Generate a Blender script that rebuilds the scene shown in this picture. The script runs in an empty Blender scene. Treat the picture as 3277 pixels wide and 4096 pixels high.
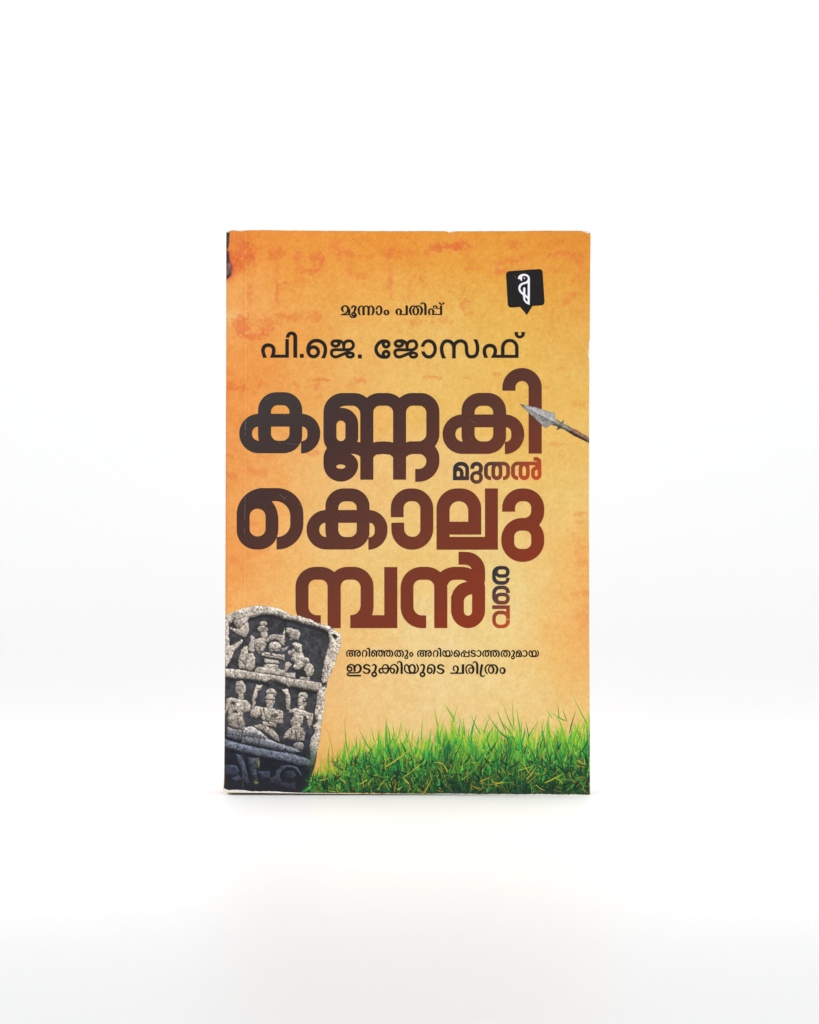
import bpy, math, random
import numpy as np

# ------------------------------------------------------------------ scale: 1 photo pixel on the cover plane = K metres
K = 0.216 / 2252.0
CX, GY = 1638.5, 3181.5            # image centre column, row where the table meets the book
DIST = 0.80
E_COVER = 0.845                     # albedo scale of the print (set from the light on the cover)

scene = bpy.context.scene
# ------------------------------------------------------------------ camera
cam_d = bpy.data.cameras.new("camera")
cam = bpy.data.objects.new("camera", cam_d)
scene.collection.objects.link(cam)
cam.location = (0.0, -DIST, (GY - 2048) * K)
cam.rotation_euler = (math.radians(90), 0, 0)
cam_d.sensor_fit = 'VERTICAL'
cam_d.sensor_height = 36.0
cam_d.lens = 36.0 * DIST / (4096 * K)
cam_d.clip_start = 0.01
cam_d.clip_end = 50.0
scene.camera = cam

# ------------------------------------------------------------------ world and lamps (white light tent)
world = bpy.data.worlds.new("World")
scene.world = world
world.use_nodes = True
bg = world.node_tree.nodes["Background"]
bg.inputs[0].default_value = (1.0, 1.0, 1.0, 1)
bg.inputs[1].default_value = 0.515


def area(name, loc, target, size, power, size_y=None):
    d = bpy.data.lights.new(name, 'AREA')
    d.shape = 'RECTANGLE'
    d.size = size
    d.size_y = size_y or size
    d.energy = power
    d.color = (0.992, 0.998, 1.0)
    o = bpy.data.objects.new(name, d)
    scene.collection.objects.link(o)
    o.location = loc
    v = np.array(target, float) - np.array(loc, float)
    from mathutils import Vector
    o.rotation_euler = Vector(v).to_track_quat('-Z', 'Y').to_euler()
    return o


area("softbox_rear", (0.0, 0.25, 1.30), (0, 0.85, 0.25), 1.3, 7.0, 0.5)
narrow_beam = area("softbox_overhead", (0.0, -0.04, 0.90), (0, -0.03, 0), 1.0, 0.48, 0.14)
narrow_beam.data.spread = math.radians(38)          # beam shaped to brighten the book and the floor close to it
area("softbox_side", (-1.10, -0.75, 0.75), (0, 0.0, 0.12), 0.8, 6.9)
area("softbox_side", (1.10, -0.75, 0.75), (0, 0.0, 0.12), 0.8, 6.9)
area("softbox_front", (-0.60, -1.35, 0.55), (0, 0.0, 0.12), 0.7, 1.9)
area("softbox_front", (0.60, -1.35, 0.55), (0, 0.0, 0.12), 0.7, 1.9)

vs = scene.view_settings
scene.display_settings.display_device = 'sRGB'
vs.view_transform = 'Standard'
vs.look = 'None'
vs.exposure = 0.0
vs.gamma = 1.0
vs.use_curve_mapping = False

rng = np.random.default_rng(7)
random.seed(7)


# ------------------------------------------------------------------ helpers
def lin(c):
    c = np.asarray(c, float) / 255.0
    return np.where(c <= 0.04045, c / 12.92, ((c + 0.055) / 1.055) ** 2.4)


def P3(px, py, off=0.0):
    """photo pixel on the cover -> point in the book's frame (front plane y = 0, towards the camera is -y)"""
    px = np.asarray(px, float)
    py = np.asarray(py, float)
    return np.stack([(px - CX) * K, ysurf(px) - off, (GY - py) * K], -1)


def ysurf(px):
    """the cover rolls back a little into the spine at its left edge"""
    t = np.clip((922.0 - np.asarray(px, float)) / 26.0, 0, 1)
    return 0.0012 * t * t


def mesh_obj(name, verts, faces, mat=None, parent=None, colors=None, smooth=False):
    me = bpy.data.meshes.new(name)
    verts = np.asarray(verts, np.float32)
    if isinstance(faces, np.ndarray):
        n, k = faces.shape
        me.vertices.add(len(verts))
        me.vertices.foreach_set('co', verts.ravel())
        me.loops.add(n * k)
        me.loops.foreach_set('vertex_index', faces.astype(np.int32).ravel())
        me.polygons.add(n)
        me.polygons.foreach_set('loop_start', np.arange(0, n * k, k, dtype=np.int32))
        me.polygons.foreach_set('loop_total', np.full(n, k, np.int32))
        me.update(calc_edges=True)
        me.validate()
    else:
        me.from_pydata([tuple(map(float, v)) for v in verts], [], [tuple(int(i) for i in f) for f in faces])
        me.update()
    if colors is not None:
        at = me.color_attributes.new('print', 'FLOAT_COLOR', 'POINT')
        c = np.ones((len(verts), 4), np.float32)
        c[:, :3] = colors
        at.data.foreach_set('color', c.ravel())
    if smooth:
        me.polygons.foreach_set('use_smooth', np.ones(len(me.polygons), bool))
    o = bpy.data.objects.new(name, me)
    scene.collection.objects.link(o)
    if mat:
        me.materials.append(mat)
    if parent:
        o.parent = parent
    return o


def hashgrid(ix, iy, seed):
    h = (ix.astype(np.int64) * 374761393 + iy.astype(np.int64) * 668265263 + seed * 1442695041) & 0xFFFFFFFF
    h = ((h ^ (h >> 13)) * 1274126177) & 0xFFFFFFFF
    h = (h ^ (h >> 16)) & 0xFFFFFF
    return h / float(0xFFFFFF)


def vnoise(x, y, s, seed=0):
    x = np.asarray(x, float) / s
    y = np.asarray(y, float) / s
    ix, iy = np.floor(x), np.floor(y)
    fx, fy = x - ix, y - iy
    fx = fx * fx * (3 - 2 * fx)
    fy = fy * fy * (3 - 2 * fy)
    a = hashgrid(ix, iy, seed)
    b = hashgrid(ix + 1, iy, seed)
    c = hashgrid(ix, iy + 1, seed)
    d = hashgrid(ix + 1, iy + 1, seed)
    return (a * (1 - fx) + b * fx) * (1 - fy) + (c * (1 - fx) + d * fx) * fy - 0.5


def fbm(x, y, s, seed=0, oct=4):
    r = 0
    a = 1.0
    for k in range(oct):
        r = r + a * vnoise(x + 17.3 * k, y - 9.1 * k, s / 2 ** k, seed + k)
        a *= 0.55
    return r


def sstep(a, b, x):
    t = np.clip((x - a) / (b - a), 0, 1)
    return t * t * (3 - 2 * t)


def sd_poly(p, X, Y):
    p = np.asarray(p, float)
    d = np.full(X.shape, 1e12)
    wn = np.zeros(X.shape, int)
    n = len(p)
    for i in range(n):
        ax, ay = p[i]
        bx, by = p[(i + 1) % n]
        ex, ey = bx - ax, by - ay
        L = ex * ex + ey * ey
        if L < 1e-9:
            continue
        t = np.clip(((X - ax) * ex + (Y - ay) * ey) / L, 0, 1)
        d = np.minimum(d, (X - ax - t * ex) ** 2 + (Y - ay - t * ey) ** 2)
        cr = ex * (Y - ay) - ey * (X - ax)
        wn += ((ay <= Y) & (by > Y) & (cr > 0)).astype(int) - ((ay > Y) & (by <= Y) & (cr < 0)).astype(int)
    d = np.sqrt(d)
    return np.where(wn != 0, -d, d)


def interp(tab):
    t = np.array(tab, float)
    return lambda v: np.interp(v, t[:, 0], t[:, 1])


# ------------------------------------------------------------------ materials
def new_mat(name):
    m = bpy.data.materials.new(name)
    m.use_nodes = True
    nt = m.node_tree
    return m, nt, nt.nodes["Principled BSDF"]


def grain(nt, bsdf, scale, dist, rough=0.5, rvar=0.12, spec=0.2):
    """fine matt-lamination grain: bump and a little roughness variation"""
    tc = nt.nodes.new('ShaderNodeTexCoord')
    nz = nt.nodes.new('ShaderNodeTexNoise')
    nz.inputs['Scale'].default_value = scale
    nz.inputs['Detail'].default_value = 3.0
    nt.links.new(tc.outputs['Object'], nz.inputs['Vector'])
    bp = nt.nodes.new('ShaderNodeBump')
    bp.inputs['Strength'].default_value = 0.5
    bp.inputs['Distance'].default_value = dist
    nt.links.new(nz.outputs['Fac'], bp.inputs['Height'])
    nt.links.new(bp.outputs['Normal'], bsdf.inputs['Normal'])
    n2 = nt.nodes.new('ShaderNodeTexNoise')
    n2.inputs['Scale'].default_value = 45.0
    nt.links.new(tc.outputs['Object'], n2.inputs['Vector'])
    mr = nt.nodes.new('ShaderNodeMapRange')
    mr.inputs['To Min'].default_value = rough - rvar
    mr.inputs['To Max'].default_value = rough + rvar
    nt.links.new(n2.outputs['Fac'], mr.inputs['Value'])
    nt.links.new(mr.outputs['Result'], bsdf.inputs['Roughness'])
    bsdf.inputs['Specular IOR Level'].default_value = spec
    return tc, nz


def mottled(nt, bsdf, src, tc, scale, amt):
    """multiply a colour by 1 +- amt of fine printed speckle"""
    nz = nt.nodes.new('ShaderNodeTexNoise')
    nz.inputs['Scale'].default_value = scale
    nz.inputs['Detail'].default_value = 4.0
    nz.inputs['Roughness'].default_value = 0.65
    nt.links.new(tc.outputs['Object'], nz.inputs['Vector'])
    mr = nt.nodes.new('ShaderNodeMapRange')
    mr.inputs['From Min'].default_value = 0.25
    mr.inputs['From Max'].default_value = 0.75
    mr.inputs['To Min'].default_value = 1 - amt
    mr.inputs['To Max'].default_value = 1 + amt
    nt.links.new(nz.outputs['Fac'], mr.inputs['Value'])
    mx = nt.nodes.new('ShaderNodeMix')
    mx.data_type = 'RGBA'
    mx.blend_type = 'MULTIPLY'
    mx.inputs['Factor'].default_value = 1.0
    nt.links.new(src, mx.inputs['A'])
    nt.links.new(mr.outputs['Result'], mx.inputs['B'])
    nt.links.new(mx.outputs['Result'], bsdf.inputs['Base Color'])


def print_mat(name, amt=0.06, scale=2600, rough=0.5):
    m, nt, b = new_mat(name)
    tc, _ = grain(nt, b, 2400.0, 0.00004, rough)
    at = nt.nodes.new('ShaderNodeAttribute')
    at.attribute_name = 'print'
    mottled(nt, b, at.outputs['Color'], tc, scale, amt)
    return m


def ink_mat(name, stops, a, b0, c, amt=0.10, rough=0.42):
    """printed ink; colour runs along t = a*px + b0*py + c through the stops"""
    m, nt, b = new_mat(name)
    tc, _ = grain(nt, b, 2400.0, 0.00004, rough, spec=0.12)
    sep = nt.nodes.new('ShaderNodeSeparateXYZ')
    nt.links.new(tc.outputs['Object'], sep.inputs[0])
    # px = x/K + CX ; py = GY - z/K
    m1 = nt.nodes.new('ShaderNodeMath')
    m1.operation = 'MULTIPLY_ADD'
    m1.inputs[1].default_value = a / K
    m1.inputs[2].default_value = a * CX + b0 * GY + c
    nt.links.new(sep.outputs['X'], m1.inputs[0])
    m2 = nt.nodes.new('ShaderNodeMath')
    m2.operation = 'MULTIPLY_ADD'
    m2.inputs[1].default_value = -b0 / K
    nt.links.new(sep.outputs['Z'], m2.inputs[0])
    nt.links.new(m1.outputs[0], m2.inputs[2])
    rp = nt.nodes.new('ShaderNodeValToRGB')
    el = rp.color_ramp.elements
    while len(el) < len(stops):
        el.new(0.5)
    for e, (t, col) in zip(el, stops):
        e.position = t
        e.color = (*(lin(col) * E_COVER), 1)
    nt.links.new(m2.outputs[0], rp.inputs['Fac'])
    mottled(nt, b, rp.outputs['Color'], tc, 3000, amt)
    return m


def plain_mat(name, col, amt=0.08, scale=900, rough=0.6, bump=0.00003):
    m, nt, b = new_mat(name)
    tc, _ = grain(nt, b, 1800.0, bump, rough)
    rgb = nt.nodes.new('ShaderNodeRGB')
    rgb.outputs[0].default_value = (*(lin(col)), 1)
    mottled(nt, b, rgb.outputs[0], tc, scale, amt)
    return m


# ------------------------------------------------------------------ the white sweep the book stands on
def build_backdrop():
    prof = [(-2.6, 0.0), (-1.0, 0.0), (0.0, 0.0), (0.05, 0.0)]
    R = 0.76
    for k in range(1, 25):
        a = math.pi / 2 * k / 24
        prof.append((0.05 + R * math.sin(a), R - R * math.cos(a)))
    prof += [(0.81, 1.2), (0.81, 2.2)]
    xs = np.linspace(-2.2, 2.2, 12)
    V = [(x, y, z) for (y, z) in prof for x in xs]
    n = len(xs)
    F = [(i * n + j, i * n + j + 1, (i + 1) * n + j + 1, (i + 1) * n + j) for i in range(len(prof) - 1) for j in range(n - 1)]
    m, nt, b = new_mat('white_sweep')
    tc = nt.nodes.new('ShaderNodeTexCoord')
    nz = nt.nodes.new('ShaderNodeTexNoise')
    nz.inputs['Scale'].default_value = 3.0
    nz.inputs['Detail'].default_value = 5.0
    nt.links.new(tc.outputs['Object'], nz.inputs['Vector'])
    rp = nt.nodes.new('ShaderNodeValToRGB')
    rp.color_ramp.elements[0].color = (0.757, 0.760, 0.765, 1)
    rp.color_ramp.elements[1].color = (0.771, 0.774, 0.779, 1)
    nt.links.new(nz.outputs['Fac'], rp.inputs['Fac'])
    nt.links.new(rp.outputs['Color'], b.inputs['Base Color'])
    b.inputs['Roughness'].default_value = 0.45
    b.inputs['Specular IOR Level'].default_value = 0.25
    o = mesh_obj('backdrop', V, F, m, smooth=True)
    o['kind'] = 'structure'
    return o


build_backdrop()

# ------------------------------------------------------------------ the book
book = bpy.data.objects.new('book', None)
scene.collection.objects.link(book)
book['label'] = 'worn orange paperback book with large dark brown title lettering, standing upright on the white surface'
book['category'] = 'book'

XL = interp([(915, 905.5), (950, 905), (1450, 904.6), (1900, 902.5), (2050, 902), (2450, 901), (2600, 900), (2750, 899), (3000, 897), (3110, 896), (3150, 893.5), (3176, 893)])
XR = interp([(915, 2362.5), (950, 2363), (1100, 2361), (1300, 2360), (1355, 2359.5), (1375, 2357), (1400, 2358.5), (1440, 2357.5), (1460, 2358), (1700, 2357), (2100, 2356.5), (2500, 2357.5), (2800, 2359), (3050, 2360.5), (3160, 2361), (3185, 2361)])
YT = interp([(900, 927), (907, 924.5), (914, 921), (936, 918.5), (962, 919.5), (985, 921), (1050, 920), (1200, 922), (1500, 924), (1770, 924), (1795, 926), (1815, 925), (2050, 924), (2200, 922), (2250, 920.5), (2300, 921), (2340, 923), (2356, 926), (2364, 930)])
YB = interp([(890, 3164), (905, 3168), (1000, 3170.5), (1160, 3173), (1400, 3175.5), (1800, 3177.5), (2100, 3180), (2361, 3182)])
TH = 0.0140                        # thickness of the book
CT = 0.00032                       # thickness of the cover card

# ---- colours of the printed orange ground (photo pixel, sRGB)
GROUND = np.array([
    (910, 935, 226, 128, 52), (1050, 960, 236, 148, 58), (1300, 950, 236, 146, 54), (1600, 950, 234, 146, 52), (1900, 950, 232, 146, 50), (2200, 950, 230, 147, 52), (2350, 950, 226, 142, 48),
    (950, 1150, 238, 152, 70), (1150, 1080, 238, 155, 62), (1450, 1080, 237, 158, 62), (1750, 1080, 234, 162, 62), (2000, 1050, 232, 157, 56), (2300, 1080, 230, 154, 56),
    (925, 1260, 246, 190, 115), (1010, 1200, 238, 158, 70), (1300, 1180, 236, 165, 72), (1600, 1180, 235, 174, 78), (1900, 1180, 233, 176, 76), (2200, 1180, 232, 168, 64), (2340, 1200, 230, 158, 62),
    (915, 1330, 240, 150, 66), (1000, 1400, 238, 148, 60), (1200, 1350, 238, 160, 70), (1450, 1380, 236, 174, 84), (1750, 1380, 234, 181, 90), (2050, 1380, 233, 180, 80), (2300, 1380, 230, 172, 76),
    (915, 1500, 238, 138, 56), (1020, 1500, 238, 148, 60), (1200, 1520, 236, 160, 72), (1450, 1520, 236, 180, 92), (1750, 1520, 235, 184, 92), (2050, 1520, 234, 182, 86), (2300, 1520, 232, 178, 82),
    (915, 1700, 238, 142, 64), (1050, 1600, 236, 154, 70), (1300, 1620, 237, 170, 84), (2250, 1650, 234, 180, 84),
    (915, 1850, 236, 146, 64), (1000, 1860, 238, 160, 80), (1150, 1860, 238, 172, 92), (1350, 1930, 238, 186, 110), (1700, 1950, 237, 190, 112), (2250, 1850, 235, 188, 98), (2340, 1800, 233, 182, 92),
    (915, 2050, 238, 152, 74), (1000, 2030, 240, 168, 88), (1300, 2180, 238, 188, 112), (1700, 2180, 236, 196, 118), (2250, 2050, 234, 196, 116), (2345, 2050, 236, 192, 108),
    (912, 2200, 240, 148, 70), (1000, 2230, 238, 166, 88), (1130, 2300, 239, 180, 100), (1450, 2230, 236, 196, 120), (2000, 2300, 235, 203, 130), (2200, 2250, 236, 198, 120), (2320, 2250, 238, 176, 92), (2350, 2200, 238, 164, 80),
    (912, 2330, 240, 142, 66), (1000, 2380, 240, 176, 98), (1080, 2420, 240, 184, 108), (2050, 2430, 236, 206, 136), (2230, 2420, 237, 196, 122), (2340, 2420, 238, 164, 82),
    (912, 2420, 240, 172, 96), (1100, 2470, 240, 188, 110), (1400, 2560, 236, 190, 116), (1700, 2560, 237, 206, 140), (2000, 2560, 236, 204, 132), (2240, 2560, 238, 192, 112), (2345, 2560, 238, 158, 78),
    (1360, 2700, 236, 186, 118), (1500, 2720, 236, 196, 128), (1800, 2720, 237, 204, 140), (2050, 2740, 236, 204, 134), (2250, 2720, 236, 198, 122), (2345, 2700, 236, 176, 98),
    (1320, 2850, 236, 182, 112), (1500, 2850, 237, 200, 136), (1800, 2830, 237, 203, 140), (2100, 2830, 236, 202, 134), (2330, 2830, 234, 192, 116),
    (1290, 3000, 238, 178, 96), (1450, 2980, 237, 196, 124), (1800, 2950, 236, 200, 130), (2200, 2950, 234, 198, 124), (1290, 3120, 215, 165, 80), (1800, 3120, 150, 150, 70), (2330, 3120, 150, 150, 70)], float)

STAINS = [(985, 1005, 40, 24, .8), (975, 1045, 40, 20, .75), (950, 1075, 28, 16, .6), (960, 985, 34, 40, .4), (1105, 1017, 28, 22, .6), (1188, 1025, 15, 20, .35), (1272, 1028, 35, 18, .55), (1224, 1083, 28, 13, .5), (1268, 1080, 22, 11, .45), (1288, 1050, 10, 26, .3), (1338, 984, 20, 22, .45), (1360, 1023, 14, 16, .45), (1404, 1019, 26, 12, .45), (1563, 1012, 32, 24, .55),
          (1479, 1028, 12, 14, .3), (1426, 1100, 40, 12, .25), (1206, 1122, 20, 10, .4), (1109, 1173, 12, 40, .4), (999, 1173, 14, 35, .25), (1131, 1266, 32, 18, .5), (1190, 1263, 22, 18, .4), (1259, 1270, 20, 22, .45), (968, 1305, 36, 35, .6), (1025, 1345, 45, 16, .5), (1060, 1305, 16, 34, .4), (1010, 1300, 40, 30, .25), (1563, 1164, 10, 70, .22), (1422, 1285, 20, 8, .25),
          (1741, 990, 34, 14, .6), (1816, 986, 55, 14, .7), (1850, 978, 36, 18, .65), (1653, 1010, 20, 12, .5), (1706, 1010, 16, 16, .3), (2050, 975, 28, 14, .65), (2235, 964, 28, 14, .45), (2001, 1041, 10, 14, .3), (2036, 1050, 40, 9, .35), (2098, 1032, 20, 10, .35), (2010, 1085, 26, 10, .4), (2257, 1016, 60, 8, .45), (2310, 1035, 20, 20, .35), (2217, 1076, 30, 12, .35), (1869, 1074, 16, 6, .3),
          (1904, 1076, 30, 6, .35), (1860, 1222, 16, 28, .25), (1878, 1204, 16, 8, .3), (2292, 1182, 24, 12, .35), (2270, 1208, 16, 14, .3), (2332, 1246, 40, 6, .3), (2208, 1270, 10, 40, .2), (1785, 1279, 30, 14, .3), (1658, 1288, 30, 14, .35), (973, 1543, 22, 16, .65), (924, 1547, 26, 12, .55), (1047, 1535, 12, 12, .45), (1188, 1534, 16, 14, .35), (1300, 1520, 40, 7, .4), (1265, 1534, 10, 16, .3),
          (1448, 1525, 28, 9, .4), (1254, 1811, 32, 10, .45), (1069, 1824, 22, 8, .35), (924, 1824, 26, 10, .4), (1025, 1886, 42, 10, .25), (924, 1908, 18, 14, .55), (942, 1802, 12, 10, .45), (1276, 1588, 20, 8, .3), (1741, 1512, 26, 8, .45), (1869, 1509, 22, 6, .35), (1990, 1496, 22, 10, .45), (2239, 1481, 24, 8, .35), (2182, 1547, 24, 6, .3), (2327, 1617, 30, 8, .35), (2230, 1776, 40, 8, .3),
          (2318, 2054, 36, 7, .4), (2327, 2085, 30, 6, .25), (2327, 2374, 30, 10, .35), (1010, 2095, 30, 10, .35), (930, 2240, 26, 14, .35), (1040, 2200, 30, 10, .25), (1050, 2400, 30, 14, .2), (2330, 2230, 26, 60, .25), (2335, 2470, 20, 40, .25)]
SCRIPT = [([(1188, 1008), (1190, 1050), (1222, 1084), (1262, 1082), (1290, 1058), (1290, 1030), (1268, 1018)], 9, .5), ([(1352, 1012), (1376, 1000), (1406, 1016), (1408, 1050), (1394, 1088), (1430, 1102)], 8, .36),
          ([(1560, 1012), (1562, 1110), (1563, 1200)], 9, .34), ([(1636, 1000), (1640, 1100), (1640, 1200)], 8, .30), ([(1704, 1016), (1722, 996), (1760, 984), (1830, 984), (1884, 976)], 9, .45), ([(1862, 1018), (1878, 1066), (1910, 1076)], 7, .34),
          ([(1985, 1086), (1990, 1052), (2032, 1038), (2090, 1040), (2076, 1080), (2010, 1092)], 8, .42), ([(2172, 1042), (2200, 1018), (2262, 1012), (2312, 1030), (2326, 1080), (2298, 1118)], 9, .42), ([(1110, 1030), (1112, 1110), (1106, 1190)], 8, .34),
          ([(1000, 1150), (998, 1210)], 9, .28), ([(968, 1268), (954, 1308), (984, 1346), (1042, 1350), (1076, 1320), (1086, 1280)], 11, .5), ([(1860, 1200), (1850, 1230), (1864, 1255), (1890, 1250)], 9, .28), ([(1300, 1290), (1340, 1330), (1330, 1365)], 8, .22), ([(2270, 1205), (2296, 1178)], 8, .35),
          ([(1265, 1545), (1275, 1525), (1300, 1518), (1325, 1528)], 8, .34), ([(1400, 1540), (1440, 1524), (1470, 1532)], 8, .3), ([(1700, 1515), (1760, 1508)], 8, .34), ([(990, 1875), (1030, 1890), (1062, 1900)], 8, .28)]
PALE = [(1510, 2600, 60, 26, .5), (1790, 2590, 70, 20, .4), (2070, 2440, 24, 34, .45), (2240, 2240, 20, 18, .35), (2170, 2800, 50, 30, .3), (1720, 2830, 50, 16, .35), (1370, 1935, 60, 12, .35), (925, 1262, 30, 26, .5), (1980, 2720, 50, 22, .3), (1700, 2400, 50, 14, .25)]
DARKPATCH = [(896, 926), (917, 925), (919, 940), (918, 967), (914, 988), (908, 999), (914, 1006), (917, 1018), (917.5, 1036), (921, 1048), (927.5, 1058), (929.5, 1069), (928, 1088), (923.5, 1104), (909, 1116), (900, 1114)]


def ground_colour(X, Y):
    num = np.zeros(X.shape + (3,))
    den = np.zeros(X.shape)
    for x, y, r, g, b in GROUND:
        w = np.exp(-((X - x) ** 2 + (Y - y) ** 2) / (2 * 95.0 ** 2)) + 1e-7
        num += w[..., None] * np.array([r, g, b])
        den += w
    C = num / den[..., None]
    C = C + sstep(1000, 1250, Y)[..., None] * np.array([0, 4, 8]) * (1 - 0.9 * sstep(1700, 2400, Y))[..., None]
    # printed cloudiness; light and shade of the emboss grain mixed into the colour
    n1 = fbm(X, Y, 70, 11, 5)
    n2 = fbm(X, Y, 22, 31, 4)
    C += n1[..., None] * np.array([2, 6, 8]) + n2[..., None] * np.array([3, 6, 7]) + fbm(X + 0.5 * Y, Y * 0.75 - 0.2 * X, 7, 41, 2)[..., None] * np.array([8, 13, 13])
    # brick red stains of an old wall
    nz = fbm(X, Y, 9, 51, 4) * 1.15 + 0.5 * fbm(X, Y, 24, 53, 2)
    X0, Y0 = X, Y
    X = X0 + 8 * fbm(X0, Y0, 34, 55, 3)
    Y = Y0 + 8 * fbm(X0, Y0, 28, 57, 3)
    for x, y, rx, ry, s in STAINS:
        d = np.sqrt(((X - x) / rx) ** 2 + ((Y - y) / ry) ** 2)
        m = np.where(d < 2.6, sstep(1.45, 0.5, d + nz * 1.25) * s, 0)[..., None]
        C = C * (1 - m * 0.56) + np.array([222, 92, 46]) * m * 0.56
    for pts, w, s in SCRIPT:
        d = np.full(X.shape, 1e9)
        for (xa, ya), (xb, yb) in zip(pts[:-1], pts[1:]):
            e2 = (xb - xa) ** 2 + (yb - ya) ** 2
            t = np.clip(((X - xa) * (xb - xa) + (Y - ya) * (yb - ya)) / e2, 0, 1)
            d = np.minimum(d, np.hypot(X - xa - t * (xb - xa), Y - ya - t * (yb - ya)))
        m = np.where(d < 3 * w, sstep(1.5, 0.4, d / w + nz * 1.3) * s, 0)[..., None]
        C = C * (1 - m * 0.6) + np.array([226, 112, 66]) * m * 0.6
    X, Y = X0, Y0
    for x, y, rx, ry, s in PALE:
        d = ((X - x) / rx) ** 2 + ((Y - y) / ry) ** 2
        m = (np.exp(-d) * s * (0.8 + nz))[..., None] * 0.7
        C = C * (1 - m) + np.array([238, 214, 168]) * m
    # small red-brown freckles over the upper part
    fr = vnoise(X, Y, 7, 71) + 0.6 * vnoise(X, Y, 60, 72)
    m = (sstep(0.42, 0.62, fr) * np.clip(1.3 - (Y - 900) / 700, 0.10, 1))[..., None] * 0.38
    C = C * (1 - m) + np.array([214, 104, 52]) * m
    # red peeling plaster and the dark crack at the top left corner
    d = sd_poly(DARKPATCH, X, Y)
    h = np.exp(-np.clip(d, 0, None) / 9.0) * sstep(975, 1010, Y) * sstep(1165, 1110, Y)
    m = (h * 0.8)[..., None]
    C = C * (1 - m) + np.array([222, 70, 44]) * m
    m = sstep(1.5, -1.5, d)[..., None]
    br = np.maximum(sstep(1035, 1062, Y) * sstep(1110, 1085, Y), 0.35 * sstep(940, 950, Y) * sstep(985, 965, Y))
    dk = np.array([60, 44, 42]) * (1 - br[..., None]) + np.array([118, 84, 74]) * br[..., None]
    dk = dk * (1 + 0.7 * fbm(X, Y, 8, 91, 3))[..., None]
    C = C * (1 - m) + dk * m
    # the pressed hinge line beside the spine, its light and shade painted in
    for xx, s in ((977, -7), (982, 9), (990, -5)):
        C += (np.exp(-((X - xx - (Y - 1500) * -0.004) / 2.2) ** 2) * s)[..., None]
    C += (np.exp(-np.abs(X - XL(Y)) / 5.0) * -16)[..., None]  # shade of the rolled-back left edge, put into the colour
    return np.clip(C, 4, 252)


NU, NV = 488, 752
uu, vv = np.meshgrid(np.linspace(0, 1, NU), np.linspace(0, 1, NV))
y0 = 922 + (3174 - 922) * vv
PX = XL(y0) + (XR(y0) - XL(y0)) * uu
PY = YT(PX) + (YB(PX) - YT(PX)) * vv
jit = (vnoise(PX, PY, 9, 5) + vnoise(PX, PY, 4, 6)) * 1.3      # slightly rough cut edges
edge = (uu == 0) | (uu == 1) | (vv == 0) | (vv == 1)
PX = PX + np.where((uu == 0) | (uu == 1), jit * 0.6, 0)
PY = PY + np.where((vv == 0) | (vv == 1), jit * 0.8, 0)
COL = lin(ground_colour(PX, PY)) * E_COVER
front = P3(PX, PY).reshape(-1, 3)
idx = np.arange(NU * NV).reshape(NV, NU)
F = np.stack([idx[:-1, :-1], idx[1:, :-1], idx[1:, 1:], idx[:-1, 1:]], -1).reshape(-1, 4)
ring = np.concatenate([idx[0, :], idx[1:, -1], idx[-1, -2::-1], idx[-2:0:-1, 0]])
nr = len(ring)
PAPER = lin((232, 230, 226))
v1 = front[ring]                                    # same outline, paper coloured core of the card
v2 = v1.copy()
v2[:, 1] += CT
base = len(front)
V = np.concatenate([front, v1, v2])
CC = np.concatenate([COL.reshape(-1, 3), np.tile(PAPER, (2 * nr, 1))])
i0 = np.arange(nr)
i1 = (i0 + 1) % nr
Fs = np.stack([base + i0, base + i1, base + nr + i1, base + nr + i0], -1)
F = np.concatenate([F, Fs])
# inside face of the card
gu, gv = np.meshgrid(np.linspace(0, 1, 9), np.linspace(0, 1, 13))
bx = 906 + (2356 - 906) * gu
by = 927 + (3168 - 927) * gv
inner = P3(bx, by, -CT * 0.98).reshape(-1, 3)
ii = np.arange(9 * 13).reshape(13, 9) + len(V)
F = np.concatenate([F, np.stack([ii[:-1, :-1], ii[:-1, 1:], ii[1:, 1:], ii[1:, :-1]], -1).reshape(-1, 4)])
V = np.concatenate([V, inner])
CC = np.concatenate([CC, np.tile(PAPER, (len(inner), 1))])
M_GROUND = print_mat('printed_orange_card', 0.055, 2300, 0.5)
cover = mesh_obj('front_cover', V, F, M_GROUND, book, CC)

# ---- page block, spine and back cover (seen from the side)
W0, W1 = (900 - CX) * K, (2358 - CX) * K
ZT = (GY - 924) * K


def box(x0, x1, y0, y1, z0, z1):
    v = [(x, y, z) for x in (x0, x1) for y in (y0, y1) for z in (z0, z1)]
    f = [(0, 1, 3, 2), (4, 6, 7, 5), (0, 4, 5, 1), (2, 3, 7, 6), (0, 2, 6, 4), (1, 5, 7, 3)]
    return v, f


m_pages, nt, b = new_mat('page_edges')
tc = nt.nodes.new('ShaderNodeTexCoord')
mp = nt.nodes.new('ShaderNodeMapping')
mp.inputs['Scale'].default_value = (40, 9000, 40)
nt.links.new(tc.outputs['Object'], mp.inputs['Vector'])
nz = nt.nodes.new('ShaderNodeTexNoise')
nz.inputs['Scale'].default_value = 1.0
nt.links.new(mp.outputs['Vector'], nz.inputs['Vector'])
rp = nt.nodes.new('ShaderNodeValToRGB')
rp.color_ramp.elements[0].position = 0.3
rp.color_ramp.elements[0].color = (*lin((196, 184, 156)), 1)
rp.color_ramp.elements[1].position = 0.7
rp.color_ramp.elements[1].color = (*lin((238, 231, 212)), 1)
nt.links.new(nz.outputs['Fac'], rp.inputs['Fac'])
nt.links.new(rp.outputs['Color'], b.inputs['Base Color'])
b.inputs['Roughness'].default_value = 0.85
v, f = box(W0 + 0.0012, W1 - 0.0006, CT + 0.0001, TH - CT - 0.0001, 0.0009, ZT - 0.0006)
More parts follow.
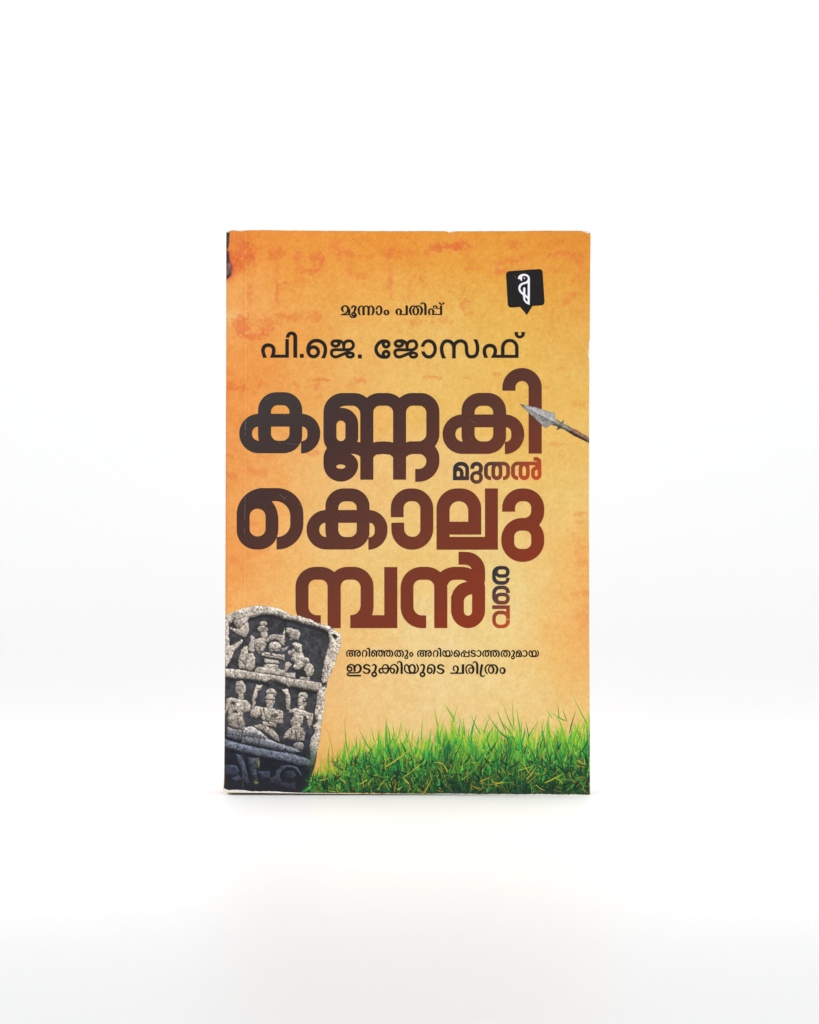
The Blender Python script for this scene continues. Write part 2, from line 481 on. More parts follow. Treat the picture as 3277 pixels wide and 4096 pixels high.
mesh_obj('page_block', v, f, m_pages, book)
m_back = plain_mat('printed_back_card', (222, 140, 62), 0.1, 600, 0.5)
v, f = box(W0 + 0.0014, W1, TH - CT, TH, 0.00005, ZT)
mesh_obj('back_cover', v, f, m_back, book)
# spine: a thin card that wraps the bound edge
prof = []
for k in range(13):
    a = math.pi * k / 12
    prof.append((W0 + 0.0013 - 0.0009 * math.sin(a) ** 0.6, 0.0013 + (TH - 0.0016) * k / 12))
V = []
for th in (0.0, 0.0003):
    for z in (0.0007, ZT - 0.0001):
        V += [(x + th, y, z) for x, y in prof]
n = len(prof)
F = []
for i in range(n - 1):
    F += [(i, n + i, n + i + 1, i + 1), (2 * n + i, 2 * n + i + 1, 3 * n + i + 1, 3 * n + i),
          (i, i + 1, 2 * n + i + 1, 2 * n + i), (n + i, 3 * n + i, 3 * n + i + 1, n + i + 1)]
F += [(0, 2 * n, 3 * n, n), (n - 1, 2 * n - 1, 4 * n - 1, 3 * n - 1)]
mesh_obj('spine', V, F, plain_mat('printed_spine_card', (216, 128, 60), 0.12, 500, 0.5), book)

# ------------------------------------------------------------------ printed lettering (outlines in tenths of a photo pixel)
GLYPHS = {
    'title_top': '11005 15689 -80 10 -70 16 -70 24 -66 31 -64 37 -60 44 -54 49 -54 60 -43 60 -35 60 -32 70 -23 70 -15 60 -10 70 -4 201 -110 13 -70 16 -80 28 -70 32 -67 40 -55 40 -68 59 -54 61 -51 70 -41 70 -31 70 -24 70 -19 80 -9 70 -3 70 3 80 10 70 17 70 27 80 32 70 35 60 50 70 58 64 60 54 70 50 60 35 80 36 70 24 70 17 70 9 80 4 990 0 70 -4 60 -9 170 -51 40 -19 60 -35 65 -45 56 -50 59 -67 46 -63 35 -60 19 -44 6 4 4 20 0 431 80 -4 60 -8 70 -17 80 -28 60 -28 70 -41 70 -53 57 -52 53 -60 43 -60 40 -70 32 -70 27 -80 16 -70 10 -80 3 -100 -3 -80 -10 -70 -17 -70 -24 -70 -32 -70 -35 -60 -50 -69 -50 -55 -60 -55 -70 -50 -60 -35 -60 -28 -80 -28 -70 -16 -90 -11 -5 -3 -5 -200 -10 -70 -14 -60 -26 -75 -30 -65 -35 -60 -45 -62 -52 -58 -56 -50 -54 -40 -68 -40 -70 -32 -70 -24 -70 -16 -60 -8 -70 -3 -310 0;11086 16210 39 -2 210 1 30 4 40 12 30 13 30 18 30 24 28 30 26 40 14 30 10 30 7 40 2 90 -4 10 -727 0 -4 -10 0 -70 4 -40 14 -50 26 -50 34 -42 48 -38 52 -26;10295 17070 20 -3 11 3 1 300 9 130 27 120 -8 10 -50 -6 -50 -16 -40 -21 -47 -37 -26 -30 -27 -42 -19 -48 -10 -50 0 -70 9 -50 19 -50 23 -40 35 -40 40 -30 43 -21;10849 17070 6 -3 720 0 5 3 2 10 -1 290 -5 30 -11 40 -13 30 -17 30 -40 47 -40 33 -30 18 -25 12 -55 15 -50 5 -190 -2 -30 -4 -40 -12 -30 -13 -30 -17 -40 -33 -40 -47 -18 -32 -19 -50 -10 -50 -1 -30;12094 17070 11 -3 30 5 50 18 20 12 30 25 33 43 19 40 12 50 0 170 -9 50 -16 40 -26 40 -29 30 -34 23 -32 17 -38 11 -50 6 -8 -7 32 -100 5 -160;19149 15716 -80 9 -70 17 -70 23 -67 31 -63 37 -61 43 -56 50 -53 59 -45 61 -35 60 -32 70 -24 70 -14 60 -10 70 -3 70 0 120 -3 10 -4 3 -30 1 -70 10 -80 18 -70 24 -80 37 -60 34 -60 43 -69 60 -55 60 -51 70 -41 70 -32 70 -24 70 -18 80 -10 70 -3 70 4 80 9 70 17 70 27 80 33 70 35 60 51 70 57 63 60 54 70 50 70 40 74 33 66 22 70 17 80 11 70 3 1000 0 70 -3 60 -8 180 -54 40 -19 60 -34 62 -45 58 -51 60 -66 45 -63 35 -60 20 -43 6 3 3 20 1 431 70 -2 70 -10 80 -19 70 -24 60 -28 70 -41 70 -51 60 -54 54 -62 43 -60 41 -70 32 -70 27 -80 16 -70 11 -80 3 -100 -4 -80 -10 -70 -17 -70 -24 -70 -32 -70 -35 -60 -52 -70 -53 -59 -58 -51 -71 -50 -61 -35 -70 -32 -60 -20 -80 -19 -90 -11 -5 -3 -5 -200 -11 -70 -14 -60 -25 -75 -31 -65 -35 -60 -44 -61 -60 -65 -50 -44 -55 -40 -68 -40 -67 -31 -70 -23 -70 -17 -70 -9 -60 -2 -310 0;19231 16236 38 -2 220 2 40 7 30 10 50 26 40 32 23 25 26 40 15 30 9 30 8 40 0 100 -735 0 -5 -10 1 -70 4 -40 14 -50 26 -50 34 -41 20 -19 30 -21 50 -24 20 -7;18434 17096 25 -2 4 2 3 10 0 290 9 130 28 120 -4 10 -50 -5 -50 -15 -50 -26 -40 -32 -29 -32 -26 -40 -21 -50 -9 -50 -1 -70 9 -50 19 -50 24 -40 35 -40 39 -29 50 -23;18992 17096 7 -3 730 0 2 3 -1 300 -5 30 -11 40 -13 30 -17 30 -35 43 -50 41 -50 26 -60 16 -50 4 -190 -2 -40 -7 -30 -9 -50 -25 -38 -27 -39 -40 -31 -50 -20 -50 -9 -50 -2 -30 0 -260;20247 17096 12 -2 40 7 50 21 44 34 31 40 18 40 12 50 1 170 -10 50 -16 40 -27 40 -23 25 -30 23 -40 22 -40 12 -50 6 -8 -8 32 -100 4 -160;13666 15720 -90 11 -70 16 -70 24 -70 31 -66 38 -74 54 -52 46 -55 60 -53 74 -38 66 -32 70 -23 70 -17 73 -9 67 -4 70 0 1010 3 70 10 70 14 60 21 60 31 70 34 58 23 32 0 10 -23 33 -34 57 -27 60 -25 70 -14 60 -10 70 -3 60 0 230 3 60 10 70 14 60 24 70 27 60 35 60 44 60 46 51 50 45 60 45 60 35 70 32 60 20 70 16 60 8 60 3 60 -2 70 -9 70 -17 60 -20 60 -27 68 -40 52 -37 60 -55 43 -48 44 -60 35 -60 28 -60 24 -70 14 -60 10 -70 1 -50 -15 -100 -57 -130 -97 -117 -118 -73 8 -4 130 8 150 46 10 6 66 54 3 10 0 900 1 7 10 3 510 0 4 -10 1 -890 115 -99 270 -31 280 30 121 100 1 890 8 10 510 0 2 -10 1 -890 97 -87 140 -39 310 1 50 9 40 14 40 21 29 21 22 20 29 35 22 35 13 30 11 40 5 30 1 30 -4 50 -18 62 -19 38 -27 40 -24 27 -27 23 -53 34 -30 13 -50 15 -40 5 -150 1 -3 2 0 510 3 3 130 1 80 -4 70 -10 70 -16 90 -30 72 -34 78 -45 73 -55 57 -51 53 -59 59 -80 41 -70 36 -80 27 -80 16 -70 12 -80 3 -80 -2 -170 -10 -70 -14 -60 -21 -60 -30 -65 -32 -55 -38 -51 -34 -39 3 -10 44 -60 41 -70 37 -80 26 -80 17 -70 9 -70 4 -80 0 -870 -3 -70 -10 -70 -14 -60 -27 -80 -27 -60 -40 -70 -46 -63 -51 -57 -55 -50 -74 -54 -60 -35 -70 -31 -70 -24 -60 -14 -80 -11 -70 -3 -320 0 -70 3 -80 11 -70 17 -64 21 -76 35 -70 41 -60 43 -20 18 -10 5 -24 -22 -66 -47 -70 -41 -60 -27 -80 -28 -70 -16 -70 -10 -70 -3 -290 0 -70 3 -70 10 -70 17 -67 22 -73 33 -70 41 -90 67 -23 -21 -57 -41 -80 -47 -60 -28 -70 -24 -80 -19 -70 -10 -70 -3 -450 0;13861 16230 255 1 40 6 50 15 60 31 50 40 25 27 22 30 30 60 17 60 5 60 0 1120 -1 10 -8 6 -40 -16 -60 -6 -3 -4 33 -130 0 -570 -6 -80 -18 -90 -31 -90 -42 -80 -49 -70 -64 -68 -70 -57 -80 -49 -80 -35 -90 -25 -90 -12 -110 -1 -12 -3 102 -55;15191 16230 265 0 50 4 30 7 30 12 34 17 46 36 36 44 27 50 14 50 5 50 0 1200 -2 3 -120 -33 -270 -18 -280 18 -110 32 -3 -2 -3 -10 0 -1190 4 -50 15 -50 14 -30 27 -40 36 -36 30 -22 41 -22 29 -10;16499 16230 277 0 40 3 32 7 28 10 30 14 50 34 40 41 32 51 13 30 11 40 6 60 0 810 -4 60 -10 40 -18 46 -20 34 -20 28 -40 40 -30 22 -60 31 -50 15 -40 5 -370 2 -80 16 -60 30 -8 -9 0 -1190 5 -50 14 -50 21 -40 20 -30 38 -38 30 -21 40 -21 30 -10;13596 16830 40 -5 40 3 30 8 40 22 30 27 24 35 12 30 8 40 0 470 -6 50 -6 20 -16 30 -15 20 -21 22 -20 14 -30 15 -50 12 -30 -1 -40 -8 -30 -13 -30 -21 -20 -20 -20 -30 -13 -30 -8 -40 -1 -470 3 -40 8 -30 9 -20 28 -40 37 -30 27 -13;13594 18580 42 -2 50 3 40 8 40 14 30 18 17 19 7 20 -4 20 -20 26 -30 18 -40 14 -40 8 -50 3 -50 -4 -40 -8 -40 -15 -30 -19 -17 -23 -4 -20 7 -20 18 -20 26 -16 40 -14;20831 14720 -90 11 -70 17 -80 27 -70 32 -70 42 -60 44 -60 53 -58 64 -44 60 -41 70 -32 70 -28 80 -16 70 -10 70 -3 70 -1 120 3 10 520 0 2 -10 1 -140 10 -50 17 -42 30 -48 40 -39 40 -27 50 -20 50 -10 30 -1 40 4 50 14 40 20 30 21 30 29 23 29 16 30 16 40 10 50 1 30 0 2630 4 5 10 1 510 0 5 -6 0 -2630 -3 -80 -10 -70 -17 -70 -25 -75 -34 -75 -42 -70 -43 -60 -61 -66 -60 -54 -60 -43 -70 -41 -70 -32 -80 -27 -70 -16 -70 -10 -70 -3',
    'title_middle': '10374 19522 -6 2 -4 12 -30 5 -100 24 -90 30 -90 41 -100 57 -90 65 -84 76 -76 86 -60 82 -50 86 -49 106 -34 100 -21 90 -14 100 -4 100 0 620 4 80 8 60 16 70 27 80 32 70 41 70 44 60 54 60 66 59 60 43 70 40 70 32 70 23 70 17 70 9 70 4 120 0 80 -4 70 -10 70 -17 70 -24 60 -27 78 -45 62 -45 49 -45 61 -64 27 -36 73 -136 3 6 -1 430 1 10 7 7 120 -4 100 -14 100 -24 90 -30 100 -46 90 -53 80 -58 86 -78 72 -80 58 -80 54 -91 45 -99 34 -100 21 -90 14 -100 4 -100 0 -360 -4 -90 -13 -100 -23 -100 -34 -100 -44 -94 -56 -96 -58 -80 -76 -84 -72 -66 -98 -72 -90 -52 -100 -46 -100 -33 -90 -21 -100 -14 -100 -4;10880 20044 154 3 40 2 60 9 50 12 60 22 50 23 60 37 43 32 47 45 40 45 36 50 33 60 22 50 20 60 11 50 9 60 2 60 -2 330 -6 50 -12 50 -21 60 -18 40 -23 40 -31 43 -40 46 -40 36 -40 29 -50 30 -50 23 -40 14 -50 12 -60 9 -40 2 -6 -4 36 -140 18 -180 0 -430 -40 -250 -84 -220 -134 -200;10253 20354 71 -3 30 2 40 7 60 22 52 32 28 24 24 26 33 50 24 60 10 60 1 520 -5 50 -14 50 -13 31 -20 35 -36 44 -24 22 -30 22 -50 26 -50 15 -40 6 -70 0 -60 -11 -60 -24 -50 -34 -42 -42 -34 -50 -24 -60 -11 -60 -1 -520 5 -50 7 -32 10 -29 25 -49 25 -34 35 -36 35 -26 30 -16 50 -20;13697 19537 -80 10 -70 16 -70 24 -66 31 -64 37 -60 44 -54 49 -54 60 -43 60 -35 60 -32 70 -23 70 -15 60 -10 70 -4 201 -110 13 -70 16 -80 28 -70 32 -67 40 -55 40 -68 59 -55 61 -51 70 -40 70 -32 70 -23 70 -19 80 -9 70 -3 70 3 80 10 70 17 70 27 80 32 70 35 60 50 70 58 64 60 54 70 50 60 35 80 36 70 24 70 16 70 10 80 4 990 0 70 -4 60 -9 170 -51 40 -19 60 -35 64 -45 57 -50 59 -67 46 -63 35 -60 19 -44 6 4 4 20 0 431 80 -4 60 -8 70 -17 80 -28 60 -28 70 -41 70 -53 57 -52 53 -60 43 -60 40 -70 32 -70 27 -80 16 -70 10 -80 3 -100 -3 -80 -10 -70 -17 -70 -24 -70 -32 -70 -35 -60 -50 -69 -50 -55 -60 -55 -70 -50 -60 -35 -60 -28 -80 -28 -70 -16 -90 -11 -5 -3 -5 -200 -10 -70 -14 -60 -26 -75 -30 -65 -35 -60 -45 -62 -52 -58 -56 -50 -54 -40 -68 -40 -70 -32 -70 -24 -70 -16 -60 -8 -70 -3 -310 0;13778 20058 39 -3 210 2 30 4 40 12 30 13 30 18 30 24 28 30 26 40 14 30 10 30 7 40 2 90 -4 10 -727 0 -4 -10 0 -70 4 -40 14 -50 26 -50 34 -42 48 -38 52 -26;12987 20918 20 -3 11 3 1 300 9 130 27 120 -8 10 -50 -7 -50 -15 -40 -21 -47 -37 -26 -30 -27 -42 -19 -48 -10 -50 0 -70 9 -50 19 -50 23 -40 35 -40 40 -30 43 -21;13540 20918 7 -3 720 0 5 3 2 10 -2 290 -4 30 -12 40 -12 30 -17 30 -40 47 -40 33 -30 18 -26 12 -54 15 -50 5 -190 -2 -30 -5 -40 -11 -30 -13 -30 -17 -40 -33 -40 -47 -18 -32 -19 -50 -10 -50 -1 -30;14786 20918 11 -3 30 5 50 18 20 12 30 25 33 43 19 40 12 50 0 170 -9 50 -16 40 -27 40 -29 30 -33 23 -32 17 -38 11 -50 6 -8 -7 32 -100 5 -160;16368 19537 -90 11 -80 20 -70 24 -60 28 -70 40 -70 50 -60 54 -58 64 -50 70 -35 60 -32 70 -28 80 -16 70 -10 70 -4 70 0 370 3 2 510 0 3 -2 0 -10 0 -340 3 -40 7 -40 10 -30 26 -50 21 -28 40 -39 40 -26 50 -21 40 -9 50 -4 120 2 50 9 50 20 54 36 26 24 28 36 18 30 13 30 10 30 7 40 2 40 0 830 -6 60 -14 50 -26 50 -42 50 -23 20 -37 24 -30 15 -30 11 -60 10 -90 0 -30 -5 -50 -14 -60 -30 -50 -40 -28 -31 -32 -50 -23 -60 -11 -60 -1 -260 -2 -10 -3 -3 -510 2 -1 261 4 80 10 70 18 80 28 80 32 70 41 70 50 70 58 63 60 54 70 52 70 40 80 37 70 23 80 19 70 10 80 4 90 -4 80 -10 78 -18 82 -28 80 -37 70 -41 60 -44 70 -62 62 -68 51 -70 41 -70 32 -70 31 -90 18 -80 10 -80 4 -70 0 -790 -4 -80 -10 -70 -18 -80 -27 -79 -33 -71 -40 -70 -51 -70 -56 -63 -64 -57 -66 -49 -72 -41 -78 -36 -80 -27 -70 -16 -80 -11 -70 -3;18226 19537 -100 13 -70 17 -80 27 -70 32 -70 41 -70 51 -60 54 -51 56 -59 79 -41 71 -32 70 -28 80 -18 80 -10 70 -3 80 0 1630 2 2 2450 0 4 -2 3 -10 0 -2430 -3 -10 -4 -3 -510 0 -3 3 -1 1930 -6 6 -1400 0 -7 -6 0 -10 0 -60 3 -10 4 -2 1250 0 10 -4 1 -4 0 -1020 -3 -80 -10 -70 -18 -80 -28 -80 -32 -71 -40 -69 -50 -68 -60 -67 -60 -54 -60 -44 -90 -53 -70 -31 -70 -24 -80 -19 -70 -9 -70 -4 -160 0;18288 20058 68 -7 50 3 60 11 60 24 40 22 30 22 28 25 32 37 34 53 28 70 13 70 2 470 -7 7 -730 0 -7 -7 0 -440 7 -70 17 -60 18 -40 25 -40 40 -49 30 -27 30 -22 40 -22 52 -20;20827 19537 -90 11 -80 18 -70 24 -70 32 -70 41 -70 51 -59 54 -54 60 -47 65 -38 65 -32 70 -28 80 -16 70 -11 80 -2 70 0 130 3 10 4 2 510 0 3 -12 1 -160 7 -40 9 -30 13 -30 19 -30 28 -35 20 -18 30 -22 40 -21 30 -11 50 -9 150 0 30 5 40 11 30 14 26 16 24 17 32 33 22 30 16 29 12 31 8 30 5 50 0 140 -4 30 -14 50 -26 50 -31 40 -34 30 -46 29 -50 19 -50 9 -170 4 -80 10 -80 18 -80 27 -80 36 -70 41 -70 51 -70 63 -56 63 -54 75 -42 75 -32 70 -24 70 -19 80 -12 80 -4 80 4 150 11 80 19 80 24 70 36 80 47 80 51 70 55 60 66 60 70 51 80 47 70 31 80 28 80 19 80 11 100 4 80 -4 80 -11 70 -17 88 -29 82 -39 70 -41 60 -44 70 -62 66 -74 44 -60 41 -70 42 -90 26 -80 17 -70 11 -80 4 -80 -1 -100 -3 -70 -10 -70 -18 -80 -24 -70 -36 -80 -41 -70 -48 -67 -20 -23 61 -80 47 -80 32 -71 27 -79 19 -80 11 -80 4 -80 -1 -110 -3 -70 -9 -70 -19 -80 -23 -70 -37 -80 -41 -70 -48 -66 -58 -64 -62 -56 -62 -44 -68 -41 -80 -36 -70 -24 -80 -19 -70 -10 -80 -3;20824 21228 193 0 50 9 30 10 40 21 40 32 31 38 27 50 14 50 4 40 0 220 -2 30 -7 40 -20 50 -17 27 -27 33 -43 35 -50 25 -40 11 -50 5 -170 0 -40 -4 -30 -6 -50 -21 -20 -12 -30 -24 -20 -21 -22 -28 -25 -50 -11 -40 -3 -30 -1 -230 4 -50 14 -50 20 -40 21 -30 30 -30 23 -18 30 -17 40 -15 30 -7',
    'title_bottom': '12577 22674 -100 13 -70 16 -70 24 -80 36 -60 35 -80 58 -54 49 -55 60 -57 80 -35 60 -37 80 -23 70 -19 80 -9 70 -4 70 0 800 4 80 11 80 19 80 28 80 32 70 40 70 58 80 51 56 80 72 60 44 80 47 70 31 86 30 74 17 80 11 80 4 150 0 11 -2 -1 -515 -10 -4 -140 0 -60 -5 -60 -17 -40 -17 -30 -18 -30 -23 -42 -41 -23 -30 -17 -30 -25 -60 -10 -40 -5 -60 0 -790 2 -40 8 -40 9 -30 23 -44 20 -29 26 -27 34 -28 30 -18 50 -20 50 -10 260 1 50 10 50 20 40 26 30 27 30 36 21 36 19 50 7 40 2 40 0 1650 11 2 510 0 6 -2 3 -10 0 -1640 2 -40 8 -40 9 -30 15 -30 34 -50 31 -30 22 -18 50 -27 40 -13 50 -8 240 0 40 6 50 14 33 16 47 30 33 30 37 46 19 34 19 50 9 40 4 50 0 740 -36 140 -86 120 -129 78 -160 25 -3 7 1 510 2 2 1880 0 2 -2 1 -2440 -3 -4 -510 0 -12 4 0 1910 -3 10 -5 1 -470 0 -2 -1 45 -210 9 -110 0 -810 -4 -70 -9 -70 -19 -80 -23 -70 -37 -80 -35 -60 -58 -80 -54 -60 -56 -50 -77 -56 -60 -35 -80 -37 -80 -26 -70 -16 -70 -10 -80 -3 -220 0 -70 3 -80 10 -70 16 -80 27 -80 36 -68 41 -62 45 -30 26 -10 2 -30 -27 -60 -44 -72 -42 -78 -37 -80 -26 -70 -17 -80 -10 -70 -3;18350 22073 -3 2 -2 10 1 500 4 4 250 0 90 9 130 69 52 98 -2 3 -140 -62 -210 -33 -310 -1 -80 4 -70 8 -80 16 -80 24 -70 28 -85 43 -65 42 -60 48 -100 -76 -70 -41 -80 -37 -80 -27 -80 -19 -80 -10 -70 -3 -190 0 -80 4 -80 11 -70 16 -80 27 -80 37 -70 40 -70 51 -64 57 -63 70 -51 70 -40 70 -37 80 -26 80 -17 70 -11 80 -4 80 0 760 4 80 11 80 17 70 26 80 36 80 41 70 57 80 54 60 67 61 70 51 80 47 70 31 80 28 80 19 80 11 80 4 170 0 5 -12 0 -490 -4 -10 -161 0 -60 -6 -30 -7 -40 -14 -60 -32 -51 -41 -27 -30 -22 -30 -17 -30 -18 -40 -14 -50 -6 -40 -2 -810 2 -30 9 -50 14 -40 21 -40 22 -30 39 -38 48 -32 32 -14 50 -14 30 -4 290 0 40 5 50 15 30 14 29 18 31 26 23 24 34 50 14 30 10 30 9 50 1 30 0 1630 4 10 525 0 0 -1610 -6 -100 6 -6 11 -4 18 -50 21 -35 18 -25 32 -32 30 -23 30 -17 50 -20 30 -6 50 -5 280 0 130 26 91 57 -91 14 -80 20 -70 28 -86 48 -64 50 -70 70 -53 70 -46 80 -34 80 -30 100 -7 9 -12 1 -3 10 0 540 3 70 8 60 18 80 19 60 26 60 37 70 41 60 51 60 52 50 52 40 58 37 67 33 63 23 70 17 60 9 50 2 70 -2 60 -9 60 -15 70 -25 60 -29 60 -37 60 -46 50 -49 50 -59 40 -58 38 -72 26 -60 22 -70 15 -70 8 -60 3 -70 0 -950 -6 -10 -24 -90 0 -10 24 -100 6 -10 0 -390 -3 -70 -10 -70 -16 -70 -24 -70 -32 -70 -40 -70 -44 -60 -53 -58 -70 -62 -50 -36 -70 -42 -70 -31 -70 -24 -70 -17 -70 -9 -70 -3;18819 23785 61 -9 7 9 -2 700 -7 30 -14 30 -23 30 -21 18 -20 13 -30 12 -30 5 -40 -1 -20 -4 -30 -11 -40 -29 -19 -23 -11 -17 -15 -43 -4 -40 0 -380 4 -50 10 -40 17 -40 26 -40 32 -35 40 -32 39 -23 41 -17',
    'title_link': '18372 18475 -38 8 -30 10 -26 12 -22 13 -27 20 -21 18 -19 21 -18 25 -16 28 -11 24 -8 25 -7 28 -3 24 -2 28 0 448 2 4 640 0 2 -4 0 -448 -1 -24 -4 -28 -7 -28 -8 -25 -13 -28 -14 -24 -15 -21 -22 -25 -21 -19 -25 -18 -24 -14 -26 -12 -30 -10 -25 -6 -24 -3 -28 -1 -70 0;18416 18633 9 -1 63 0 24 5 14 4 25 13 22 18 18 21 10 17 10 25 3 14 2 21 0 280 -2 2 -56 0 -4 0 -2 -2 0 -151 -34 -115 -2 -3 -70 -69 -70 -31 -49 -7 -5 -2 33 -25;18316 18843 11 -2 14 0 10 1 11 3 9 5 9 7 8 11 6 10 3 11 1 10 0 144 -1 5 -4 3 -3 1 -109 0 -3 -1 -4 -5 0 -143 1 -14 5 -14 9 -14 12 -11;19009 18475 -28 6 -21 7 -21 10 -21 12 -18 13 -17 16 -16 17 -13 18 -12 21 -8 17 -7 21 -5 21 -3 21 -1 21 0 60 5 1 151 0 2 -1 1 -4 0 -42 1 -14 8 -21 9 -14 17 -15 21 -11 18 -3 35 0 17 3 21 10 14 11 14 19 5 14 4 18 0 52 -3 21 -6 14 -8 14 -13 13 -14 9 -14 6 -14 2 -52 2 -25 4 -21 4 -24 9 -25 11 -21 12 -21 15 -20 18 -18 21 -14 20 -14 22 -11 25 -8 24 -5 21 -3 21 -1 28 1 28 3 25 6 24 9 25 9 21 14 23 14 19 18 21 20 18 21 15 21 12 25 12 24 8 21 5 25 3 24 1 32 -1 24 -3 21 -5 28 -9 21 -10 21 -12 21 -15 21 -19 19 -21 15 -21 12 -20 11 -26 7 -21 6 -23 3 -26 1 -31 -1 -21 -3 -25 -6 -24 -7 -21 -11 -25 -14 -24 -14 -19 -12 -13 28 -35 12 -21 11 -24 7 -21 6 -25 4 -24 0 -56 -1 -25 -3 -21 -5 -21 -7 -21 -11 -24 -12 -21 -14 -20 -17 -19 -18 -16 -21 -15 -21 -12 -21 -10 -21 -7 -24 -5 -21 -3 -21 -1 -46 0;19039 18980 57 0 14 3 11 3 14 8 14 12 10 12 8 18 4 14 1 14 0 59 -3 21 -7 18 -13 17 -14 12 -18 9 -14 4 -17 1 -49 0 -18 -3 -21 -10 -14 -11 -11 -12 -9 -18 -6 -24 0 -60 1 -17 6 -18 12 -21 18 -16 10 -6 14 -6;19597 18471 -39 7 -28 10 -21 10 -24 14 -25 18 -17 16 -18 20 -18 24 -15 25 -11 24 -11 35 -1 2 -5 2 -1 3 0 266 1 25 3 24 6 25 8 24 10 21 12 21 19 26 17 19 18 16 22 16 23 14 25 11 24 8 25 6 24 3 42 1 4 -1 1 -3 0 -147 -1 -3 -4 -1 -28 0 -17 -3 -14 -5 -14 -7 -13 -9 -14 -14 -11 -18 -7 -17 -3 -14 -2 -18 0 -147 4 -2 133 0 3 2 1 210 7 39 7 21 10 21 10 17 13 18 16 17 17 16 18 13 17 10 21 10 21 7 18 4 24 3 46 0 38 -7 25 -9 17 -8 18 -10 17 -13 18 -15 16 -18 12 -18 11 -17 8 -18 8 -24 5 -21 2 -18 1 -21 0 -185 1 -4 2 -2 144 0 2 2 1 4 0 147 -2 17 -3 11 -7 17 -11 18 -14 14 -12 8 -17 9 -11 4 -17 3 -32 1 -2 3 0 147 1 3 47 0 24 -3 25 -6 24 -8 25 -11 21 -13 21 -15 21 -19 17 -19 18 -24 12 -22 10 -21 9 -28 5 -21 3 -21 1 -28 0 -266 -1 -3 -4 -1 -3 -3 -11 -37 -10 -22 -15 -25 -15 -21 -19 -21 -22 -20 -24 -18 -21 -12 -25 -11 -24 -8 -25 -6 -28 -4 -24 -1 -501 0;19617 18618 68 0 0 4 -21 80 -4 91 -4 2 -133 0 -3 -1 0 -81 4 -21 7 -18 13 -20 12 -11 9 -7 11 -7 17 -7;20079 18618 67 0 21 2 18 5 10 5 15 9 12 11 11 14 6 10 5 11 5 17 2 21 -1 70 -2 2 -144 0 -3 -2 -2 -91;19881 18639 3 -1 24 21 34 50 12 60 -1 213 -21 46 -3 3 -45 21 -49 -22 -24 -51 0 -210 11 -56 2 -6 32 -47;21346 18280 -1 148 1 3 77 4 3 1 53 25 3 4 14 22 1 4 -1 1 -49 -24 -70 -5 -661 0 -25 1 -28 4 -24 6 -25 8 -24 11 -25 14 -20 15 -24 21 -19 22 -15 20 -13 23 -12 26 -9 25 -3 16 -7 5 0 262 1 25 3 24 6 25 7 21 11 24 15 25 13 18 21 23 17 16 22 16 24 14 24 11 25 9 21 4 24 4 25 1 33 -1 2 -3 0 -147 -4 -3 -31 -1 -14 -1 -18 -6 -17 -8 -12 -9 -14 -14 -11 -18 -7 -17 -3 -11 -1 -17 -1 -144 3 -4 140 0 2 4 0 182 3 39 5 21 9 24 8 18 10 17 13 18 17 19 14 12 19 14 19 12 18 8 24 8 18 4 21 3 52 0 39 -7 24 -8 18 -9 17 -10 18 -12 17 -16 16 -18 11 -14 14 -25 8 -17 7 -21 7 -39 1 -203 3 -4 49 0 8 1 0 3 -8 18 0 175 3 38 10 35 10 21 10 18 12 17 16 18 16 14 17 13 18 10 17 8 21 7 18 4 21 3 21 1 17 -1 21 -3 18 -4 21 -7 17 -8 18 -10 17 -13 18 -16 14 -15 10 -15 12 -21 8 -17 7 -21 5 -18 2 -21 1 -388 0 -4 -4 -3 -1 -151 -8 -38 -5 -18 -10 -21 -10 -17 -13 -18 -15 -17 -14 -12 -18 -13 -21 -12 -35 -14 -21 -5 -17 -2 -123 -1;20702 18613 73 0 -21 88 -5 91 -2 3 -3 0 -137 0 -3 -3 1 -84 4 -21 7 -18 6 -10 12 -14 19 -16 24 -11;21174 18613 193 1 62 34 0 4 -76 21 -15 14 -31 18 -13 24 -8 9 -35 54 -3 3 -49 0 -4 -3 -7 -91;20970 18634 5 0 24 21 33 49 12 60 -1 213 -23 49 -45 20 -4 1 -45 -21 -3 -3 -22 -49 0 -210 11 -56 3 -7 31 -46;21491 18795 12 -2 4 0 0 2 0 207 -3 10 -5 11 -13 14 -11 6 -10 4 -11 1 -10 -1 -14 -5 -14 -10 -9 -13 -6 -14 -1 -14 0 -136 51 -52',
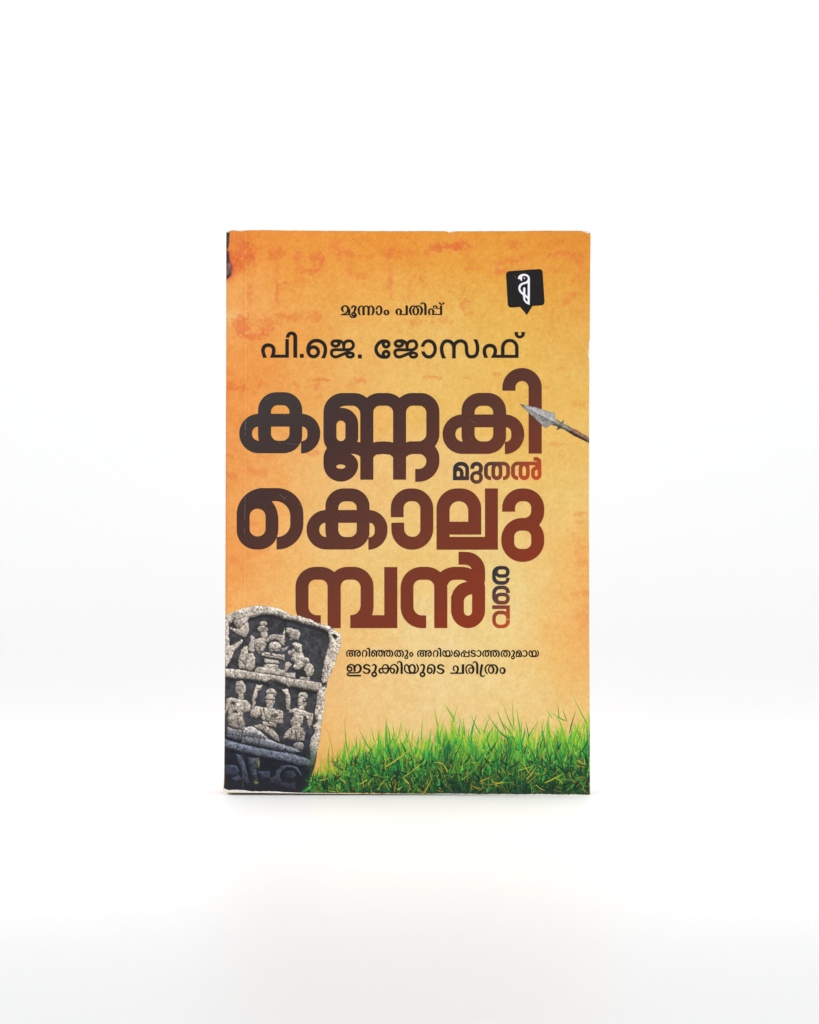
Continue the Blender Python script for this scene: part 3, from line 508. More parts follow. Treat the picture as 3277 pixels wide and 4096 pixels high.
    'title_upright': '19948 22641 -42 8 -28 10 -30 13 -24 14 -24 18 -24 21 -21 24 -17 24 -14 24 -14 29 -9 28 -7 28 -4 28 -1 28 0 151 1 28 5 31 6 28 9 25 12 28 16 28 18 24 24 26 21 19 28 20 27 16 25 11 25 8 31 8 28 4 28 1 133 0 25 -1 24 -3 25 -6 24 -9 28 -13 21 -12 21 -15 24 -22 16 -18 16 -22 14 -23 11 -24 9 -29 5 -21 4 -24 1 -42 -2 -3 -140 0 -2 3 -4 70 -12 35 -3 4 -80 24 -151 0 -84 -25 -53 -66 -26 -70 -4 -49 3 -3 37 34 68 34 70 12 168 0 84 -15 64 -41 48 -70 19 -77 -1 -60 -7 -38 -9 -25 -9 -21 -13 -21 -12 -17 -19 -21 -16 -14 -21 -15 -21 -12 -21 -9 -17 -6 -25 -6 -21 -3 -21 -1 -175 0;19996 22784 15 -1 154 0 17 4 18 7 14 9 12 13 9 14 8 17 3 18 0 21 -3 17 -8 18 -14 20 -14 11 -18 10 -21 5 -164 0 -18 -3 -17 -7 -13 -8 -8 -8 -11 -13 -6 -11 -5 -14 -3 -14 -1 -17 1 -14 4 -14 6 -14 15 -21 8 -7 13 -8 10 -5;19948 23427 -42 9 -28 9 -30 14 -24 14 -24 17 -24 22 -21 24 -17 23 -14 24 -14 30 -9 28 -6 24 -5 32 -1 28 0 154 2 28 3 28 7 28 9 28 13 28 17 28 18 24 22 24 21 19 28 20 24 14 28 13 25 8 31 8 28 4 28 1 172 0 21 -1 21 -3 22 -5 23 -8 21 -10 18 -10 21 -15 19 -17 16 -17 15 -21 13 -22 10 -24 11 -38 4 -25 1 -49 -20 -77 -52 -73 -54 -39 5 -1 116 0 3 0 2 -2 -1 -56 -3 -25 -6 -24 -9 -28 -11 -23 -14 -24 -17 -23 -18 -20 -21 -19 -21 -15 -24 -14 -25 -11 -25 -9 -24 -5 -24 -4 -25 -1 -143 0;20008 23571 6 -2 137 0 59 29 3 4 28 60 7 52 -3 3 -66 -12 -168 1 -84 21 -67 30 -24 14 -2 -1 -1 -3 7 -56 27 -64 4 -6 52 -48;20014 23851 154 0 21 4 21 10 13 10 12 14 7 14 5 18 2 24 -2 18 -5 17 -8 14 -11 14 -14 11 -16 8 -21 5 -161 0 -21 -4 -19 -9 -9 -8 -11 -10 -9 -14 -4 -10 -4 -14 -2 -14 0 -21 3 -14 4 -11 7 -14 9 -11 10 -9 21 -12 14 -5;19696 24213 -3 3 0 144 3 3 554 0 -1 100 -35 -16 -28 -9 -28 -7 -24 -3 -28 -2 -123 0 -28 2 -24 3 -28 6 -28 10 -25 11 -24 14 -25 18 -21 18 -23 27 -16 21 -14 24 -13 28 -10 28 -5 25 -4 28 -1 24 -1 119 2 28 4 28 6 28 10 28 11 25 17 28 18 24 19 22 25 22 24 18 25 14 28 13 28 10 28 6 28 4 24 1 123 0 28 -1 24 -4 25 -6 28 -9 28 -13 24 -14 25 -18 21 -19 20 -22 18 -25 14 -24 13 -28 8 -25 7 -28 4 -28 1 -24 0 -56 -1 -1 -144 -1 -1 -2 0 -7 1 -4 140 0 4 -1 1 -2 0 -553 -1 -1 -4 -2;19964 24577 26 -3 105 0 28 3 18 4 28 11 25 16 21 21 10 14 8 14 11 28 6 28 0 119 -2 28 -4 14 -6 18 -13 24 -7 11 -12 14 -12 10 -25 17 -28 11 -32 6 -119 1 -28 -3 -14 -3 -24 -10 -28 -18 -22 -22 -11 -14 -8 -14 -11 -28 -3 -14 -2 -24 0 -112 2 -25 5 -17 10 -25 8 -14 10 -14 18 -18 14 -11 16 -9 26 -10',
    'author': '11421 13558 -3 1 -1 3 0 620 -3 2 -406 0 -2 -2 16 -63 6 -42 2 -25 -1 -42 -4 -42 -10 -45 -14 -39 -10 -21 -11 -18 -25 -31 -28 -25 -31 -21 -35 -18 -35 -11 -49 -7 -39 -2 -49 3 -35 6 -38 13 -35 18 -25 16 -14 12 -28 28 -17 23 -18 35 -15 39 -9 38 -4 28 -1 46 3 31 8 46 14 49 29 91 21 57 3 3 155 -1 1 -3 -40 -105 -33 -105 -11 -53 -2 -17 1 -25 5 -28 11 -31 9 -18 13 -14 21 -15 21 -10 28 -7 31 -2 32 2 28 6 17 7 21 13 17 17 9 14 10 28 6 28 3 28 0 28 -2 24 -6 32 -22 77 -48 126 1 3 753 1 4 -2 1 -2 0 -746 -1 -3 -4 -1;11630 13260 -24 5 -25 8 -21 10 -17 10 -21 16 -16 14 -19 21 -12 18 -12 21 -10 21 -7 21 -4 21 -3 21 -1 42 3 3 140 -1 2 -2 6 -53 7 -21 9 -14 11 -10 11 -7 14 -5 14 -2 14 0 21 5 11 5 10 7 10 11 6 10 7 18 2 17 1 837 0 3 5 2 151 -1 2 -4 0 -819 -1 -25 -7 -38 -7 -21 -9 -21 -12 -21 -13 -18 -20 -22 -14 -13 -21 -15 -21 -12 -17 -8 -25 -9 -17 -4 -25 -4 -17 0;12001 14155 -3 4 0 154 2 3 155 0 2 -3 0 -154 -2 -3 -3 -1;14321 14177 -3 3 0 154 2 4 157 0 3 -4 -1 -155 -4 -2;12650 13550 -53 5 -52 11 -28 8 -25 9 -31 15 -40 26 -22 17 -20 18 -20 20 -17 21 -16 22 -16 24 -11 21 -11 25 -18 56 -7 28 -9 45 -3 28 0 21 1 32 9 49 14 61 6 16 5 17 11 32 14 28 20 29 25 27 24 21 28 18 32 15 35 12 28 5 77 1 38 -9 28 -9 32 -16 28 -18 27 -24 22 -24 17 -25 18 -35 12 -35 6 -31 2 -28 -2 -39 -8 -38 -10 -28 -14 -28 -21 -32 -25 -27 -30 -25 -26 -17 -24 -12 -39 -13 -38 -7 -32 -2 -28 2 -38 7 -32 10 -10 5 -4 0 0 -1 18 -32 20 -24 14 -14 15 -14 21 -15 31 -17 18 -7 31 -8 39 -6 21 -1 31 0 21 2 35 7 39 11 31 15 25 16 14 10 29 28 22 28 14 24 8 17 12 36 8 38 4 42 -1 46 -6 52 -5 28 -12 49 -15 46 -12 28 -27 52 -34 60 4 2 161 0 12 -20 16 -33 14 -32 12 -33 18 -63 11 -59 5 -35 5 -67 -1 -28 -4 -52 -5 -32 -7 -28 -9 -28 -10 -28 -21 -42 -15 -22 -17 -24 -17 -20 -21 -21 -22 -20 -21 -16 -24 -17 -21 -12 -28 -14 -46 -16 -28 -8 -56 -10 -45 -3;12527 13953 14 -1 18 1 17 3 18 6 26 15 16 14 16 21 9 18 8 28 1 17 -4 28 -6 18 -8 14 -9 13 -11 11 -24 19 -18 8 -14 5 -17 3 -18 1 -14 -1 -17 -3 -18 -6 -14 -7 -13 -8 -15 -13 -17 -22 -9 -18 -6 -21 -2 -24 1 -14 3 -14 6 -18 14 -24 14 -15 10 -9 14 -9 14 -7 14 -5;13505 13569 -105 5 -24 3 -21 6 -25 8 -24 12 -21 14 -18 15 -16 17 -14 21 -11 25 -6 24 -2 25 2 24 7 25 10 21 14 21 20 22 14 11 18 12 27 14 21 8 21 5 28 5 25 1 21 -1 31 -5 21 -5 21 -7 25 -12 24 -16 16 -15 13 -14 17 -24 11 -25 6 -24 2 -21 -1 -18 3 -1 14 12 13 14 11 17 9 21 5 21 3 18 7 80 5 18 -1 2 -3 1 -228 -3 -56 1 -28 2 -42 6 -34 8 -22 10 -24 15 -16 14 -13 14 -11 17 -7 14 -7 21 -4 18 -5 45 0 18 3 28 9 38 5 15 10 20 9 14 17 21 18 18 27 20 26 15 19 8 28 9 21 4 32 3 24 -2 39 -6 49 -16 276 -117 2 1 3 25 7 21 11 21 14 17 16 15 21 15 31 15 25 8 21 5 21 2 49 0 21 -2 24 -6 35 -13 21 -11 21 -16 15 -15 16 -21 9 -21 5 -18 2 -14 0 -10 -1 -18 -6 -21 -10 -21 -12 -16 -18 -19 -17 -13 -21 -12 -21 -9 -25 -7 -35 -6 -10 -5 -11 -3 -42 1 -12 -2 23 -2 42 -10 35 -14 35 -20 30 -24 26 -26 14 -20 17 -34 13 -39 4 -24 3 -39 -3 -28 -10 -38 -11 -25 -20 -36 -17 -23 -15 -15 -19 -17 -19 -12 -25 -11 -24 -8 -39 -9 -24 -2 -39 -1 -24 3 -25 4 -38 12 -21 9 -21 10 -21 14 -18 14 -21 24 -3 -2 -21 -21 -18 -13 -31 -19 -25 -11 -35 -11 -38 -9 -39 -6;13923 13698 20 -2 14 -1 38 5 18 4 17 8 7 4 11 10 8 11 12 21 6 14 4 17 1 18 -1 14 -5 17 -8 21 -10 16 -18 17 -28 17 -24 9 -28 6 -28 2 -70 3 -45 0 5 -14 2 -10 0 -67 2 -28 9 -35 11 -28 11 -17 15 -11 25 -12;13401 13702 24 -2 14 0 21 4 14 6 16 9 11 11 4 10 -2 11 -8 11 -14 10 -18 8 -14 3 -21 3 -14 -1 -24 -4 -14 -6 -14 -8 -11 -10 -5 -10 0 -10 9 -13 14 -10 17 -8;13408 14052 66 -2 129 3 263 1 11 1 -18 3 -28 6 -49 16 -287 121 -35 12 -14 3 -21 1 -18 -2 -21 -6 -17 -9 -16 -12 -12 -13 -7 -11 -6 -18 -3 -17 0 -21 2 -18 5 -14 4 -7 8 -5 14 -5 25 -5;13993 14178 27 -1 24 4 25 10 10 8 1 3 -8 7 -10 6 -14 5 -14 4 -25 2 -14 -1 -21 -4 -17 -6 -10 -6 -8 -7 1 -3 10 -8 14 -6 10 -4;15323 13570 -46 10 -41 15 -28 12 -39 22 -24 17 -35 31 -34 36 -19 24 -27 39 -22 39 -10 24 -13 39 -8 38 -3 28 0 42 6 46 10 42 8 24 18 42 14 25 30 42 32 37 36 33 24 18 24 15 42 19 42 12 56 12 28 4 42 1 88 -5 49 -17 18 -10 24 -17 14 -13 17 -22 10 -15 8 -16 8 -22 6 -28 1 -25 -1 -24 -4 -21 -8 -25 -10 -21 -14 -21 -17 -20 -14 -12 -14 -10 -24 -14 -25 -9 -24 -5 -25 -1 -28 2 -17 4 -19 6 -23 11 -21 15 -19 16 -14 17 -16 25 -9 21 -6 17 -4 21 -2 28 1 28 -1 1 -28 -12 -21 -14 -27 -24 -24 -28 -20 -28 -15 -28 -11 -28 -6 -28 -4 -31 1 -39 9 -35 17 -38 28 -42 14 -18 24 -26 26 -23 21 -14 16 -8 2 1 -2 39 1 17 4 18 8 28 11 21 11 17 14 16 20 19 25 17 17 8 18 6 28 6 28 1 18 -1 21 -4 28 -10 17 -9 15 -10 21 -18 18 -21 11 -17 9 -18 9 -24 5 -25 1 -24 -2 -28 -3 -18 -7 -20 -10 -22 -14 -22 -18 -20 -15 -14 -20 -13 -21 -11 -14 -5 -14 -8 -14 -5 -87 -12 -42 -1;15430 13720 12 -3 25 2 9 5 8 6 11 17 3 19 -1 10 -3 11 -10 15 -8 6 -9 5 -18 3 -17 -4 -14 -9 -6 -6 -6 -10 -3 -11 -1 -10 3 -18 3 -7 7 -10;15446 14116 17 2 14 7 12 12 8 17 1 18 -4 17 -9 14 -11 11 -46 0 -7 -4 -9 -10 -8 -18 -2 -10 0 -11 2 -10 5 -11 8 -10 9 -7 9 -5;15995 13569 -56 3 -24 3 -28 7 -21 8 -25 12 -21 13 -19 17 -16 17 -14 21 -11 25 -7 24 -2 25 2 28 6 24 9 21 14 21 18 21 20 18 21 13 18 9 28 11 28 7 21 3 24 1 28 -1 28 -4 21 -6 21 -7 25 -12 21 -14 23 -21 13 -14 11 -18 12 -24 8 -28 3 -28 3 0 4 3 14 13 7 10 6 12 4 11 5 31 8 91 1 2 7 1 7 11 -3 2 -242 -3 -35 1 -49 4 -38 5 -35 10 -21 9 -25 16 -21 21 -10 15 -10 18 -6 18 -5 17 -2 18 -1 31 4 39 9 35 7 20 17 36 11 17 14 17 14 13 25 19 21 12 28 13 31 9 28 5 21 1 32 -2 35 -7 21 -6 45 -15 123 -50 101 -46 28 -10 4 19 7 20 10 19 14 18 14 14 21 15 32 16 24 9 25 5 38 3 25 0 24 -4 25 -6 35 -13 21 -12 17 -14 20 -21 10 -14 7 -14 8 -24 2 -21 -1 -25 -7 -24 -11 -21 -13 -18 -15 -14 -21 -16 -31 -16 -25 -8 -21 -5 -24 -4 -21 0 -21 0 -32 5 -4 -1 -4 -4 29 -4 40 -10 30 -11 43 -24 27 -19 25 -25 21 -29 14 -28 13 -35 8 -39 1 -38 -3 -25 -9 -38 -15 -39 -11 -21 -11 -17 -19 -23 -21 -18 -19 -12 -23 -10 -24 -8 -25 -5 -24 -4 -42 -2 -25 2 -24 4 -21 5 -46 17 -21 11 -31 20 -21 16 -14 15 -4 1 -31 -26 -28 -19 -32 -17 -35 -14 -38 -11 -39 -6 -42 -2;15958 13702 16 0 25 5 17 8 11 6 8 9 6 10 0 11 -5 10 -11 11 -16 9 -21 7 -14 2 -24 0 -14 -2 -21 -7 -16 -9 -11 -11 -5 -10 0 -11 6 -10 11 -11 18 -9 18 -6;16462 13702 16 -3 14 -1 25 2 17 2 14 3 18 7 7 4 7 7 7 10 10 22 8 24 3 17 0 18 -3 14 -5 17 -8 18 -12 17 -15 14 -27 17 -28 11 -21 4 -35 5 -49 2 -63 -1 -2 -3 7 -10 5 -13 3 -1 -1 -21 -1 -35 3 -35 8 -32 11 -28 11 -14 19 -14 24 -13;16024 14055 377 5 12 2 -71 19 -46 14 -35 14 -104 48 -120 48 -42 11 -31 4 -25 -5 -21 -8 -17 -11 -14 -15 -12 -24 -9 -32 -2 -24 3 -21 4 -7 9 -5 28 -7 59 -5;16531 14174 24 0 25 4 10 4 14 7 7 6 5 7 -8 10 -11 7 -17 7 -11 2 -14 2 -21 0 -28 -5 -14 -6 -11 -6 -9 -11 2 -3 11 -10 14 -7 11 -4;17106 13568 -24 5 -24 6 -36 14 -21 10 -21 13 -17 13 -32 31 -29 38 -19 32 -11 22 -9 20 -7 24 -6 25 -10 52 4 2 136 0 3 -2 8 -38 6 -18 8 -17 15 -25 16 -21 14 -14 18 -12 21 -10 28 -9 17 -2 14 0 21 2 18 4 38 15 22 12 13 10 18 18 16 21 15 26 12 27 6 17 7 32 7 52 0 32 -2 21 -5 31 -8 32 -10 28 -8 17 -14 25 -18 24 -17 18 -16 12 -28 13 -28 9 -25 4 -21 0 -21 -5 -28 -12 -22 -14 -20 -18 -17 -21 -20 -31 -9 -21 -10 -32 -3 -3 -137 0 -3 1 -3 2 10 39 12 38 8 21 10 21 19 31 12 18 23 28 17 18 18 15 28 20 35 19 21 9 38 12 25 5 24 1 25 0 28 -4 42 -10 42 -16 24 -13 22 -14 22 -17 30 -31 17 -22 24 -38 20 -39 10 -24 13 -42 6 -28 7 -46 2 -45 -2 -46 -3 -28 -9 -45 -14 -46 -10 -24 -19 -39 -14 -23 -26 -33 -20 -22 -31 -26 -22 -15 -24 -13 -42 -17 -42 -12 -28 -5 -28 -1;17839 13571 -42 13 -21 9 -21 12 -18 11 -18 15 -17 16 -14 17 -26 37 -22 42 -23 63 -13 49 -7 49 -2 28 0 31 4 60 9 66 14 67 18 66 12 35 13 32 23 50 158 1 3 -1 2 -1 -50 -105 -13 -32 -16 -51 -13 -57 -11 -60 -5 -52 -1 -25 1 -35 5 -38 14 -49 18 -42 17 -28 11 -14 10 -10 21 -14 24 -9 35 -7 11 0 17 1 28 8 25 10 27 17 18 18 14 17 42 67 4 28 4 73 2 126 -1 263 2 1 140 1 3 -1 2 -1 1 -263 -2 -140 6 -52 7 -39 7 -24 13 -25 15 -21 20 -21 18 -14 22 -12 28 -11 28 -6 24 -2 25 2 24 5 28 10 21 11 17 14 16 17 14 21 12 25 5 24 13 214 11 59 14 56 16 42 20 35 10 14 17 19 21 19 17 13 25 14 17 8 21 7 11 3 133 -1 38 -9 25 -8 31 -16 28 -18 18 -14 17 -16 21 -25 14 -21 12 -21 10 -25 12 -42 15 -73 5 -42 3 -46 1 -45 -2 -46 -4 -42 -6 -38 -8 -39 -10 -37 -23 -64 -36 -77 -4 -5 -158 1 45 91 21 46 13 35 14 45 10 60 4 52 0 56 -4 53 -9 59 -9 35 -11 28 -14 22 -13 13 -14 11 -25 13 -18 5 -21 5 -42 3 -17 -1 -14 -2 -21 -11 -13 -9 -10 -10 -9 -14 -5 -11 -8 -21 -8 -28 -11 -59 -12 -196 -5 -39 -6 -28 -8 -21 -9 -21 -12 -21 -22 -31 -16 -20 -16 -15 -16 -15 -21 -15 -21 -12 -24 -11 -39 -14 -24 -6 -11 -2 -115 1 -35 9 -27 9 -37 17 -24 14 -19 14 -19 17 -18 18 -24 30 -31 -37 -32 -31 -35 -24 -42 -20 -36 -12 -17 -5;20355 13555 -25 3 -31 8 -32 10 -35 16 -31 18 -30 22 -26 24 -23 25 -23 31 -18 32 -14 32 -11 31 -7 32 -5 35 -2 31 0 284 -2 3 -176 0 11 -35 9 -35 4 -21 3 -35 1 -24 -2 -35 -2 -21 -7 -35 -6 -21 -9 -21 -13 -28 -13 -20 -14 -19 -21 -22 -17 -15 -18 -12 -21 -12 -19 -9 -41 -14 -45 -10 -45 -3 -46 3 -35 6 -21 6 -42 17 -17 10 -19 13 -27 23 -17 18 -14 19 -19 31 -11 25 -12 35 -5 24 -6 42 -2 25 1 42 2 24 7 42 11 42 13 42 15 42 16 41 154 1 4 -1 3 -2 -40 -91 -18 -53 -10 -35 -7 -31 -4 -28 0 -32 3 -31 5 -25 10 -28 12 -20 18 -18 21 -14 21 -9 31 -7 25 -1 35 4 28 8 24 10 18 12 15 18 13 24 9 28 3 25 1 35 -3 24 -8 35 -10 32 -13 31 -11 21 -64 116 1 2 1103 1 6 -3 2 -4 0 -406 -2 -31 -5 -35 -7 -32 -11 -31 -15 -33 -20 -34 -20 -28 -23 -25 -31 -27 -25 -18 -31 -19 -35 -16 -32 -10 -31 -8 -32 -4 -31 -1;20378 13685 19 -1 21 1 35 6 24 8 33 17 20 15 15 13 16 18 12 17 10 18 8 17 8 21 4 18 3 21 0 17 1 298 -2 3 -415 0 0 -301 0 -17 3 -21 10 -35 10 -21 12 -21 11 -15 14 -16 17 -16 19 -13 16 -9 18 -8 21 -8;20592 13278 -6 25 -1 24 2 32 4 24 9 25 13 28 15 21 16 18 25 22 21 14 24 12 28 10 28 5 25 1 28 -1 28 -6 24 -8 28 -13 21 -14 21 -18 19 -22 15 -21 12 -25 10 -28 4 -24 2 -28 -1 -28 -5 -24 -3 -2 -147 0 -2 1 0 4 2 31 9 18 4 17 0 18 -5 17 -11 18 -17 14 -19 7 -17 2 -21 -3 -19 -10 -14 -14 -9 -17 -4 -14 0 -18 4 -17 9 -18 3 -35 -2 -1 -147 0',
    'edition': '13791 12204 -38 9 -35 14 -21 13 -11 9 -19 22 -9 14 -9 21 -6 17 -3 14 -1 14 0 18 7 28 9 21 9 14 14 17 12 10 23 15 40 18 10 1 7 -3 4 -3 3 -6 -1 -11 -28 -49 -6 -14 -5 -21 -2 -24 3 -32 4 -14 7 -15 11 -13 10 -9 14 -10 11 -4 14 -3 10 0 14 4 14 12 16 21 13 28 8 28 3 24 -2 18 -8 24 -13 28 -17 24 -27 29 -25 19 -28 13 -49 14 -53 13 -28 1 -2 3 0 3 0 39 1 3 5 2 350 1 1 1 -4 7 -1 7 0 10 12 32 10 17 11 14 13 9 14 6 14 3 21 1 77 1 35 -2 14 -3 12 -4 12 -7 14 -11 10 -10 7 -11 8 -15 4 -13 2 -10 2 -21 -3 -32 -7 -24 -12 -20 -30 -29 -5 -4 -14 -5 -2 -2 -1 -3 54 -116 8 -24 6 -21 3 -25 -1 -24 -5 -18 -6 -10 -8 -11 -12 -10 -12 -8 -28 -11 -28 -6 -17 -1 -18 2 -31 8 -14 6 -14 9 -21 18 -7 11 -5 10 -4 14 -2 21 2 14 5 9 7 7 7 4 11 2 14 -1 7 -4 7 -5 5 -8 12 -28 13 -18 8 -7 14 -4 11 0 10 8 7 10 -32 116 -24 70 -3 4 -14 4 -14 7 -22 16 -15 21 -7 14 -4 18 -1 17 3 25 9 21 9 14 14 14 16 10 19 8 27 6 -27 1 -32 -5 -14 -5 -7 -4 -7 -11 -14 -35 -7 -8 -13 -6 -1 -243 -3 -2 -32 -4 -3 -2 -9 -29 -5 -14 -13 -25 -18 -24 -10 -11 -19 -14 -24 -14 -32 -12 -31 -5;13927 12502 1 0 0 60 -77 0 -5 -1 71 -51;14134 12551 4 -2 21 4 7 8 3 11 -2 10 -5 9 -7 5 -10 2 -7 0 -10 -5 -6 -7 -3 -11 2 -10 4 -7;14428 12216 -21 7 -28 17 -21 17 -19 22 -10 17 -10 25 -9 31 -4 21 -2 32 1 35 6 35 10 38 11 32 7 14 10 14 13 14 21 14 28 15 7 3 7 -1 7 -3 4 -4 3 -7 1 -7 -1 -6 -21 -39 -9 -28 -6 -35 -4 -39 -2 -31 1 -28 4 -49 8 -28 9 -18 13 -17 10 -10 11 -3 7 0 10 3 14 8 9 12 4 14 1 21 0 280 1 4 3 4 87 0 4 0 3 -4 0 -280 6 -25 8 -16 18 -12 10 -4 11 -3 7 1 10 3 11 7 10 10 7 18 7 31 0 266 0 4 3 3 88 1 4 -1 1 -3 1 -287 7 -25 6 -10 13 -11 14 -6 10 0 11 4 10 9 7 11 7 17 6 21 5 35 2 28 -1 53 -5 45 -16 53 -23 49 0 7 2 7 2 3 7 6 11 2 7 -2 21 -12 17 -11 11 -8 14 -17 15 -21 18 -35 5 -14 7 -28 6 -49 0 -31 -1 -18 -8 -35 -11 -28 -9 -17 -13 -21 -11 -14 -17 -18 -13 -9 -24 -10 -21 -5 -21 -1 -18 1 -21 6 -21 10 -17 10 -18 16 -3 0 -7 -7 -14 -11 -28 -15 -14 -5 -18 -4 -21 -1 -24 4 -32 11 -18 10 -20 16 -11 -11 -10 -8 -28 -13 -39 -9 -17 -1;15156 12215 -17 4 -21 9 -18 11 -19 19 -21 28 -12 21 -16 38 -1 14 2 11 4 7 11 10 9 4 8 1 11 -1 7 -3 10 -7 5 -8 32 -70 12 -19 13 -12 8 -4 9 4 9 7 9 14 9 21 8 28 4 28 0 52 -4 70 -3 25 -6 17 -12 18 -9 9 -7 4 -3 0 -7 -2 -11 -8 -13 -14 -6 -10 -12 -35 -9 -35 -3 -7 -9 -12 -14 -8 -11 -2 -10 1 -11 3 -7 4 -7 7 -6 10 -2 7 -1 11 5 31 6 18 18 31 20 25 20 16 17 8 32 9 21 1 10 -1 21 -4 32 -13 19 -13 11 -10 16 -21 12 -25 12 -38 6 -46 2 -49 -3 -31 -3 -18 -10 -31 -13 -29 -9 -13 -16 -21 -19 -18 -23 -11 -28 -7;15457 12380 -24 3 -18 6 -24 13 -16 13 -17 21 -9 18 -5 14 -3 14 -1 17 1 14 3 14 5 14 9 18 8 10 11 12 21 16 17 9 18 5 14 3 17 1 28 -4 18 -5 24 -13 16 -13 17 -21 10 -18 4 -14 3 -14 1 -17 -1 -14 -3 -14 -5 -16 -14 -23 -14 -16 -21 -16 -17 -8 -14 -5 -18 -3;15454 12429 7 -3 7 1 10 9 6 11 4 10 5 28 -1 32 -6 24 -6 14 -5 7 -4 4 -7 3 -7 -1 -3 -3 -11 -13 -6 -18 -5 -28 1 -24 4 -21 8 -21;17589 12082 -14 6 -10 12 -4 14 2 14 13 28 14 17 17 12 28 9 24 3 32 -1 28 -5 19 -7 12 -8 14 -14 19 -27 4 -11 1 -10 -1 -7 -3 -7 -6 -8 -7 -6 -7 -3 -7 -2 -10 1 -11 4 -7 5 -21 30 -14 14 -21 15 -7 2 -3 -1 -11 -7 -12 -13 -13 -31 -6 -9 -7 -5 -7 -3 -7 -2;16903 12089 -17 5 -18 7 -28 16 -8 7 -11 14 -13 25 -1 3 47 32 24 -28 29 -24 7 -4 7 -2 10 4 10 8 18 25 7 14 4 17 4 56 -1 340 4 1 94 0 1 -1 1 -315 -2 -53 -4 -24 -6 -25 -9 -21 -6 -10 -10 -14 -14 -13 -30 -22 -22 -11 -21 -7 -21 -2;16714 12208 -42 6 -21 6 -24 10 -32 -11 -31 -6 -35 -2 -32 4 -24 8 -28 17 -21 18 -17 20 -9 14 -14 25 -13 31 -9 35 -3 18 0 21 4 38 6 21 12 35 15 32 8 14 11 14 12 11 21 14 32 15 7 0 7 -2 4 -3 5 -7 1 -7 -1 -7 -18 -32 -8 -17 -12 -46 -6 -31 -4 -32 1 -38 6 -32 8 -28 7 -17 12 -21 12 -14 10 -8 14 -5 21 -3 14 0 16 2 -39 49 -19 29 -12 23 -5 14 -6 25 -2 17 0 21 2 18 5 24 8 25 6 14 21 35 15 18 10 10 21 14 18 6 10 2 18 1 24 0 28 -5 25 -11 18 -14 17 -21 15 -25 15 -38 10 -39 4 -31 -2 -32 -4 -17 -7 -18 -10 -17 -10 -14 -21 -25 -40 -38 4 -3 25 -3 21 0 17 3 14 7 14 12 14 16 14 24 12 28 6 24 3 25 -1 24 -3 35 -6 32 -13 45 -7 14 -24 39 0 10 3 7 6 7 7 3 7 0 7 -1 28 -15 17 -11 13 -11 15 -17 16 -25 18 -38 8 -28 5 -28 2 -28 -1 -32 -7 -31 -11 -28 -16 -27 -17 -23 -21 -22 -28 -19 -25 -12 -31 -10 -25 -3;17386 12212 -21 5 -18 9 -12 10 -10 14 -7 18 -2 21 2 17 5 14 14 18 21 18 11 4 10 -3 5 -5 3 -7 -8 -42 3 -25 4 -7 7 -7 7 -4 7 -2 11 6 11 11 8 10 4 11 1 3 -14 23 -3 9 3 17 4 5 17 4 7 0 7 -3 140 0 0 200 -234 1 -4 -2 17 -40 3 -14 2 -21 0 -14 -4 -18 -7 -21 -7 -14 -21 -31 -17 -18 -11 -8 -11 -6 -21 -10 -21 -6 -21 -1 -21 1 -21 6 -14 5 -21 12 -13 11 -8 10 -15 28 -9 25 -5 28 -2 17 1 21 4 18 7 21 9 18 14 20 23 21 26 18 7 1 7 -2 4 -3 5 -7 1 -10 -19 -102 0 -17 1 -32 5 -24 5 -11 5 -7 10 -9 7 -4 7 -2 7 2 9 6 9 11 7 10 7 18 7 35 1 28 -2 24 -10 36 -6 6 0 39 3 4 14 1 14 2 14 -2 371 -1 3 -1 2 -3 0 -4 0 -371 -2 -6 -3 -1 -85 0 -2 4 0 3 -1 96 -94 0 -4 -1 4 -11 1 -10 -1 -11 -3 -14 -6 -14 -6 -10 -13 -15 -11 -8 -10 -5 -21 -6 -25 -4;16231 12215 -3 0 -3 4 0 3 -1 336 -161 0 12 -17 11 -25 5 -14 4 -21 0 -17 -3 -14 -3 -14 -11 -25 -12 -21 -10 -12 -16 -16 -12 -8 -21 -10 -21 -5 -24 -3 -18 0 -24 4 -21 7 -14 5 -21 14 -13 14 -8 12 -12 23 -6 17 -5 25 -1 14 0 17 4 18 8 21 12 21 17 24 14 15 28 24 7 3 7 1 7 -3 7 -8 2 -11 -17 -108 0 -35 1 -25 4 -11 11 -13 13 -8 7 -3 7 0 11 3 6 4 7 7 5 7 5 21 5 56 0 14 -3 14 -19 39 -7 7 0 38 2 4 2 1 11 0 17 4 18 -4 301 0 5 -1 1 -4 0 -381 -3 -4 -3 0;16626 12292 1 0 7 5 12 13 9 14 9 17 10 25 6 21 5 24 1 21 -1 32 -4 31 -6 28 -5 14 -8 14 -11 9 -10 6 -11 2 -9 -3 -8 -6 -7 -9 -5 -13 -6 -21 -5 -31 -5 -32 -1 -28 2 -38 8 -35 15 -35 10 -18',
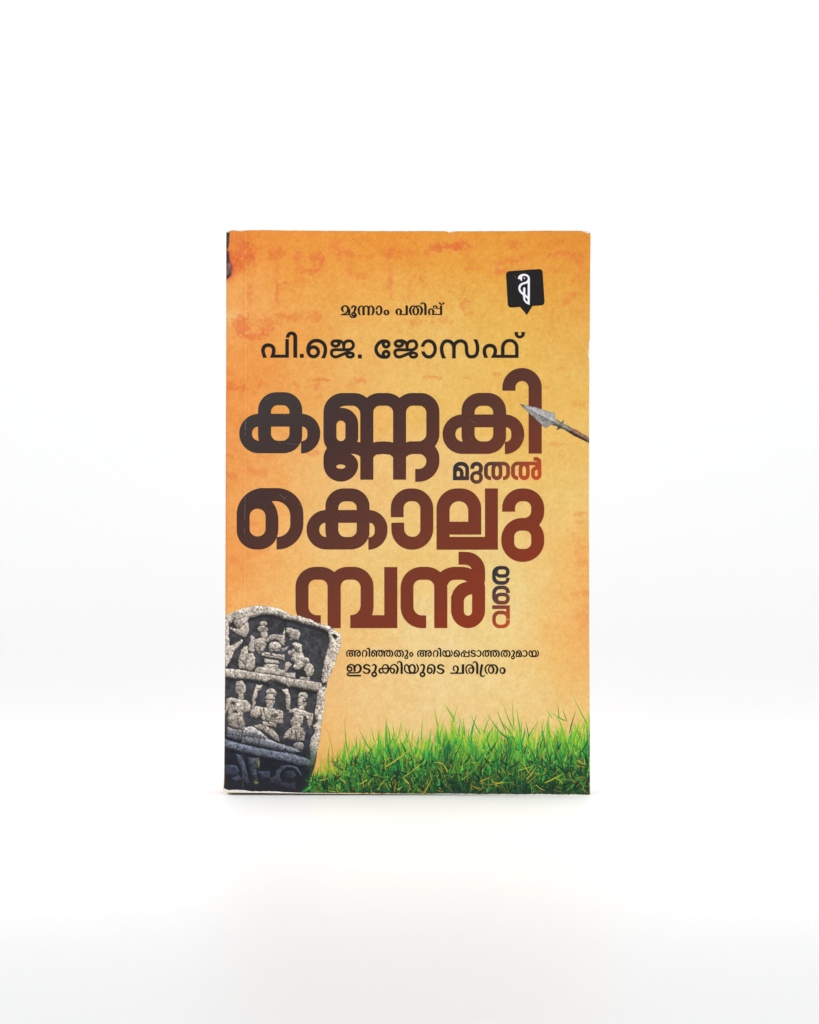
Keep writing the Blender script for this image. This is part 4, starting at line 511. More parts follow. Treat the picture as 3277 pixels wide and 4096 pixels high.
    'subtitle_upper': '14102 25993 -77 10 -35 -6 -25 0 -14 2 -24 7 -14 6 -14 9 -9 7 -13 14 -15 24 -11 28 -6 32 0 14 1 28 6 31 6 18 17 28 19 28 5 4 10 5 7 0 7 -2 6 -4 5 -5 3 -5 1 -7 -2 -11 -24 -49 -6 -21 -3 -38 1 -21 5 -18 9 -21 9 -12 7 -7 21 -13 21 -6 10 0 4 3 -22 32 -8 14 -8 21 -6 28 0 14 2 21 7 30 7 19 7 11 8 10 9 8 21 12 21 6 18 2 21 -2 17 -4 21 -9 11 -7 10 -10 8 -14 6 -21 1 -14 -2 -17 -7 -21 -7 -11 -7 -7 -2 -3 6 -11 4 -10 1 -11 -1 -14 -8 -21 -6 -10 -11 -14 1 -1 7 1 10 3 14 7 8 7 11 14 6 14 3 18 2 31 0 133 2 2 66 0 3 -2 1 -84 -1 -73 11 -32 9 -17 16 -12 17 -6 14 -2 21 3 18 6 12 7 -2 3 -17 4 -18 6 -20 12 -9 7 -9 10 -11 21 -7 28 -2 21 1 14 5 18 5 14 16 28 14 15 14 9 21 4 17 0 21 -5 21 -11 18 -14 14 -16 13 -21 7 -21 4 -31 -1 -28 -8 -35 -10 -28 -14 -25 -8 -10 -12 -11 -13 -8 -25 -8 -35 -4 -42 1 -21 3 -21 6 -21 12 -14 13 -24 -21 -18 -9 -28 -7;14040 26063 2 -2 4 1 10 8 6 7 9 17 2 7 -1 4 -5 3 -7 2 -49 6 -2 -1 1 -3 11 -26 9 -13;14355 26112 6 -1 7 2 10 4 2 2 2 21 -2 24 -7 25 -10 17 -11 11 -9 2 -7 0 -5 -2 -4 -7 -9 -21 -3 -18 1 -21 4 -14 6 -8 12 -9;14005 26157 13 2 31 -1 21 13 7 7 2 7 0 14 -2 7 -2 4 -13 10 -13 6 -7 -1 -10 -5 -11 -10 -6 -11 -8 -24 -2 -14;14726 25902 -21 5 -16 10 -12 14 -19 31 26 22 4 1 19 -19 9 -7 14 -1 3 1 4 4 7 24 4 35 -1 248 4 1 66 0 1 -134 2 -101 -2 -32 -3 -17 -4 -14 -8 -21 -11 -18 -10 -12 -14 -11 -10 -5 -14 -3;14590 25997 -25 3 -21 7 -14 7 -14 11 -11 14 -9 14 -9 21 -8 25 -7 35 0 21 3 17 9 46 13 49 5 8 11 6 10 1 11 -4 7 -8 3 -7 0 -10 -10 -46 -7 -42 -1 -14 0 -14 8 -31 12 -28 12 -18 14 -10 14 -6 11 0 10 2 10 7 8 9 7 12 6 18 4 17 2 14 -1 18 -9 42 -7 21 -20 42 -2 7 1 14 7 10 8 6 11 3 12 -2 10 -7 34 -49 10 -23 7 -22 7 -39 0 -21 -1 -14 -7 -28 -16 -31 -7 -11 -14 -17 -18 -13 -10 -5 -18 -5 -10 -2;16942 25997 -77 10 -35 -6 -25 0 -14 2 -24 7 -14 6 -14 9 -9 7 -13 14 -15 24 -11 28 -6 32 0 14 1 28 6 31 6 18 17 28 19 28 5 4 10 5 7 0 7 -2 6 -4 5 -5 3 -5 1 -7 -2 -11 -24 -49 -6 -21 -3 -38 1 -21 5 -18 9 -21 9 -12 7 -7 21 -13 21 -6 10 0 4 3 -22 32 -8 14 -8 21 -6 28 0 14 2 21 7 30 7 19 7 11 8 10 9 8 21 12 21 6 18 2 21 -2 17 -4 21 -9 11 -7 10 -10 8 -14 6 -21 1 -14 -2 -17 -7 -21 -7 -11 -7 -7 -2 -3 6 -11 4 -10 1 -11 -1 -14 -8 -21 -6 -10 -11 -14 1 -1 7 1 10 3 14 7 8 7 11 14 6 14 3 18 2 31 0 133 2 2 66 0 3 -2 1 -84 -1 -73 11 -32 9 -17 16 -12 17 -6 14 -2 21 3 18 6 12 7 -2 3 -17 4 -18 6 -20 12 -9 7 -9 10 -11 21 -7 28 -2 21 1 14 5 18 5 14 16 28 14 15 14 9 21 4 17 0 21 -5 21 -11 18 -14 14 -16 13 -21 7 -21 4 -31 -1 -28 -8 -35 -10 -28 -14 -25 -8 -10 -12 -11 -13 -8 -25 -8 -35 -4 -42 1 -21 3 -21 6 -21 12 -14 13 -24 -21 -18 -9 -28 -7;16880 26067 2 -2 4 1 10 8 6 7 9 17 2 7 -1 4 -5 3 -7 2 -49 6 -2 -1 1 -3 11 -26 9 -13;17195 26116 6 -1 7 2 10 4 2 2 2 21 -2 24 -7 25 -10 17 -11 11 -9 2 -7 0 -5 -2 -4 -7 -9 -21 -3 -18 1 -21 4 -14 6 -8 12 -9;16845 26161 13 2 31 -1 21 13 7 7 2 7 0 14 -2 7 -2 4 -13 10 -13 6 -7 -1 -10 -5 -11 -10 -6 -11 -8 -24 -2 -14;17569 25906 -21 5 -16 10 -12 14 -19 31 26 22 4 1 19 -19 9 -7 14 -1 3 1 4 4 7 24 4 35 -1 248 4 1 66 0 1 -134 2 -101 -2 -32 -4 -17 -3 -14 -9 -21 -10 -18 -10 -12 -14 -11 -10 -5 -14 -3;17433 26001 -25 3 -21 7 -14 7 -14 11 -12 14 -8 14 -10 21 -8 25 -7 35 1 21 2 17 10 46 13 49 5 8 11 6 10 1 11 -4 7 -8 3 -7 0 -10 -10 -46 -7 -42 -2 -14 1 -14 8 -31 12 -28 12 -18 14 -10 14 -6 11 0 10 2 10 7 8 9 6 12 7 18 4 17 1 14 -1 18 -8 42 -7 21 -20 42 -2 7 1 14 6 10 9 6 11 3 11 -2 11 -7 34 -49 10 -23 7 -22 7 -39 0 -21 -1 -14 -8 -28 -15 -31 -7 -11 -14 -17 -18 -13 -10 -5 -18 -5 -10 -2;14956 25995 -21 3 -14 6 -19 12 -12 10 -17 18 -9 14 -10 21 -5 18 -3 42 -4 21 -1 14 2 24 4 14 10 21 15 18 11 9 10 6 21 8 14 1 18 -2 17 -5 14 -9 14 -12 10 -14 10 -21 5 -15 2 -23 -3 -25 -8 -24 -10 -18 -13 -14 -17 -12 -21 -8 -21 -2 -2 -2 16 -17 7 -5 7 -2 17 2 21 9 20 16 6 7 5 11 5 17 3 35 3 130 67 -1 3 -2 -1 -85 -3 -59 13 -42 5 -13 5 -8 9 -7 7 -4 11 -4 14 -3 7 0 -10 14 -13 25 -10 24 -6 23 -3 26 2 28 9 32 9 17 8 11 10 9 11 6 24 9 21 4 14 1 18 -2 14 -6 11 -7 13 -14 11 -15 10 -20 7 -21 2 -14 1 -25 -2 -24 -4 -21 -5 -14 -7 -14 -14 -21 1 -1 18 12 11 10 7 10 5 14 4 18 4 42 7 112 4 2 66 -6 -9 -133 19 -52 8 -18 7 -6 10 -7 21 -7 8 -1 -1 4 -19 31 -15 39 -5 24 0 28 6 32 9 24 6 11 8 8 17 13 21 9 32 7 14 1 17 -3 18 -8 14 -13 14 -18 9 -17 7 -21 3 -21 0 -25 -3 -21 -4 -17 -9 -21 -13 -21 -16 -21 1 -2 11 2 14 7 14 9 12 12 12 14 9 14 6 14 4 14 2 14 1 17 -2 14 -5 18 -10 24 -21 25 -5 10 -1 7 1 7 7 11 7 5 7 2 7 0 7 -2 21 -14 14 -12 10 -14 10 -18 9 -21 6 -21 3 -24 -2 -35 -8 -32 -13 -24 -16 -21 -27 -25 -21 -13 -10 -5 -25 -8 -24 -3 -21 1 -21 4 -18 6 -21 -5 -21 -3 -17 0 -21 3 -21 6 -21 10 -11 8 -10 9 -11 14 -3 -1 -18 -18 -19 -12 -30 -14 -28 -6 -14 -1 -21 2 -28 8 -17 -5 -21 -3 -21 0 -25 3 -21 6 -21 11 -10 7 -14 16 -4 2 -14 -14 -10 -7 -28 -16 -21 -6 -14 -3;15220 26062 2 -2 12 12 16 25 8 21 2 21 0 28 -5 21 -5 11 -8 13 -6 7 -7 4 -7 -1 -10 -4 -8 -6 -6 -7 -9 -24 -3 -25 2 -24 8 -32 12 -24;15533 26062 4 1 8 9 18 32 9 24 3 25 -1 24 -5 18 -7 14 -7 9 -5 5 -6 1 -7 -1 -10 -4 -13 -10 -5 -7 -5 -14 -4 -25 -1 -14 2 -17 8 -32 11 -22;14920 26128 8 -2 7 1 7 3 7 5 9 14 5 18 -1 21 -6 14 -10 12 -7 5 -7 1 -7 0 -7 -3 -11 -8 -8 -14 -3 -14 1 -6 4 -1 3 -32 7 -8;16253 25995 -18 4 -15 10 -28 32 -4 7 -1 7 2 7 4 5 7 5 7 1 11 -4 21 -15 10 -5 11 0 7 3 5 13 2 21 -2 18 -6 28 -9 28 -18 45 -3 4 -15 5 -14 8 -16 15 -7 10 -6 11 -4 17 -1 11 1 14 5 17 7 13 11 13 10 9 18 9 14 4 17 2 14 -1 18 -4 21 -11 16 -16 9 -14 4 -11 3 -14 1 -10 -1 -11 -5 -17 -5 -11 -7 -10 -8 -9 -13 -9 0 -3 18 -42 16 -46 6 -21 2 -21 -2 -14 -6 -21 -8 -17 -13 -18 -14 -11 -11 -5 -17 -5;15875 25999 -18 4 -21 7 -17 11 -12 9 -9 11 -8 14 -6 14 -8 24 -7 42 0 21 2 14 6 21 9 21 9 18 13 17 32 32 7 4 7 2 10 -2 8 -4 6 -9 3 -9 -3 -11 -29 -41 -17 -35 -6 -21 1 -18 7 -38 6 -18 7 -12 10 -10 14 -8 14 -5 14 -1 5 1 -21 28 -13 28 -7 21 -3 21 0 21 3 25 9 28 10 18 7 10 10 10 17 11 29 13 17 5 14 0 18 -4 17 -10 21 -18 14 -18 9 -21 5 -28 -1 -31 -4 -25 -12 -31 -15 -28 -20 -25 3 -1 14 2 14 5 23 12 14 14 15 24 6 18 3 17 1 14 -2 21 -6 25 -24 52 -1 14 1 7 5 7 11 9 7 2 10 -1 7 -2 6 -4 5 -6 20 -33 16 -31 7 -25 3 -24 -1 -32 -4 -24 -13 -32 -18 -28 -17 -17 -14 -10 -21 -9 -28 -7 -32 -4 -28 0 -21 3 -21 6 -21 -6 -17 -3 -14 0;17915 25998 -24 7 -21 11 -17 14 -15 19 -18 -19 -20 -15 -21 -10 -11 -2 -14 1 -10 3 -11 8 -14 19 -17 35 -11 33 -4 33 2 25 6 24 8 18 8 14 22 26 19 16 23 11 32 7 52 5 21 1 28 -2 18 3 28 0 21 -2 35 -7 21 -6 17 -7 21 -13 14 -15 8 -10 13 -25 9 -24 4 -25 0 -35 -3 -24 -6 -21 -11 -23 -22 -37 -9 -7 -7 -2 -7 0 -7 2 -5 4 -6 10 -1 7 1 7 19 39 8 24 6 35 -1 25 -2 14 -5 15 -7 13 -7 10 -7 8 -7 5 -21 8 9 -14 10 -24 6 -25 1 -14 1 -24 -2 -14 -6 -25 -5 -14 -10 -21 -8 -11 -7 -10 -17 -14 -14 -8 -18 -6 -21 -4;17912 26048 10 -3 10 3 12 7 9 10 6 11 6 17 4 18 2 17 -1 35 -4 18 -5 10 -8 11 -12 10 -15 10 -7 2 -20 -12 -12 -14 -5 -10 -5 -14 -4 -28 0 -14 3 -18 8 -31 7 -14 5 -7 9 -9;17763 26058 2 -2 13 13 10 14 4 10 15 60 5 35 5 17 10 21 -3 2 -28 -6 -10 -5 -7 -5 -8 -7 -11 -14 -13 -24 -4 -21 1 -25 8 -35;15952 26065 3 0 8 7 10 12 7 13 10 28 7 35 0 28 -3 17 -11 16 -14 13 -7 -2 -10 -7 -11 -8 -7 -8 -11 -21 -6 -28 0 -21 6 -28 10 -21;16438 26079 -17 6 -11 6 -11 9 -14 18 -8 14 -7 21 -3 21 1 17 5 21 5 14 11 18 11 11 17 13 14 6 14 3 21 0 18 -4 17 -9 12 -10 15 -17 10 -21 4 -14 3 -21 -1 -18 -5 -21 -10 -21 -9 -14 -15 -14 -14 -8 -21 -7 -14 -1;16450 26135 6 -1 7 1 10 7 8 11 6 17 0 14 -5 18 -5 7 -7 7 -11 4 -10 -1 -11 -7 -8 -10 -5 -18 1 -17 5 -14 7 -11;16243 26261 10 -3 14 1 10 5 7 7 5 8 1 10 -4 11 -5 7 -7 4 -7 3 -14 1 -14 -5 -8 -7 -5 -10 -1 -7 1 -7 7 -11;18253 25999 -10 3 -14 6 -28 17 -25 24 -8 10 -8 14 -5 14 -5 25 -5 59 0 28 5 21 6 14 5 11 15 17 18 13 17 8 21 3 14 -1 11 -2 21 -10 10 -8 9 -10 8 -10 8 -14 6 -18 2 -14 1 -14 -1 -14 -5 -20 -4 -11 -9 -14 -8 -11 -14 -12 -10 -6 -14 -6 -11 -3 -14 -1 -14 1 -1 -1 8 -12 11 -11 10 -9 11 -7 14 -2 24 6 18 9 12 12 10 18 8 24 2 18 -1 17 -5 35 -9 26 -20 44 -3 11 1 7 3 7 9 10 10 5 14 -1 8 -4 7 -7 28 -45 10 -21 5 -14 7 -32 2 -28 -1 -24 -5 -25 -8 -21 -12 -21 -13 -17 -17 -15 -21 -11 -28 -7 -32 -4;18890 25999 -14 4 -14 7 -16 14 -12 18 -8 17 -3 14 -1 11 1 10 5 14 8 14 9 12 10 9 14 10 14 6 11 3 49 7 17 6 13 7 8 7 3 7 -1 7 -7 14 -9 9 -14 7 -17 2 -11 -1 -10 -4 -28 -14 -17 -13 -22 -21 -7 -4 -10 1 -7 6 -4 7 1 11 14 31 11 18 13 11 17 9 32 8 31 2 25 0 28 -6 17 -9 14 -11 13 -15 9 -14 6 -14 2 -17 -3 -18 -6 -17 -14 -19 -10 -9 -11 -7 -21 -10 -21 -8 -63 -13 -10 -9 -4 -6 1 -3 6 -13 7 -7 14 -7 11 -2 7 0 10 3 74 42 10 0 7 -5 4 -8 0 -10 -18 -28 -12 -14 -9 -8 -17 -9 -25 -9 -24 -4 -25 -1;19149 26000 -24 6 -14 6 -11 7 -14 15 -17 25 -1 11 3 7 4 3 4 3 7 0 7 -2 32 -24 28 -11 7 -1 7 2 14 11 10 12 7 12 4 12 3 14 1 21 -1 25 -4 21 -6 21 -5 10 -9 12 -11 9 -10 5 -11 -2 -28 -12 -31 -20 -7 -2 -7 0 -7 3 -6 7 -1 7 1 7 14 25 15 17 8 6 18 8 17 4 18 2 10 -1 18 -3 28 -11 17 -12 18 -17 14 -25 8 -24 7 -35 1 -25 -3 -31 -7 -25 -11 -21 -9 -11 -18 -16 -28 -17 -17 -6 -11 -2;19499 26000 -13 3 -15 7 -28 -7 -21 -2 -24 2 -21 5 -18 8 -17 12 -15 17 -13 21 -15 35 -7 28 -2 25 3 28 7 31 10 23 14 19 25 27 3 2 37 -29 -25 -38 -9 -21 -5 -25 -2 -17 1 -18 3 -17 10 -28 8 -15 7 -10 7 -7 10 -6 21 -5 7 -1 3 2 -15 21 -7 14 -8 21 -6 24 -3 35 2 25 10 31 8 18 7 10 9 9 11 8 14 8 10 3 18 3 17 -1 18 -5 17 -8 17 -13 10 -11 11 -17 8 -21 6 -21 2 -21 -2 -25 -5 -21 -8 -21 -7 -14 -13 -17 -17 -18 2 -1 21 5 10 4 11 7 16 17 7 10 4 11 6 24 4 32 1 126 4 2 63 0 1 -2 0 -91 -3 -56 11 -46 8 -21 6 -7 8 -5 21 -6 11 1 -14 21 -14 32 -9 34 -2 21 0 14 4 25 11 31 12 21 8 8 11 9 17 8 21 5 21 1 18 -5 17 -8 17 -14 12 -14 15 -25 8 -21 3 -14 1 -21 -2 -21 -6 -21 -9 -21 -14 -21 -21 -24 3 -2 18 3 13 6 15 9 10 8 7 8 8 13 7 18 6 17 3 21 -1 25 -9 35 -23 52 -1 11 5 10 7 7 9 4 10 1 11 -4 7 -6 17 -23 18 -28 11 -31 7 -32 0 -24 -1 -14 -5 -21 -14 -35 -16 -26 -18 -20 -10 -7 -21 -12 -31 -10 -32 -5 -35 2 -18 4 -13 6 -18 -5 -17 -2 -39 1 -24 4 -21 10 -18 14 -10 14 -15 -14 -13 -10 -18 -9 -21 -8 -21 -5 -21 -2 -21 1;18568 26003 -10 2 -14 5 -14 10 -13 15 -10 17 0 11 3 7 4 3 -2 4 -10 1 -14 3 -18 10 -17 18 -11 16 -5 11 -6 18 -2 10 -1 18 2 21 4 17 7 18 16 24 17 20 7 4 7 1 7 -1 7 -6 2 -4 2 -10 -14 -49 -5 -32 0 -17 4 -16 8 -16 6 -7 4 -2 7 -1 7 1 7 4 12 12 7 14 5 21 0 7 -2 11 -15 42 -7 0 -5 3 0 35 1 4 4 2 262 -1 3 -5 -1 -266 -2 -2 -3 -1 -49 0 -4 2 -2 5 0 70 -1 1 -46 1 -14 -1 -7 -4 -37 -50 -15 -15 -18 -10 -14 -3;18563 26052 12 1 4 3 12 28 12 17 18 16 14 8 17 6 21 2 60 -3 1 3 0 101 -1 4 -130 0 13 -32 3 -17 -1 -25 -7 -28 -11 -20 -14 -16 -18 -11 -28 -9 -7 -3 7 -4 18 -18;19472 26070 3 -3 7 5 13 15 10 14 8 21 5 28 -1 23 -9 26 -5 11 -7 9 -7 7 -7 4 -7 -2 -7 -4 -11 -14 -10 -25 -4 -21 1 -28 6 -26 10 -23;19788 26070 2 -2 6 5 22 32 11 24 6 25 -1 21 -8 24 -12 20 -7 7 -7 4 -7 -2 -7 -3 -11 -12 -10 -23 -5 -26 0 -24 6 -28 8 -21;18226 26143 6 -1 7 1 7 2 7 6 10 13 4 18 -1 17 -4 11 -4 7 -11 10 -11 4 -7 0 -7 -3 -11 -8 -8 -14 -3 -14 -1 -7 4 -17 3 -7 9 -11;20146 26001 -18 3 -17 5 -18 9 -12 8 -15 14 -8 10 -16 32 -9 24 -5 21 -2 14 0 25 2 24 4 21 5 14 11 21 21 23 14 14 7 5 7 2 10 -1 8 -4 6 -7 4 -11 -2 -10 -27 -39 -5 -10 -3 -11 -4 -35 0 -17 2 -18 10 -35 7 -14 8 -11 10 -9 14 -7 14 -4 14 -1 3 1 -18 28 -11 24 -7 21 -4 25 -1 24 2 21 6 21 9 21 13 18 15 13 21 10 18 5 21 1 17 -3 18 -8 16 -11 15 -18 15 -24 6 -18 3 -14 2 -24 -4 -25 -7 -21 -7 -14 -18 -28 -24 -24 3 -2 14 2 14 2 14 5 10 5 11 7 8 9 7 10 13 25 5 17 3 14 0 21 -3 21 -6 25 -27 49 -2 7 0 7 2 7 3 6 11 9 7 2 7 0 7 -1 7 -4 30 -37 15 -24 11 -32 5 -28 1 -35 -6 -28 -11 -24 -21 -33 -17 -18 -18 -13 -22 -10 -23 -6 -28 -3 -32 -1 -24 4 -21 8 -28 -8 -18 -2;20517 26001 -21 6 -15 12 -11 14 -13 19 -1 5 0 7 3 7 4 4 5 2 7 1 9 -3 26 -21 10 0 7 2 9 12 6 17 1 11 -4 21 -13 42 -20 51 -1 8 -2 2 -18 7 -10 6 -18 16 -9 15 -4 10 -3 21 1 14 5 18 7 11 11 13 10 8 17 9 14 4 18 2 10 -1 18 -4 10 -4 12 -7 9 -7 12 -14 6 -10 3 -11 3 -21 -1 -10 -5 -18 -5 -10 -8 -11 -8 -8 -13 -9 18 -42 19 -53 6 -24 1 -21 -3 -18 -8 -21 -11 -17 -13 -15 -10 -8 -18 -8 -17 -2;20986 26001 -25 6 -14 7 -7 5 -13 14 -17 24 -2 7 0 7 4 7 4 3 7 2 7 -1 34 -25 22 -8 10 -3 11 2 14 11 10 12 7 12 5 13 3 17 2 18 -2 24 -4 21 -6 18 -7 14 -8 10 -11 9 -10 5 -7 -1 -7 -2 -63 -29 -7 0 -8 4 -5 7 -1 7 2 7 15 25 11 11 9 6 26 11 17 3 18 1 21 -4 28 -12 20 -13 16 -17 13 -21 9 -25 7 -35 1 -28 -2 -21 -6 -24 -9 -21 -14 -20 -18 -15 -28 -16 -10 -5 -18 -4;20748 26004 -32 6 -21 7 -10 6 -11 8 -8 9 -9 12 -9 19 -11 39 -5 42 -1 42 2 87 3 1 182 0 7 1 63 -2 2 -3 -3 -130 -6 -42 -11 -32 -7 -14 -15 -20 -16 -15 -18 -11 -14 -6 -17 -4 -14 -1;21360 26005 -21 6 -17 9 -19 16 -13 16 -3 1 -16 -17 -19 -15 -21 -10 -14 -3 -18 2 -10 6 -11 10 -9 14 -17 35 -10 31 -4 28 1 32 7 24 15 29 22 27 21 18 13 6 17 7 35 6 53 4 35 -2 28 4 31 -2 53 -10 31 -11 11 -6 14 -12 10 -11 11 -16 10 -21 8 -24 4 -31 0 -28 -5 -28 -5 -18 -10 -21 -23 -36 -11 -8 -7 -1 -7 1 -10 6 -6 10 -1 7 2 7 19 39 8 24 5 35 0 25 -6 24 -6 14 -7 11 -6 7 -8 7 -19 8 -2 -1 11 -21 8 -25 4 -17 2 -21 -1 -18 -4 -24 -13 -35 -7 -14 -13 -18 -20 -16 -10 -6 -21 -8 -21 -3;21362 26054 9 -4 10 2 11 6 10 10 8 14 6 17 4 18 2 17 -2 35 -3 14 -4 11 -7 10 -10 11 -11 8 -14 7 -21 -12 -12 -14 -6 -10 -4 -14 -4 -28 0 -14 2 -18 9 -31 6 -14 5 -7 7 -8;20734 26057 21 -3 10 1 11 4 8 5 9 9 13 19 6 18 5 24 3 63 1 32 -1 3 -23 0 8 -35 6 -31 -1 -25 -3 -14 -5 -10 -5 -9 -11 -12 -14 -11 -10 -5 -14 -5 -18 -1 -10 1 -14 3 3 -5 7 -7;21213 26064 4 -2 10 11 11 14 5 12 15 60 5 35 8 24 7 14 -2 1 -28 -5 -17 -9 -11 -10 -9 -12 -13 -24 -5 -21 1 -25 9 -35;20207 26075 2 -2 3 -1 16 17 12 17 13 25 6 24 0 11 -1 10 -9 25 -13 21 -8 7 -5 1 -7 -3 -9 -5 -12 -14 -9 -21 -4 -21 1 -25 4 -24 8 -21;20721 26127 2 -1 4 0 10 4 7 8 4 10 -1 25 -10 56 -3 4 -46 0 -2 -4 0 -60 9 -10;20518 26271 13 0 9 3 8 6 6 8 1 11 -2 7 -5 7 -10 6 -14 3 -11 -2 -10 -5 -8 -9 -2 -11 3 -10 10 -10',
